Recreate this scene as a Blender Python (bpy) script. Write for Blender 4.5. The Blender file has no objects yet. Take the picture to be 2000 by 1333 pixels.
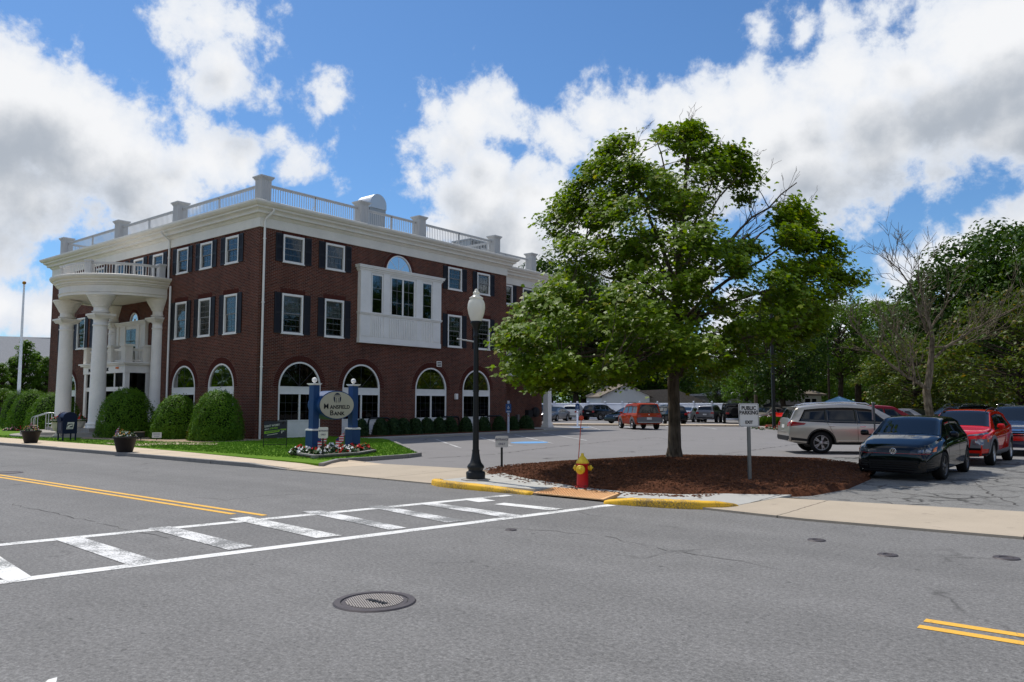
import bpy, bmesh, math, random
import numpy as np
from mathutils import Vector, Matrix
from mathutils.bvhtree import BVHTree
from math import sin, cos, pi, radians, sqrt, atan2

random.seed(7)
RNG = np.random.default_rng(11)
scene = bpy.context.scene
C = scene.collection

# ------------------------------------------------------------------ camera
# World axes: X runs along the street (to the right), Y away across it, Z up.
YAW = radians(38.9)
FPX = 1532.0
PITCH = math.atan((790 - 666.5) / FPX)
EYE = 1.7
cam = bpy.data.cameras.new('camera')
cam.sensor_width = 36.0
cam.lens = FPX / 2000 * 36
cam.clip_start = 0.1
cam.clip_end = 4000
camo = bpy.data.objects.new('camera', cam)
C.objects.link(camo)
camo.location = (0, 0, EYE)
camo.rotation_euler = (pi / 2 + PITCH, 0, YAW)
scene.camera = camo

_r = np.array([cos(YAW), sin(YAW), 0]); _fh = np.array([-sin(YAW), cos(YAW), 0])
_f = _fh * cos(PITCH) + np.array([0, 0, 1]) * sin(PITCH)
_u = -_fh * sin(PITCH) + np.array([0, 0, 1]) * cos(PITCH)
def ray(px, py): return _f + _r * (px - 1000) / FPX + _u * (666.5 - py) / FPX
def at(px, py, h=0.0):
    """survey: where the sight line through a photo pixel meets height h"""
    d = ray(px, py); t = (h - EYE) / d[2]
    return (d[0] * t, d[1] * t)
def dp(px, depth):
    """survey: ground point seen in column px at a distance"""
    v = _fh * depth + _r * (px - 1000) / FPX * depth
    return (v[0], v[1])
def aty(px, Y):
    v = _fh + _r * (px - 1000) / FPX
    return (v[0] * Y / v[1], Y)

# ------------------------------------------------------------------ light
SUN_EL = radians(60)
SUN_DIR = Vector((-0.98 * cos(SUN_EL), 0.2 * cos(SUN_EL), sin(SUN_EL)))
sun = bpy.data.lights.new('sun', 'SUN')
sun.energy = 4.0
sun.angle = radians(0.53)
sun.color = (1.0, 0.95, 0.87)
suno = bpy.data.objects.new('sun', sun)
C.objects.link(suno)
suno.rotation_euler = (-SUN_DIR).to_track_quat('-Z', 'Y').to_euler()
suno.location = (-30, 6, 60)

scene.view_settings.view_transform = 'Standard'
scene.view_settings.look = 'None'
scene.view_settings.exposure = 0.0
scene.view_settings.gamma = 1.0
scene.render.engine = 'CYCLES'
scene.cycles.max_bounces = 6
scene.cycles.diffuse_bounces = 3
scene.cycles.glossy_bounces = 3
scene.cycles.transmission_bounces = 4
scene.cycles.transparent_max_bounces = 8

# ------------------------------------------------------------------ node helpers
class NT:
    def __init__(s, tree): s.t = tree; s.n = tree.nodes; s.l = tree.links
    def new(s, kind, **kw):
        n = s.n.new(kind)
        for k, v in kw.items(): setattr(n, k, v)
        return n
    def link(s, a, b): s.l.new(a, b)
    def val(s, sock, v):
        if hasattr(v, 'is_output'): s.l.new(v, sock)
        else: sock.default_value = v
    def math(s, op, a, b=0.0, c=0.0, clamp=False):
        n = s.n.new('ShaderNodeMath'); n.operation = op; n.use_clamp = clamp
        s.val(n.inputs[0], a); s.val(n.inputs[1], b); s.val(n.inputs[2], c)
        return n.outputs[0]
    def vmath(s, op, a, b=(0, 0, 0), sc=None):
        n = s.n.new('ShaderNodeVectorMath'); n.operation = op
        s.val(n.inputs[0], a); s.val(n.inputs[1], b)
        if sc is not None: s.val(n.inputs['Scale'], sc)
        return n.outputs['Value'] if op in ('DOT_PRODUCT', 'LENGTH', 'DISTANCE') else n.outputs[0]
    def mix(s, f, a, b, blend='MIX'):
        n = s.n.new('ShaderNodeMix'); n.data_type = 'RGBA'; n.blend_type = blend
        s.val(n.inputs[0], f); s.val(n.inputs[6], c4(a)); s.val(n.inputs[7], c4(b))
        return n.outputs[2]
    def noise(s, vec, scale, detail=3.0, rough=0.55, dist=0.0):
        n = s.n.new('ShaderNodeTexNoise')
        if vec is not None: s.l.new(vec, n.inputs['Vector'])
        n.inputs['Scale'].default_value = scale; n.inputs['Detail'].default_value = detail
        n.inputs['Roughness'].default_value = rough; n.inputs['Distortion'].default_value = dist
        return n.outputs[0]
    def ramp(s, f, lo, hi, smooth=True):
        n = s.n.new('ShaderNodeMapRange'); n.interpolation_type = 'SMOOTHSTEP' if smooth else 'LINEAR'
        s.val(n.inputs[0], f); n.inputs[1].default_value = lo; n.inputs[2].default_value = hi
        return n.outputs[0]
def c4(v):
    if hasattr(v, 'is_output'): return v
    return (v[0], v[1], v[2], 1.0)

# ------------------------------------------------------------------ sky: Nishita air plus cumulus
world = bpy.data.worlds.new('World')
scene.world = world
world.use_nodes = True
W = NT(world.node_tree)
W.n.clear()
wo = W.new('ShaderNodeOutputWorld')
sky = W.new('ShaderNodeTexSky')
sky.sky_type = 'NISHITA'
sky.sun_disc = False
sky.sun_elevation = SUN_EL
sky.sun_rotation = atan2(SUN_DIR.x, SUN_DIR.y)
sky.altitude = 0
sky.air_density = 1.0
sky.dust_density = 0.4
sky.ozone_density = 3.0
# (photo column, photo row, angular radius in photo pixels): the clouds that stood over the street that day
BLOBS = [(-40, 150, 90), (-60, 250, 190), (60, 240, 170), (150, 290, 165), (250, 335, 130), (50, 355, 115), (190, 370, 75),
         (330, 350, 105), (410, 318, 95), (440, 330, 60), (60, 400, 45), (260, 200, 45), (310, 225, 58), (375, 250, 55),
         (15, 520, 62), (150, 540, 48), (245, 440, 42), (90, 610, 60), (-60, 600, 90),
         (400, 45, 85), (470, 60, 75), (440, 140, 90), (400, 180, 55), (500, 200, 60), (545, 262, 48), (590, 310, 52), (632, 335, 38),
         (612, 238, 26), (648, 212, 34), (680, 250, 30), (655, 280, 24), (625, 215, 22), (560, 30, 25),
         (850, 215, 75), (910, 225, 95), (975, 240, 60), (880, 290, 100), (810, 335, 60), (930, 370, 120), (1050, 390, 100), (1000, 480, 130),
         (890, 450, 80), (1120, 460, 130), (1190, 560, 150), (1300, 500, 120),
         (1110, 280, 65), (1160, 225, 75), (1220, 225, 78), (1200, 300, 95), (1260, 290, 80), (1330, 245, 95), (1400, 205, 90),
         (1480, 190, 95), (1560, 160, 90), (1650, 150, 105), (1760, 130, 110), (1860, 80, 110), (1960, 60, 130), (2060, 140, 190),
         (1400, 320, 130), (1550, 300, 150), (1700, 280, 140), (1850, 240, 140), (1950, 220, 130), (1480, 370, 70), (1600, 370, 60),
         (1490, 50, 48), (1560, 75, 45), (1640, 45, 50), (1720, 15, 45), (1990, 470, 105), (1930, 480, 75), (1870, 510, 75), (1800, 560, 85),
         (1720, 590, 55), (1960, 580, 140), (1680, 600, 50), (1450, 650, 90), (1600, 660, 80)]
geo = W.new('ShaderNodeTexCoord')
dirv = W.vmath('NORMALIZE', geo.outputs['Generated'])
front = Vector(tuple(ray(1000, 400))).normalized()
def cloud_base(vec, warp):
    wob = W.new('ShaderNodeTexNoise'); W.link(vec, wob.inputs['Vector'])
    wob.inputs['Scale'].default_value = 7.0; wob.inputs['Detail'].default_value = 6.0; wob.inputs['Roughness'].default_value = 0.6
    off = W.vmath('SCALE', W.vmath('SUBTRACT', wob.outputs['Color'], (0.5, 0.5, 0.5)), sc=warp)
    v2 = W.vmath('NORMALIZE', W.vmath('ADD', vec, off))
    acc = None
    for (x, y, r) in BLOBS:
        d = Vector(tuple(ray(x, y))).normalized()
        rad = r / FPX * 1.0
        dist = W.vmath('DISTANCE', v2, tuple(d))
        m = W.math('MULTIPLY_ADD', dist, -2.4, 2.4 * rad * 0.96)
        m = W.math('MINIMUM', m, 0.16)
        acc = m if acc is None else W.math('SMOOTH_MAX', acc, m, 0.03)
    # rest of the dome, unseen: scattered cumulus added for ambient light and reflections
    away = W.ramp(W.vmath('DOT_PRODUCT', vec, tuple(front)), 0.70, 0.5)
    wild = W.math('MULTIPLY_ADD', W.noise(vec, 3.1, 3.0, 0.5), 0.85, -0.41)
    wild = W.math('ADD', wild, W.math('MULTIPLY_ADD', away, 0.4, -0.4))
    return W.math('MAXIMUM', acc, wild)
def cloud_density(vec):
    fb = W.noise(vec, 13.0, 12.0, 0.62, 0.1)
    return W.math('ADD', cloud_base(vec, 0.055), W.math('MULTIPLY_ADD', fb, 0.40, -0.20))
dens = cloud_density(dirv)
up = W.vmath('NORMALIZE', W.vmath('ADD', dirv, (-0.02, 0.0, 0.075)))
alpha = W.ramp(dens, -0.005, 0.06)
lump = W.noise(dirv, 8.0, 7.0, 0.58)
lump2 = W.noise(up, 8.0, 7.0, 0.58)
# cloud above a point shades it; bulges facing the sun stay bright
shade = W.ramp(W.math('ADD', cloud_base(up, 0.05), W.math('MULTIPLY_ADD', W.math('SUBTRACT', lump2, lump), 0.32, W.math('MULTIPLY_ADD', lump, 0.16, -0.08))), 0.03, 0.20)
edge = W.ramp(dens, 0.0, 0.14)
bright = W.mix(shade, (0.92, 0.93, 0.95), (0.44, 0.485, 0.55))
bright = W.mix(edge, (0.74, 0.80, 0.90), bright)
bsky = W.new('ShaderNodeBackground'); W.link(W.mix(1.0, sky.outputs[0], (0.68, 0.97, 1.22), 'MULTIPLY'), bsky.inputs[0]); bsky.inputs[1].default_value = 0.099
bcl = W.new('ShaderNodeBackground'); W.link(bright, bcl.inputs[0]); bcl.inputs[1].default_value = 1.0
mixs = W.new('ShaderNodeMixShader')
W.link(alpha, mixs.inputs[0]); W.link(bsky.outputs[0], mixs.inputs[1]); W.link(bcl.outputs[0], mixs.inputs[2])
W.link(mixs.outputs[0], wo.inputs[0])
world.cycles.sampling_method = 'MANUAL'
world.cycles.sample_map_resolution = 512

# ------------------------------------------------------------------ materials
MATS = {}
def material(name):
    m = bpy.data.materials.new(name); m.use_nodes = True
    t = NT(m.node_tree); p = t.n['Principled BSDF']
    MATS[name] = m
    return m, t, p
def mat(name, col, rough=0.6, spec=0.4, metal=0.0, var=0.12, vscale=3.0, bump=0.0, bscale=40.0, coat=0.0, fine=0.0, fscale=60.0):
    m, t, p = material(name)
    pos = t.new('ShaderNodeNewGeometry').outputs['Position']
    n = t.noise(pos, vscale, 4.0)
    k = t.math('MULTIPLY_ADD', n, var * 2, 1 - var)
    if fine: k = t.math('MULTIPLY', k, t.math('MULTIPLY_ADD', t.noise(pos, fscale, 2.0), fine * 2, 1 - fine))
    colr = t.mix(1.0, col, k, 'MULTIPLY')
    t.link(colr, p.inputs['Base Color'])
    t.val(p.inputs['Roughness'], t.math('MULTIPLY_ADD', n, 0.2, rough - 0.1, clamp=True))
    p.inputs['Specular IOR Level'].default_value = spec
    p.inputs['Metallic'].default_value = metal
    p.inputs['Coat Weight'].default_value = coat
    p.inputs['Coat Roughness'].default_value = 0.04
    if bump:
        b = t.new('ShaderNodeBump'); b.inputs['Strength'].default_value = bump; b.inputs['Distance'].default_value = 0.01
        t.link(t.noise(pos, bscale, 4.0), b.inputs['Height']); t.link(b.outputs[0], p.inputs['Normal'])
    return m

def asphalt(name, base, speck, crack=0.0, crackscale=0.35, tint=(1, 1, 1), patch=0.16):
    m, t, p = material(name)
    pos = t.new('ShaderNodeNewGeometry').outputs['Position']
    n1 = t.noise(pos, 0.35, 4.0, 0.55); n2 = t.noise(pos, 58.0, 2.0, 0.7); n3 = t.noise(pos, 2.2, 5.0, 0.65); n4 = t.noise(pos, 24.0, 3.0, 0.7)
    # long tyre-worn bands along the street
    mp = t.new('ShaderNodeMapping'); t.link(pos, mp.inputs[0]); mp.inputs['Scale'].default_value = (0.03, 0.9, 1)
    n5 = t.noise(mp.outputs[0], 1.0, 3.0)
    k = t.math('MULTIPLY_ADD', n1, patch, 1 - patch / 2)
    k = t.math('MULTIPLY', k, t.math('MULTIPLY_ADD', n3, patch * 1.6, 1 - patch * 0.8))
    k = t.math('MULTIPLY', k, t.math('MULTIPLY_ADD', n5, patch * 1.5, 1 - patch * .75))
    k = t.math('MULTIPLY', k, t.math('MULTIPLY_ADD', n2, speck * 2, 1 - speck))
    k = t.math('MULTIPLY', k, t.math('MULTIPLY_ADD', n4, speck * 2.4, 1 - speck * 1.2))
    col = t.mix(1.0, tuple(base * c for c in tint), k, 'MULTIPLY')
    blot = t.ramp(t.noise(pos, 1.1, 5.0, 0.6), 0.56, 0.74)
    col = t.mix(t.math('MULTIPLY', blot, 0.22), col, (0.06, 0.058, 0.056))
    drip = t.ramp(t.noise(pos, 7.0, 2.0, 0.5), 0.70, 0.76)
    col = t.mix(t.math('MULTIPLY', drip, 0.5), col, (0.05, 0.048, 0.046))
    if crack:
        nz = t.new('ShaderNodeTexNoise'); t.link(pos, nz.inputs[0]); nz.inputs['Scale'].default_value = 1.3; nz.inputs['Detail'].default_value = 5
        wp = t.vmath('ADD', pos, t.vmath('SCALE', t.vmath('SUBTRACT', nz.outputs['Color'], (.5, .5, .5)), sc=1.2))
        v = t.new('ShaderNodeTexVoronoi'); v.feature = 'DISTANCE_TO_EDGE'; t.link(wp, v.inputs['Vector']); v.inputs['Scale'].default_value = crackscale
        line = t.math('SUBTRACT', 1.0, t.ramp(v.outputs[0], 0.0, 0.022 * crackscale / 0.35))
        gate = t.ramp(t.noise(pos, 0.5, 2.0), 0.45, 0.6)
        col = t.mix(t.math('MULTIPLY', t.math('MULTIPLY', line, gate), crack), col, (0.03, 0.028, 0.026))
    t.link(col, p.inputs['Base Color'])
    p.inputs['Roughness'].default_value = 0.85
    p.inputs['Specular IOR Level'].default_value = 0.25
    b = t.new('ShaderNodeBump'); b.inputs['Strength'].default_value = 0.6; b.inputs['Distance'].default_value = 0.006
    t.link(n2, b.inputs['Height']); t.link(b.outputs[0], p.inputs['Normal'])
    return m
asphalt('road_asphalt', 0.168, 0.72, 0.45, 0.16, (1.03, 1.0, 0.965), 0.26)
asphalt('lot_asphalt', 0.20, 0.20, 0.75, 0.10, (1.03, 0.98, 0.96), 0.10)
asphalt('old_asphalt', 0.19, 0.55, 0.95, 1.5, (1.02, 1.0, 0.95), 0.32)
def paint(name, col, under, worn):
    m, t, p = material(name)
    pos = t.new('ShaderNodeNewGeometry').outputs['Position']
    a = t.noise(pos, 1.3, 4.0, 0.6); b = t.noise(pos, 42.0, 3.0, 0.7)
    w = t.ramp(t.math('ADD', t.math('MULTIPLY', a, 0.62), t.math('MULTIPLY', b, 0.5)), worn, worn + 0.12)
    nz = t.new('ShaderNodeTexNoise'); t.link(pos, nz.inputs[0]); nz.inputs['Scale'].default_value = 3.0; nz.inputs['Detail'].default_value = 3
    wp = t.vmath('ADD', pos, t.vmath('SCALE', nz.outputs['Color'], sc=0.35))
    v = t.new('ShaderNodeTexVoronoi'); v.feature = 'DISTANCE_TO_EDGE'; t.link(wp, v.inputs['Vector']); v.inputs['Scale'].default_value = 2.6
    crack = t.math('MULTIPLY', t.math('SUBTRACT', 1.0, t.ramp(v.outputs[0], 0.0, 0.03)), t.ramp(a, 0.42, 0.56))
    c = t.mix(t.math('MULTIPLY', crack, 0.8), t.mix(1.0, col, t.math('MULTIPLY_ADD', t.noise(pos, 60.0, 2.0), 0.25, 0.87), 'MULTIPLY'), under)
    t.link(t.mix(w, c, under), p.inputs['Base Color'])
    p.inputs['Roughness'].default_value = 0.7; p.inputs['Specular IOR Level'].default_value = 0.3
    return m
paint('white_road_paint', (0.74, 0.73, 0.70), (0.22, 0.22, 0.21), 0.555)
paint('white_worn_paint', (0.72, 0.71, 0.69), (0.19, 0.19, 0.185), 0.50)
paint('yellow_road_paint', (0.78, 0.43, 0.06), (0.4, 0.25, 0.08), 0.70)
paint('faded_stall_paint', (0.52, 0.52, 0.51), (0.21, 0.20, 0.20), 0.54)
paint('blue_road_paint', (0.12, 0.33, 0.62), (0.2, 0.2, 0.2), 0.62)
paint('yellow_kerb_paint', (0.80, 0.46, 0.03), (0.26, 0.17, 0.06), 0.52)
def concrete(name, col, joint=None):
    m, t, p = material(name)
    pos = t.new('ShaderNodeNewGeometry').outputs['Position']
    k = t.math('MULTIPLY_ADD', t.noise(pos, 0.8, 5.0, 0.6), 0.36, 0.82)
    k = t.math('MULTIPLY', k, t.math('MULTIPLY_ADD', t.noise(pos, 55.0, 3.0, 0.7), 0.36, 0.82))
    col = t.mix(1.0, col, k, 'MULTIPLY')
    st = t.ramp(t.noise(pos, 3.1, 5.0, 0.7), 0.60, 0.78)
    col = t.mix(t.math('MULTIPLY', st, 0.5), col, (0.12, 0.105, 0.09))
    if joint:
        sp = t.new('ShaderNodeSeparateXYZ'); t.link(pos, sp.inputs[0])
        wob = t.math('MULTIPLY_ADD', t.noise(pos, 4.0, 3.0), 0.06, -0.03)
        f = t.math('FRACT', t.math('MULTIPLY', t.math('ADD', t.math('ADD', sp.outputs[0], wob), joint[1]), 1.0 / joint[0]))
        d = t.math('ABSOLUTE', t.math('SUBTRACT', f, 0.5))
        line = t.ramp(d, 0.5 - 0.018 / joint[0], 0.5 - 0.007 / joint[0])
        col = t.mix(t.math('MULTIPLY', line, 0.75), col, (0.05, 0.045, 0.035))
    t.link(col, p.inputs['Base Color'])
    p.inputs['Roughness'].default_value = 0.9; p.inputs['Specular IOR Level'].default_value = 0.2
    b = t.new('ShaderNodeBump'); b.inputs['Strength'].default_value = 0.4; b.inputs['Distance'].default_value = 0.005
    t.link(t.noise(pos, 70.0, 3.0), b.inputs['Height']); t.link(b.outputs[0], p.inputs['Normal'])
    return m
concrete('tan_concrete', (0.56, 0.455, 0.335), (1.9, 0.4))
concrete('grey_concrete', (0.44, 0.43, 0.40), (1.7, 0.2))
concrete('apron_concrete', (0.43, 0.362, 0.28), (3.1, 1.3))
concrete('plain_concrete', (0.36, 0.33, 0.29))
mat('granite', (0.22, 0.21, 0.20), 0.8, 0.3, var=0.3, vscale=6, bump=0.7, bscale=25, fine=0.3, fscale=90)
mat('step_granite', (0.30, 0.28, 0.25), 0.8, 0.3, var=0.2, vscale=3, bump=0.3, fine=0.25, fscale=70)
mat('tactile_paving', (0.72, 0.42, 0.20), 0.7, 0.3, var=0.12)
def patchy(name, a, b, scale, rough=0.95, bump=0.8, bscale=30):
    m, t, p = material(name)
    pos = t.new('ShaderNodeNewGeometry').outputs['Position']
    n = t.noise(pos, scale, 6.0, 0.7); n2 = t.noise(pos, scale * 14, 3.0, 0.7)
    f = t.ramp(t.math('ADD', t.math('MULTIPLY', n, 0.5), t.math('MULTIPLY', n2, 0.5)), 0.36, 0.64)
    t.link(t.mix(f, a, b), p.inputs['Base Color'])
    p.inputs['Roughness'].default_value = rough; p.inputs['Specular IOR Level'].default_value = 0.15
    bb = t.new('ShaderNodeBump'); bb.inputs['Strength'].default_value = bump; bb.inputs['Distance'].default_value = 0.02
    t.link(n2, bb.inputs['Height']); t.link(bb.outputs[0], p.inputs['Normal'])
    return m
patchy('ground_earth', (0.06, 0.08, 0.03), (0.10, 0.11, 0.05), 0.6)
patchy('lawn_soil', (0.07, 0.155, 0.006), (0.12, 0.22, 0.010), 0.9)
patchy('mulch', (0.036, 0.012, 0.005), (0.14, 0.050, 0.022), 4.0, bump=1.0)
patchy('mulch_chips', (0.055, 0.018, 0.008), (0.24, 0.105, 0.055), 30.0)
patchy('pea_gravel', (0.25, 0.18, 0.12), (0.48, 0.38, 0.28), 9.0)
mat('grass_blade', (0.11, 0.24, 0.008), 0.6, 0.25, var=0.35, vscale=1.2)

def brick(name, base=(0.115, 0.030, 0.016), base2=(0.052, 0.016, 0.011), mortar=(0.25, 0.20, 0.165)):
    m, t, p = material(name)
    g = t.new('ShaderNodeNewGeometry')
    sp = t.new('ShaderNodeSeparateXYZ'); t.link(g.outputs['Position'], sp.inputs[0])
    sn = t.new('ShaderNodeSeparateXYZ'); t.link(g.outputs['True Normal'], sn.inputs[0])
    isx = t.math('GREATER_THAN', t.math('ABSOLUTE', sn.outputs[0]), 0.6)
    u = t.math('ADD', t.math('MULTIPLY', isx, sp.outputs[1]), t.math('MULTIPLY', t.math('SUBTRACT', 1.0, isx), sp.outputs[0]))
    cv = t.new('ShaderNodeCombineXYZ'); t.link(u, cv.inputs[0]); t.link(sp.outputs[2], cv.inputs[1])
    b = t.new('ShaderNodeTexBrick'); t.link(cv.outputs[0], b.inputs['Vector'])
    b.inputs['Scale'].default_value = 1.0; b.inputs['Brick Width'].default_value = 0.215; b.inputs['Row Height'].default_value = 0.072
    b.inputs['Mortar Size'].default_value = 0.0056; b.inputs['Mortar Smooth'].default_value = 0.2; b.inputs['Bias'].default_value = -0.15
    b.inputs['Color1'].default_value = c4(base); b.inputs['Color2'].default_value = c4(base2); b.inputs['Mortar'].default_value = c4(mortar)
    n = t.noise(g.outputs['Position'], 0.7, 5.0, 0.6)
    n2 = t.noise(g.outputs['Position'], 9.0, 3.0)
    mp = t.new('ShaderNodeMapping'); t.link(g.outputs['Position'], mp.inputs[0]); mp.inputs['Scale'].default_value = (2.2, 2.2, 0.16)
    n3 = t.noise(mp.outputs[0], 1.0, 4.0, 0.6)      # rain streaks
    k = t.math('MULTIPLY', t.math('MULTIPLY_ADD', n, 0.8, 0.6), t.math('MULTIPLY', t.math('MULTIPLY_ADD', n2, 0.5, 0.75), t.math('MULTIPLY_ADD', n3, 0.6, 0.7)))
    t.link(t.mix(1.0, b.outputs[0], k, 'MULTIPLY'), p.inputs['Base Color'])
    p.inputs['Roughness'].default_value = 0.88; p.inputs['Specular IOR Level'].default_value = 0.2
    bb = t.new('ShaderNodeBump'); bb.inputs['Strength'].default_value = 0.5; bb.inputs['Distance'].default_value = 0.008; bb.invert = True
    t.link(b.outputs['Fac'], bb.inputs['Height']); t.link(bb.outputs[0], p.inputs['Normal'])
    return m
brick('red_brick')
brick('chimney_brick', (0.16, 0.11, 0.095), (0.09, 0.07, 0.065), (0.25, 0.23, 0.2))
mat('arch_brick', (0.075, 0.018, 0.012), 0.9, 0.2, var=0.4, vscale=14)
mat('mortar', (0.23, 0.18, 0.155), 0.95, 0.1)
mat('white_trim', (0.80, 0.78, 0.74), 0.55, 0.35, var=0.13, vscale=1.4, fine=0.08, fscale=16)
mat('cream_trim', (0.76, 0.72, 0.64), 0.55, 0.35, var=0.14, vscale=1.6, fine=0.08, fscale=16)
mat('grey_rail_paint', (0.58, 0.57, 0.55), 0.6, 0.35, var=0.06)
mat('shutter_black', (0.014, 0.014, 0.018), 0.5, 0.3)
mat('roof_membrane', (0.35, 0.35, 0.34), 0.9, 0.2)
mat('blind', (0.78, 0.78, 0.76), 0.8, 0.2, var=0.05)
mat('unlit_room_shade', (0.018, 0.017, 0.016), 0.9, 0.1)  # near-black backing: the unlit room's shade is put into its colour
mat('muntin', (0.20, 0.20, 0.20), 0.6, 0.3)
mat('dark_muntin', (0.035, 0.035, 0.04), 0.6, 0.3)
mat('aluminium', (0.55, 0.56, 0.57), 0.45, 0.5, metal=1.0, var=0.05)
mat('dull_metal', (0.35, 0.36, 0.36), 0.5, 0.5, metal=0.6, var=0.1)
mat('black_iron', (0.008, 0.009, 0.009), 0.45, 0.3, var=0.2, vscale=8)
mat('sign_green_black', (0.012, 0.016, 0.013), 0.5, 0.4)
mat('post_steel', (0.16, 0.17, 0.17), 0.5, 0.5, metal=0.6, var=0.15)
mat('sign_blue', (0.010, 0.055, 0.17), 0.5, 0.4, var=0.08)
mat('sign_cream', (0.52, 0.49, 0.38), 0.6, 0.3, var=0.05)
mat('sign_white', (0.62, 0.62, 0.60), 0.5, 0.4, var=0.06)
mat('navy', (0.012, 0.018, 0.05), 0.5, 0.4)
mat('letter_black', (0.012, 0.012, 0.014), 0.6, 0.3)
mat('letter_grey', (0.20, 0.20, 0.24), 0.6, 0.3)
mat('lime', (0.22, 0.42, 0.03), 0.6, 0.3)
mat('banner_dark', (0.03, 0.03, 0.05), 0.6, 0.3)
mat('banner_purple', (0.05, 0.025, 0.09), 0.6, 0.3)
mat('mailbox_blue', (0.006, 0.012, 0.042), 0.5, 0.2, var=0.1)
mat('hydrant_red', (0.55, 0.010, 0.012), 0.45, 0.45, var=0.15, vscale=10)
mat('hydrant_yellow', (0.72, 0.50, 0.02), 0.45, 0.45, var=0.15, vscale=10)
mat('rod_red', (0.45, 0.06, 0.03), 0.6, 0.3)
mat('iron_cover', (0.075, 0.065, 0.068), 0.6, 0.45, var=0.3, vscale=12, metal=0.4)
mat('iron_bright', (0.34, 0.305, 0.27), 0.5, 0.5, var=0.15, vscale=10, metal=0.3)
mat('planter_black', (0.018, 0.014, 0.013), 0.6, 0.3, var=0.3)
mat('urn_stone', (0.55, 0.50, 0.42), 0.8, 0.2)
mat('flower_red', (0.55, 0.015, 0.012), 0.6, 0.2, var=0.3, vscale=20)
mat('flower_white', (0.78, 0.77, 0.74), 0.6, 0.2, var=0.1)
mat('flower_orange', (0.45, 0.22, 0.03), 0.6, 0.2, var=0.5, vscale=15)
mat('flower_pink', (0.6, 0.22, 0.3), 0.6, 0.2)
mat('flower_leaf', (0.03, 0.075, 0.012), 0.6, 0.3, var=0.4, vscale=12)
mat('fence_white', (0.80, 0.81, 0.83), 0.4, 0.4, var=0.04)
m_ = MATS['fence_white']; t_ = NT(m_.node_tree); tr_ = t_.new('ShaderNodeBsdfTranslucent'); tr_.inputs[0].default_value = (0.85, 0.88, 0.95, 1)   # thin vinyl lets some light through
mx_ = t_.new('ShaderNodeMixShader'); mx_.inputs[0].default_value = 0.75; t_.link(t_.n['Principled BSDF'].outputs[0], mx_.inputs[1]); t_.link(tr_.outputs[0], mx_.inputs[2]); t_.link(mx_.outputs[0], t_.n['Material Output'].inputs[0])
mat('siding_white', (0.62, 0.63, 0.62), 0.7, 0.3, var=0.06)
mat('siding_cream', (0.56, 0.58, 0.50), 0.7, 0.3, var=0.06)
mat('siding_grey', (0.36, 0.37, 0.38), 0.7, 0.3, var=0.08)
mat('shingle_brown', (0.20, 0.17, 0.14), 0.95, 0.1, var=0.3, vscale=5, fine=0.3, fscale=14)
mat('shingle_grey', (0.34, 0.34, 0.35), 0.95, 0.1, var=0.15, vscale=5, fine=0.25, fscale=9)
mat('pole_wood', (0.15, 0.12, 0.095), 0.9, 0.2, var=0.3, vscale=6)
mat('canopy_black', (0.02, 0.02, 0.022), 0.7, 0.2)
mat('umbrella_blue', (0.28, 0.52, 0.72), 0.7, 0.2, var=0.05)
mat('crack_dark', (0.085, 0.08, 0.076), 0.95, 0.1)
mat('wood_fence', (0.05, 0.045, 0.04), 0.9, 0.1, var=0.3)
def bark(name, a, b):
    m, t, p = material(name)
    pos = t.new('ShaderNodeNewGeometry').outputs['Position']
    mp = t.new('ShaderNodeMapping'); t.link(pos, mp.inputs[0]); mp.inputs['Scale'].default_value = (14, 14, 2.2)
    n = t.noise(mp.outputs[0], 1.0, 5.0, 0.65); n2 = t.noise(pos, 3.0, 4.0)
    t.link(t.mix(t.ramp(t.math('ADD', t.math('MULTIPLY', n, .6), t.math('MULTIPLY', n2, .4)), 0.36, 0.64), a, b), p.inputs['Base Color'])
    p.inputs['Roughness'].default_value = 0.95; p.inputs['Specular IOR Level'].default_value = 0.1
    bb = t.new('ShaderNodeBump'); bb.inputs['Strength'].default_value = 1.0; bb.inputs['Distance'].default_value = 0.03
    t.link(n, bb.inputs['Height']); t.link(bb.outputs[0], p.inputs['Normal'])
bark('maple_bark', (0.055, 0.042, 0.03), (0.15, 0.12, 0.09))
bark('pale_bark', (0.06, 0.046, 0.03), (0.23, 0.19, 0.135))
bark('dark_bark', (0.035, 0.028, 0.02), (0.09, 0.07, 0.05))
def leaf(name, a, b, c, gloss=0.42, trans=0.35):
    m, t, p = material(name)
    g = t.new('ShaderNodeNewGeometry')
    r = g.outputs['Random Per Island']
    big = t.noise(g.outputs['Position'], 0.55, 3.0)
    col = t.mix(t.math('MULTIPLY_ADD', big, 0.9, t.math('MULTIPLY_ADD', r, 0.5, -0.25), clamp=True), a, b)
    col = t.mix(t.ramp(r, 0.90, 1.0), col, c)
    t.link(col, p.inputs['Base Color'])
    p.inputs['Roughness'].default_value = gloss; p.inputs['Specular IOR Level'].default_value = 0.32 if gloss < .4 else 0.22
    tr = t.new('ShaderNodeBsdfTranslucent')
    t.link(t.mix(1.0, col, (1.5, 1.5, 0.45), 'MULTIPLY'), tr.inputs[0])
    mx = t.new('ShaderNodeMixShader'); mx.inputs[0].default_value = trans
    t.link(p.outputs[0], mx.inputs[1]); t.link(tr.outputs[0], mx.inputs[2])
    t.link(mx.outputs[0], t.n['Material Output'].inputs[0])
    return m
leaf('maple_leaf', (0.075, 0.14, 0.004), (0.185, 0.275, 0.007), (0.24, 0.23, 0.02), 0.48, 0.38)
leaf('dark_leaf', (0.022, 0.058, 0.005), (0.062, 0.12, 0.008), (0.06, 0.09, 0.012), 0.5, 0.25)
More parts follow.
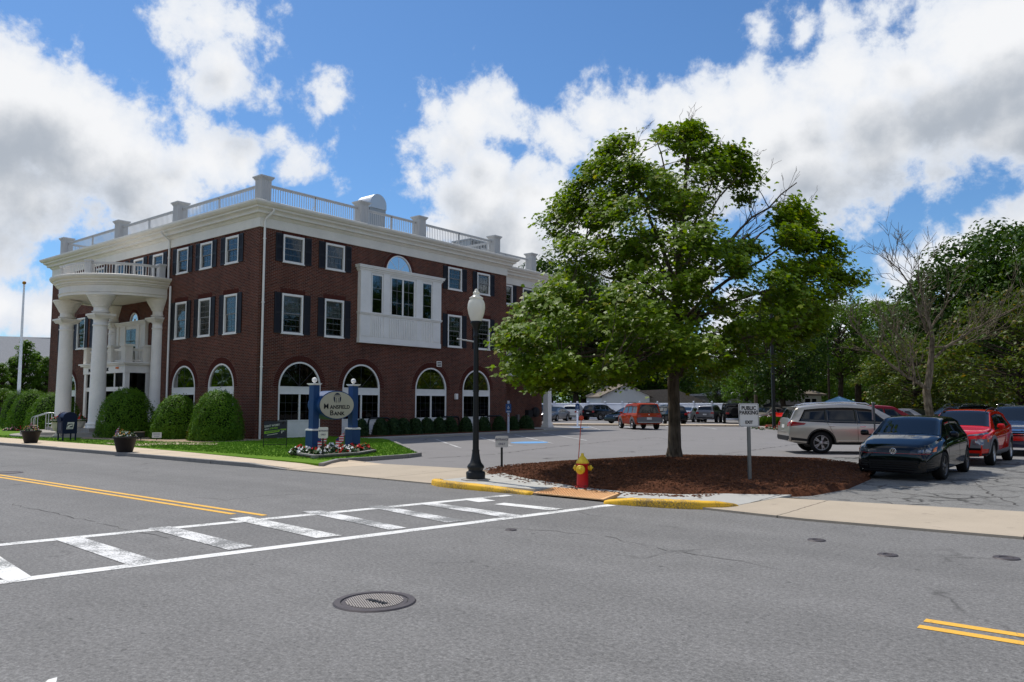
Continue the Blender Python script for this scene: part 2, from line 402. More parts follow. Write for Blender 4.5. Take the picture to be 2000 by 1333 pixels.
leaf('mid_leaf', (0.048, 0.10, 0.006), (0.11, 0.19, 0.010), (0.11, 0.15, 0.02), 0.5, 0.35)
leaf('yellow_leaf', (0.045, 0.075, 0.008), (0.095, 0.13, 0.012), (0.19, 0.12, 0.02), 0.5, 0.35)
leaf('fresh_leaf', (0.055, 0.125, 0.008), (0.11, 0.20, 0.012), (0.12, 0.18, 0.02), 0.5, 0.4)
leaf('bush_leaf', (0.05, 0.125, 0.006), (0.115, 0.235, 0.010), (0.15, 0.25, 0.012), 0.6, 0.25)
leaf('hedge_leaf', (0.012, 0.034, 0.008), (0.026, 0.06, 0.012), (0.045, 0.08, 0.015), 0.5, 0.25)
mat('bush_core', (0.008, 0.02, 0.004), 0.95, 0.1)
def glass(name, tint=(0.6, 0.65, 0.65), refl=1.0, ior=1.5):
    m, t, p = material(name)
    tr = t.new('ShaderNodeBsdfTransparent'); tr.inputs[0].default_value = c4(tint)
    gl = t.new('ShaderNodeBsdfGlossy'); gl.inputs['Roughness'].default_value = 0.02
    pos = t.new('ShaderNodeNewGeometry').outputs['Position']
    b = t.new('ShaderNodeBump'); b.inputs['Strength'].default_value = 0.06; b.inputs['Distance'].default_value = 0.02
    t.link(t.noise(pos, 1.8, 2.0), b.inputs['Height']); t.link(b.outputs[0], gl.inputs['Normal'])
    fr = t.new('ShaderNodeFresnel'); fr.inputs[0].default_value = ior
    mx = t.new('ShaderNodeMixShader')
    t.link(t.math('MULTIPLY', fr.outputs[0], refl, clamp=True), mx.inputs[0]); t.link(tr.outputs[0], mx.inputs[1]); t.link(gl.outputs[0], mx.inputs[2])
    t.link(mx.outputs[0], t.n['Material Output'].inputs[0])
glass('window_glass', (0.66, 0.69, 0.69), 0.8)
glass('dark_window_glass', (0.12, 0.13, 0.14), 0.45)
def carglass(name, ior=1.5):
    m, t, p = material(name)
    p.inputs['Base Color'].default_value = (0.008, 0.009, 0.010, 1); p.inputs['Roughness'].default_value = 0.03
    p.inputs['Specular IOR Level'].default_value = 0.5
carglass('car_glass')
def globe():
    m, t, p = material('lamp_globe')
    p.inputs['Base Color'].default_value = (0.82, 0.81, 0.76, 1); p.inputs['Roughness'].default_value = 0.2
    p.inputs['Subsurface Weight'].default_value = 0.0
    tr = t.new('ShaderNodeBsdfTranslucent'); tr.inputs[0].default_value = (0.8, 0.78, 0.68, 1)
    mx = t.new('ShaderNodeMixShader'); mx.inputs[0].default_value = 0.45
    t.link(p.outputs[0], mx.inputs[1]); t.link(tr.outputs[0], mx.inputs[2]); t.link(mx.outputs[0], t.n['Material Output'].inputs[0])
globe()
def carpaint(name, col, metal=0.0, rough=0.35):
    m, t, p = material(name)
    pos = t.new('ShaderNodeNewGeometry').outputs['Position']
    k = t.math('MULTIPLY_ADD', t.noise(pos, 900.0, 1.0), 0.16 if metal else 0.02, 0.92)
    t.link(t.mix(1.0, col, k, 'MULTIPLY'), p.inputs['Base Color'])
    p.inputs['Metallic'].default_value = metal; p.inputs['Roughness'].default_value = rough
    p.inputs['Coat Weight'].default_value = 1.0; p.inputs['Coat Roughness'].default_value = 0.03; p.inputs['Coat IOR'].default_value = 1.45
    if not metal: p.inputs['Specular IOR Level'].default_value = 0.0
carpaint('paint_black', (0.004, 0.005, 0.007))
carpaint('paint_champagne', (0.46, 0.42, 0.365), 0.6, 0.32)
carpaint('paint_red', (0.55, 0.014, 0.008))
carpaint('paint_darkred', (0.25, 0.012, 0.014))
carpaint('paint_navy', (0.010, 0.017, 0.045), 0.2)
carpaint('paint_orange', (0.33, 0.036, 0.006))
MATS['paint_orange'].node_tree.nodes['Principled BSDF'].inputs['Coat Weight'].default_value = 0.35
carpaint('paint_silver', (0.42, 0.43, 0.44), 0.6)
carpaint('paint_grey', (0.13, 0.13, 0.14), 0.5)
carpaint('paint_white', (0.72, 0.72, 0.70))
carpaint('paint_gold', (0.36, 0.33, 0.27), 0.5)
mat('cladding', (0.022, 0.022, 0.024), 0.7, 0.2, var=0.1)
mat('cladding_grey', (0.13, 0.13, 0.14), 0.7, 0.3, var=0.1)
mat('tyre', (0.012, 0.012, 0.012), 0.85, 0.2, var=0.2)
mat('black_gloss', (0.006, 0.006, 0.007), 0.15, 0.5)
mat('rim_silver', (0.45, 0.45, 0.46), 0.35, 0.5, metal=0.8, var=0.05)
mat('rim_dark', (0.10, 0.10, 0.105), 0.35, 0.5, metal=0.7, var=0.05)
mat('chrome', (0.75, 0.75, 0.76), 0.12, 0.5, metal=1.0, var=0.02)
mat('headlamp', (0.22, 0.23, 0.25), 0.08, 0.6, metal=0.6, var=0.25, vscale=30)
mat('headlamp_dark', (0.03, 0.033, 0.04), 0.06, 0.6, var=0.25, vscale=30)
mat('tail_red', (0.28, 0.008, 0.008), 0.12, 0.5, var=0.15, vscale=20)
mat('amber', (0.7, 0.16, 0.02), 0.2, 0.5)
mat('plate_white', (0.55, 0.55, 0.53), 0.5, 0.3)
# ------------------------------------------------------------------ mesh helpers
class MB:
    def __init__(s): s.v = []; s.f = []; s.m = []; s.s = []; s.M = None
    def at(s, M=None): s.M = M; return s
    def add(s, vs, fs, m=0, smooth=False):
        b = len(s.v)
        if s.M is not None: vs = [tuple(s.M @ Vector(v)) for v in vs]
        s.v.extend([tuple(v) for v in vs]); s.f.extend([tuple(i + b for i in f) for f in fs])
        s.m.extend([m] * len(fs)); s.s.extend([smooth] * len(fs)); return s
    def box(s, x0, x1, y0, y1, z0, z1, m=0):
        vs = [(x0, y0, z0), (x1, y0, z0), (x1, y1, z0), (x0, y1, z0), (x0, y0, z1), (x1, y0, z1), (x1, y1, z1), (x0, y1, z1)]
        return s.add(vs, [(0, 3, 2, 1), (4, 5, 6, 7), (0, 1, 5, 4), (1, 2, 6, 5), (2, 3, 7, 6), (3, 0, 4, 7)], m)
    def cbox(s, cx, cy, cz, sx, sy, sz, m=0, bev=0.0):
        if bev <= 0: return s.box(cx - sx / 2, cx + sx / 2, cy - sy / 2, cy + sy / 2, cz - sz / 2, cz + sz / 2, m)
        bm = bmesh.new(); bmesh.ops.create_cube(bm, size=1)
        for v in bm.verts: v.co = Vector((v.co.x * sx + cx, v.co.y * sy + cy, v.co.z * sz + cz))
        bmesh.ops.bevel(bm, geom=bm.edges[:], offset=bev, segments=2, affect='EDGES', profile=0.5)
        vs = [tuple(v.co) for v in bm.verts]; bm.verts.index_update()
        fs = [tuple(v.index for v in f.verts) for f in bm.faces]; bm.free()
        return s.add(vs, fs, m)
    def prism(s, pts, z0, z1, m=0, top=None):
        """vertical prism over a 2-D polygon"""
        a = sum(pts[i][0] * pts[(i + 1) % len(pts)][1] - pts[(i + 1) % len(pts)][0] * pts[i][1] for i in range(len(pts)))
        if a < 0: pts = pts[::-1]
        n = len(pts)
        vs = [(p[0], p[1], z0) for p in pts] + [(p[0], p[1], z1 if top is None else top[i]) for i, p in enumerate(pts)]
        fs = [tuple(range(n))[::-1], tuple(range(n, 2 * n))] + [(i, (i + 1) % n, n + (i + 1) % n, n + i) for i in range(n)]
        return s.add(vs, fs, m)
    def slab_y(s, pts, y0, y1, m=0):
        """polygon in x-z extruded along y"""
        n = len(pts)
        vs = [(p[0], y0, p[1]) for p in pts] + [(p[0], y1, p[1]) for p in pts]
        fs = [tuple(range(n)), tuple(range(n, 2 * n))[::-1]] + [(i, n + i, n + (i + 1) % n, (i + 1) % n) for i in range(n)]
        return s.add(vs, fs, m)
    def sheet(s, pts, z, m=0):
        a = sum(pts[i][0] * pts[(i + 1) % len(pts)][1] - pts[(i + 1) % len(pts)][0] * pts[i][1] for i in range(len(pts)))
        if a < 0: pts = pts[::-1]
        return s.add([(p[0], p[1], z) for p in pts], [tuple(range(len(pts)))], m)
    def lathe(s, prof, seg=24, m=0, a0=0.0, a1=2 * pi, c=(0, 0), smooth=True, cap=True):
        full = abs(a1 - a0 - 2 * pi) < 1e-6
        k = seg if full else seg + 1
        vs = []
        for (r, z) in prof:
            for i in range(k):
                a = a0 + (a1 - a0) * i / seg
                vs.append((c[0] + r * cos(a), c[1] + r * sin(a), z))
        fs = []
        for j in range(len(prof) - 1):
            for i in range(seg):
                i2 = (i + 1) % k
                fs.append((j * k + i, j * k + i2, (j + 1) * k + i2, (j + 1) * k + i))
        s.add(vs, fs, m, smooth)
        if cap and full:
            for j, rev in ((0, True), (len(prof) - 1, False)):
                if prof[j][0] > 1e-4:
                    vs = [(c[0] + prof[j][0] * cos(2 * pi * i / seg), c[1] + prof[j][0] * sin(2 * pi * i / seg), prof[j][1]) for i in range(seg)]
                    f = tuple(range(seg)); s.add(vs, [f[::-1] if rev else f], m)
        return s
    def tube(s, pts, rad, seg=8, m=0, smooth=True, closed=False):
        pts = [Vector(p) for p in pts]; n = len(pts)
        rads = rad if isinstance(rad, (list, tuple)) else [rad] * n
        vs = []; prev = None
        for i, p in enumerate(pts):
            t = (pts[min(i + 1, n - 1)] - pts[max(i - 1, 0)])
            if t.length < 1e-9: t = Vector((0, 0, 1))
            t.normalize()
            if prev is None:
                a = Vector((0, 0, 1)) if abs(t.z) < 0.9 else Vector((1, 0, 0))
                x = t.cross(a).normalized()
            else:
                x = prev - t * prev.dot(t)
                x = x.normalized() if x.length > 1e-6 else t.cross(Vector((1, 0, 0))).normalized()
            prev = x; y = t.cross(x)
            for k in range(seg):
                a = 2 * pi * k / seg
                vs.append(tuple(p + (x * cos(a) + y * sin(a)) * rads[i]))
        fs = [(i * seg + k, i * seg + (k + 1) % seg, (i + 1) * seg + (k + 1) % seg, (i + 1) * seg + k) for i in range(n - 1) for k in range(seg)]
        s.add(vs, fs, m, smooth)
        s.add(vs[:seg], [tuple(range(seg))[::-1]], m); s.add(vs[-seg:], [tuple(range(seg))], m)
        return s
    def ball(s, c, r, seg=14, m=0, sc=(1, 1, 1)):
        prof = [(cos(-pi / 2 + pi * i / seg), sin(-pi / 2 + pi * i / seg)) for i in range(seg + 1)]
        vs = []; k = seg * 2
        for (q, z) in prof:
            for i in range(k):
                a = 2 * pi * i / k
                vs.append((c[0] + r * sc[0] * q * cos(a), c[1] + r * sc[1] * q * sin(a), c[2] + r * sc[2] * z))
        fs = [(j * k + i, j * k + (i + 1) % k, (j + 1) * k + (i + 1) % k, (j + 1) * k + i) for j in range(seg) for i in range(k)]
        return s.add(vs, fs, m, True)
    def strip_wall(s, pts, z0, z1, m=0):
        for a, b in zip(pts[:-1], pts[1:]):
            s.add([(a[0], a[1], z0), (b[0], b[1], z0), (b[0], b[1], z1), (a[0], a[1], z1)], [(0, 1, 2, 3)], m)
        return s
    def mesh(s, name, mats):
        me = bpy.data.meshes.new(name)
        me.from_pydata(s.v, [], s.f)
        for k in (mats if isinstance(mats, (list, tuple)) else [mats]): me.materials.append(MATS[k])
        me.polygons.foreach_set('material_index', s.m)
        me.polygons.foreach_set('use_smooth', s.s)
        me.validate(); me.update()
        return me
    def build(s, name, mats, parent=None, loc=None, rotz=0.0, label=None):
        return link(name, s.mesh(name, mats), parent, loc, rotz, label)

def link(name, me, parent=None, loc=None, rotz=0.0, label=None):
    o = bpy.data.objects.new(name, me); C.objects.link(o)
    if parent is not None: o.parent = parent
    if loc is not None: o.location = loc
    o.rotation_euler.z = rotz
    if label: o['label'] = label
    return o
def tag(o, label, cat, group=None):
    o['label'] = label; o['category'] = cat
    if group: o['group'] = group
    return o
def struct(o, kind='structure'):
    o['kind'] = kind; return o
def thing(name, label, cat, loc=(0, 0, 0), rotz=0.0, group=None):
    o = bpy.data.objects.new(name, None); C.objects.link(o)
    o.empty_display_size = 0.2
    o.location = loc; o.rotation_euler.z = rotz
    return tag(o, label, cat, group)
def kids(o): return [c for c in bpy.data.objects if c.parent == o]
def copy_tree(o, parent=None):
    c = o.copy(); C.objects.link(c)
    if parent is not None: c.parent = parent
    for ch in KID.get(o, kids(o)): copy_tree(ch, c)
    return c
KID = {}
def dup(o, label=None, loc=None, rotz=None, scale=None):
    c = copy_tree(o)
    if label: c['label'] = label
    if loc is not None: c.location = loc
    if rotz is not None: c.rotation_euler.z = rotz
    if scale is not None: c.scale = scale if isinstance(scale, tuple) else (scale,) * 3
    return c
def text_mesh(txt, size, depth=0.006, space=1.0, bold=0.0):
    cu = bpy.data.curves.new('lettering', 'FONT'); cu.body = txt; cu.size = size; cu.extrude = depth
    cu.align_x = 'CENTER'; cu.align_y = 'CENTER'; cu.space_character = space; cu.offset = bold; cu.resolution_u = 3
    o = bpy.data.objects.new('lettering', cu); C.objects.link(o)
    bpy.context.view_layer.update()
    dg = bpy.context.evaluated_depsgraph_get()
    me = bpy.data.meshes.new_from_object(o.evaluated_get(dg))
    bpy.data.objects.remove(o); bpy.data.curves.remove(cu)
    vs = [tuple(v.co) for v in me.vertices]; fs = [tuple(p.vertices) for p in me.polygons]
    bpy.data.meshes.remove(me)
    return vs, fs
def text_on(mb, txt, size, M, m=0, depth=0.006, space=1.0, bold=0.0, sx=1.0):
    vs, fs = text_mesh(txt, size, depth, space, bold)
    old = mb.M; mb.M = None
    mb.add([tuple(M @ Vector((v[0] * sx, v[1], v[2]))) for v in vs], fs, m); mb.M = old
# a matrix that stands a drawing (x right, y up) on a wall facing -Y
UP = Matrix.Rotation(pi / 2, 4, 'X')
def T(x, y, z): return Matrix.Translation((x, y, z))

# ------------------------------------------------------------------ ground
struct(MB().sheet([(-1500, -1500), (1500, -1500), (1500, 1500), (-1500, 1500)], -0.03).build('ground', 'ground_earth'))
struct(MB().sheet([(-400, -30), (400, -30), (400, 12.9), (-400, 12.9)], 0.0).build('road', 'road_asphalt'))
struct(MB().sheet([(-33, 13.0), (-5.4, 13.0), (-5.4, 20), (6, 30), (60, 50), (60, 140), (-75, 140), (-75, 46), (-33, 46)], 0.004).build('parking_lot', 'lot_asphalt'))
struct(MB().sheet([(-5.4, 14.4), (80, 14.4), (80, 60), (-5.2, 31), (-9, 24), (-5.4, 20)], 0.009).build('worn_pavement', 'old_asphalt'))
SW = 0.10
# left sidewalk with its granite kerb
struct(MB().prism([(-130, 12.40), (-19.2, 12.40), (-17.0, 12.42), (-16.6, 15.0), (-18.9, 15.0), (-28, 14.6), (-45, 14.4), (-130, 14.4)], -0.02, SW,
       top=[SW, SW, 0.03, 0.03, SW, SW, SW, SW]).build('sidewalk', 'tan_concrete'))
kb = MB()
xx = -130.0
while xx < -19.3:
    l = random.uniform(1.7, 2.6); e = min(xx + l - 0.015, -19.0)
    kb.prism([(xx, 12.23 + random.uniform(-.012, .012)), (e, 12.23 + random.uniform(-.012, .012)), (e, 12.40), (xx, 12.40)], -0.05, SW + 0.004 + random.uniform(-.004, .006))
    xx += l
kb.prism([(-19.0, 12.24), (-17.4, 12.26), (-17.4, 12.40), (-19.0, 12.40)], -0.05, 0, top=[SW, 0.02, 0.02, SW])
struct(kb.build('kerb', 'granite'))
# driveway apron and right hand apron
struct(MB().prism([(-17.5, 12.28), (-11.75, 12.05), (-11.8, 15.2), (-14, 15.35), (-17.2, 15.05)], -0.02, 0.028).build('driveway_apron', 'apron_concrete'))
struct(MB().prism([(-5.75, 11.98), (-4, 11.75), (0, 11.93), (80, 11.95), (80, 14.75), (-1, 14.75), (-5.3, 14.05)], -0.02, 0.034).build('apron', 'apron_concrete'))
# corner pavement with painted kerb and tactile ramp
cp = MB()
cp.prism([(-11.75, 12.05), (-11.2, 11.92), (-9.1, 11.95), (-9.02, 12.5), (-7.45, 12.44), (-7.2, 11.8), (-6.1, 12.02), (-5.95, 15.2), (-8.3, 17.0), (-13.3, 15.9), (-11.8, 15.2)], -0.02, SW)
cp.prism([(-6.095, 12.02), (-5.7, 12.15), (-5.35, 12.6), (-5.15, 14.8), (-5.945, 15.2)], -0.02, 0, top=[SW, .08, .04, .04, SW])
struct(cp.build('corner_pavement', 'grey_concrete'))
yk = MB()
def painted_kerb(pts, hs):
    # resample smoothly, mitre the joints
    P = [Vector(p) for p in pts]; Q, HH = [], []
    for i in range(len(P) - 1):
        for k in range(6):
            t = k / 6; m0 = (P[min(i + 1, len(P) - 1)] - P[max(i - 1, 0)]) / 2; m1 = (P[min(i + 2, len(P) - 1)] - P[i]) / 2
            Q.append((2 * t ** 3 - 3 * t ** 2 + 1) * P[i] + (t ** 3 - 2 * t ** 2 + t) * m0 + (-2 * t ** 3 + 3 * t ** 2) * P[i + 1] + (t ** 3 - t ** 2) * m1)
            HH.append(hs[i] + (hs[i + 1] - hs[i]) * t + random.uniform(-.003, .003))
    Q.append(P[-1]); HH.append(hs[-1]); n = len(Q); vs = []
    for i in range(n):
        d = (Q[min(i + 1, n - 1)] - Q[max(i - 1, 0)]).normalized(); nn_ = Vector((d.y, -d.x)); j = random.uniform(-.008, .008)
        for o, z in ((0, HH[i]), (.12, HH[i]), (.15 + j, HH[i] - .012), (.165 + j, HH[i] - .035), (.17 + j, -.05)): vs.append((Q[i].x + nn_.x * o, Q[i].y + nn_.y * o, z))
    yk.add(vs, [(i * 5 + k, (i + 1) * 5 + k, (i + 1) * 5 + k + 1, i * 5 + k + 1) for i in range(n - 1) for k in range(4)] + [(0, 1, 2, 3, 4), tuple((n - 1) * 5 + k for k in (4, 3, 2, 1, 0))], 0, True)
painted_kerb([(-11.95, 12.75), (-11.85, 12.25), (-11.65, 12.06), (-11.2, 11.93), (-10.1, 11.93), (-9.1, 11.95)], [0.03, 0.11, 0.125, 0.125, 0.11, 0.05])
painted_kerb([(-7.35, 11.74), (-6.9, 11.80), (-6.3, 11.90), (-5.95, 12.02), (-5.6, 12.25), (-5.45, 12.55)], [0.05, 0.115, 0.13, 0.13, 0.12, 0.06])
struct(yk.build('painted_kerb', 'yellow_kerb_paint'))
tp = MB()
tp.prism([(-9.05, 11.84), (-7.45, 11.77), (-7.5, 12.42), (-9.0, 12.48)], 0.03, 0, top=[.05, .05, SW + .004, SW + .004])
for i in range(22):
    for j in range(9):
        x = -8.95 + i * 0.066; y = 11.88 + j * 0.065 - (x + 9) * .04
        z = .05 + (y - 11.8) / .65 * .056
        tp.cbox(x, y, z + .002, .028, .028, .012)
struct(tp.build('tactile_ramp', 'tactile_paving'))

# lawn beside the bank: raised a hand over the drive, edged in granite
EDGE = [at(622, 907, SW), at(656, 898, SW), at(720, 894, SW), at(791, 889, SW), at(816, 886, SW), at(795, 876, SW), at(761, 861, SW), at(747, 857, SW)]
FRONT = [at(262, 874, SW), at(450, 891, SW), at(600, 904.5, SW)]
lawn_poly = [(-130, 14.17), (-30, 14.17)] + [tuple(p) for p in FRONT] + [tuple(p) for p in EDGE] + [(-28.6, 24.6), (-31.9, 24.6), (-31.9, 20.7), (-130, 20.7)]
struct(MB().prism(lawn_poly, -0.02, SW + 0.008).build('lawn', 'lawn_soil'))
lk = MB()
for a, b in zip(EDGE[:-1], EDGE[1:]):
    a = Vector(a); b = Vector(b); d = (b - a).normalized(); n = Vector((-d.y, d.x)) * 0.13
    a2 = a + d * .008; b2 = b - d * .008
    lk.prism([tuple(a2), tuple(b2), tuple(b2 - n), tuple(a2 - n)], -.05, SW + .025)
struct(lk.build('lawn_kerb', 'granite'))
struct(MB().prism([(-33.4, 24.0), (-28.55, 24.0), (-28.3, 26), (-28.9, 34), (-29.4, 39.6), (-30.2, 45.2), (-33.4, 46.5)], -.02, SW).build('walkway', 'plain_concrete'))
struct(MB().prism([(-31.7, 24.6), (-29.6, 24.6), (-29.7, 40), (-31.7, 40)], SW, SW + .03).build('hedge_bed', 'mulch'))
# winding path and gravel between the domed shrubs
struct(MB().sheet([at(200, 866, SW), at(262, 872, SW), at(330, 869, SW), at(425, 870, SW), at(425, 867, SW), at(330, 865, SW), at(262, 867, SW)], SW + .014).build('path', 'tan_concrete'))
struct(MB().sheet([(-47, 19.9), (-38.5, 15.9), (-34.6, 16.5), (-30.6, 17.4), (-30.4, 20.6), (-47, 20.6)], SW + .012).build('gravel', 'pea_gravel'))
# mulch island: a low mound
MUL = [at(945, 918, SW), at(985, 911, SW), at(1090, 903, SW), at(1200, 897, SW), at(1320, 890, SW), at(1460, 893, SW), at(1600, 897, SW), at(1690, 908, SW), at(1705, 928, SW), at(1660, 952, .05), at(1590, 965, .05), at(1450, 971, .05), at(1330, 968, SW), at(1230, 964, SW), at(1120, 952, SW), at(1020, 936, SW)]
def in_poly(x, y, P):
    c = False; n = len(P); j = n - 1
    for i in range(n):
        if (P[i][1] > y) != (P[j][1] > y) and x < (P[j][0] - P[i][0]) * (y - P[i][1]) / (P[j][1] - P[i][1]) + P[i][0]: c = not c
        j = i
    return c
def densify(P, k):
    out = []
    for i in range(len(P)):
        a = P[i]; b = P[(i + 1) % len(P)]
        for t in range(k): out.append((a[0] + (b[0] - a[0]) * t / k, a[1] + (b[1] - a[1]) * t / k))
    return out
MULC = (sum(p[0] for p in MUL) / len(MUL), sum(p[1] for p in MUL) / len(MUL))
def mound_z(t): return 0.108 + 0.165 * (1 - t ** 2.4)
mr = densify(MUL, 6); mm = MB(); nr = 26; nn = len(mr)
vs = []
for k in range(nr + 1):
    t = k / nr
    for i, p in enumerate(mr):
        j = random.uniform(-.014, .014) if 0 < k < nr else 0
        vs.append((MULC[0] + (p[0] - MULC[0]) * t, MULC[1] + (p[1] - MULC[1]) * t, mound_z(t) + j if k < nr else -0.02))
mm.add(vs, [(k * nn + i, (k + 1) * nn + i, (k + 1) * nn + (i + 1) % nn, k * nn + (i + 1) % nn) for k in range(nr) for i in range(nn)], 0, True)
struct(mm.build('mulch_bed', 'mulch'))
def mul_z(x, y):
    dx, dy = x - MULC[0], y - MULC[1]
    # ray to the rim
    best = 1e9
    for i in range(len(MUL)):
        a = MUL[i]; b = MUL[(i + 1) % len(MUL)]
        ex, ey = b[0] - a[0], b[1] - a[1]
        den = dx * ey - dy * ex
        if abs(den) < 1e-9: continue
        t = ((a[0] - MULC[0]) * ey - (a[1] - MULC[1]) * ex) / den
        u = ((a[0] - MULC[0]) * dy - (a[1] - MULC[1]) * dx) / den
        if t > 0 and 0 <= u <= 1: best = min(best, t)
    return mound_z(min(1, 1 / best))
chips = MB(); cnt = 0
xs = [p[0] for p in MUL]; ys = [p[1] for p in MUL]
while cnt < 9000:
    x = random.uniform(min(xs), max(xs)); y = random.uniform(min(ys), max(ys))
    if not in_poly(x, y, MUL): continue
    z = mul_z(x, y) + .012
    a = random.uniform(0, pi); l = random.uniform(.015, .05); w = random.uniform(.006, .015); tz = random.uniform(-.02, .02)
    ca, sa = cos(a), sin(a)
    chips.add([(x - ca * l - sa * w, y - sa * l + ca * w, z - tz), (x - ca * l + sa * w, y - sa * l - ca * w, z - tz), (x + ca * l + sa * w, y + sa * l - ca * w, z + tz + .008), (x + ca * l - sa * w, y + sa * l + ca * w, z + tz),
               (x, y, z + .022)], [(0, 1, 4), (1, 2, 4), (2, 3, 4), (3, 0, 4)])
    cnt += 1
for q in range(420):
    i = random.randrange(8, len(MUL)); a = MUL[i]; b = MUL[(i + 1) % len(MUL)]; t = random.random(); dd = abs(random.gauss(0, .16))
    x = a[0] + (b[0] - a[0]) * t; y = a[1] + (b[1] - a[1]) * t; l0 = sqrt((x - MULC[0]) ** 2 + (y - MULC[1]) ** 2); x += (x - MULC[0]) / l0 * dd; y += (y - MULC[1]) / l0 * dd
    if x > -6.0: continue
    an_ = random.uniform(0, pi); l = random.uniform(.02, .05); w = random.uniform(.008, .016); ca, sa = cos(an_), sin(an_); z = SW + .004
    chips.add([(x - ca * l - sa * w, y - sa * l + ca * w, z), (x - ca * l + sa * w, y - sa * l - ca * w, z), (x + ca * l + sa * w, y + sa * l - ca * w, z), (x + ca * l - sa * w, y + sa * l + ca * w, z), (x, y, z + .014)], [(0, 1, 4), (1, 2, 4), (2, 3, 4), (3, 0, 4)])
struct(chips.build('mulch_chips', 'mulch_chips'), 'stuff')
# grass blades standing on the lawn
gb = MB(); cnt = 0
lp2 = [p for p in lawn_poly if p[0] > -100]
lawn_vis = [(-62, 14.2), (-30, 14.2)] + [tuple(p) for p in FRONT] + [tuple(p) for p in EDGE] + [(-28.6, 24.6), (-31.6, 24.6), (-31.6, 20.9), (-30.4, 20.6), (-30.6, 17.4), (-34.6, 16.5), (-38.5, 15.6), (-46, 14.9), (-62, 19.5)]
while cnt < 26000:
    x = random.uniform(-62, -18.4); y = random.uniform(14.2, 24.5)
    if x < -32 and random.random() < .45: continue
    if not in_poly(x, y, lawn_vis): continue
    for q in range(2):
        a = random.uniform(0, 2 * pi); h = random.uniform(.03, .065); l = random.uniform(-.03, .03); w = .012
        gb.add([(x - w * cos(a), y - w * sin(a), SW + .005), (x + w * cos(a), y + w * sin(a), SW + .005), (x + l, y + l * .6, SW + h)], [(0, 1, 2)])
        x += random.uniform(-.04, .04); y += random.uniform(-.04, .04)
    cnt += 1
struct(gb.build('grass', 'grass_blade'), 'stuff')

# ------------------------------------------------------------------ road markings
def quadline(mb, a, b, w, z):
    a = Vector(a[:2]); b = Vector(b[:2]); d = (b - a).normalized(); n = Vector((-d.y, d.x)) * w / 2
    mb.sheet([tuple(a + n), tuple(b + n), tuple(b - n), tuple(a - n)], z)
cl = MB()
for off in (-0.11, 0.11):
    quadline(cl, (-130, 7.0 + off), (-11.1 + (0.5 if off > 0 else 0), 7.0 + off), 0.105, 0.004)
    quadline(cl, (-1.45, 6.87 + off), (60, 6.87 + off), 0.105, 0.004)
struct(cl.build('centre_line', 'yellow_road_paint'))
cw = MB(); cw2 = MB()
A0, A1 = Vector(at(0, 1065)), Vector(at(995, 968)); B0, B1 = Vector(at(0, 1138)), Vector(at(1195, 987))
def ext(a, b, k): return a + (a - b).normalized() * k
quadline(cw, ext(A0, A1, 6), A1, 0.2, 0.004)
quadline(cw, ext(B0, B1, 5), B1, 0.2, 0.004)
RUNGS = [[(-80, 1090), (-20, 1075), (62, 1128), (20, 1140)], [(104, 1054), (152, 1048), (298, 1090), (245, 1100)], [(288, 1033), (330, 1029), (484, 1061), (436, 1069)], [(448, 1014), (486, 1010), (655, 1040), (605, 1045)],
         [(588, 1000), (628, 998), (782, 1025), (748, 1029)], [(714, 990), (745, 988), (898, 1011), (860, 1015)], [(815, 985), (842, 982), (1010, 1001), (975, 1005)],
         [(905, 977), (940, 974), (968, 979), (935, 982)], [(965, 986), (985, 983), (1100, 995), (1075, 998)]]
for i, r in enumerate(RUNGS):
    pts = [at(p[0] + (12 if j > 1 and 0 < i < 7 else 0), p[1] + (7 if j > 1 and 0 < i < 7 else 0)) for j, p in enumerate(r)]
    (cw if i in (0, 3, 7, 8) else cw2).sheet([(p[0], p[1]) for p in pts], 0.0065)
struct(cw.build('crosswalk', 'white_road_paint'))
struct(cw2.build('crosswalk_bars', 'white_worn_paint'))
rm = MB(); pts = [at(88, 1334), at(94, 1329), at(112, 1324), at(111, 1330), at(106, 1345), at(80, 1350)]
rm.sheet([(p[0], p[1]) for p in pts], 0.004); struct(rm.build('road_arrow', 'white_road_paint'))
# parking stalls in the lot
st = MB()
for a, b in (((852, 859), (900, 876)), ((1006, 850), (1080, 867)), ((1060, 846), (1146, 861)), ((938, 855), (1000, 872)), ((1148, 833), (1172, 840)), ((1221, 833), (1250, 841)), ((1365, 833), (1400, 839)), ((1300, 833), (1325, 840)), ((1560, 876), (1700, 887)), ((1450, 833.5), (1466, 838))):
    quadline(st, at(*a), at(*b), 0.11, 0.009)
struct(st.build('stall_lines', 'faded_stall_paint'))
bs = MB(); c0 = at(1034, 865)
bs.sheet([(c0[0] + 1.0 * cos(t / 16 * 2 * pi) * .75, c0[1] + 1.0 * sin(t / 16 * 2 * pi)) for t in range(16)], 0.0095)
c0 = at(1130, 835); bs.sheet([(c0[0] + .9 * cos(t / 12 * 2 * pi), c0[1] + .9 * sin(t / 12 * 2 * pi)) for t in range(12)], 0.0095)
struct(bs.build('stall_symbol', 'blue_road_paint'))
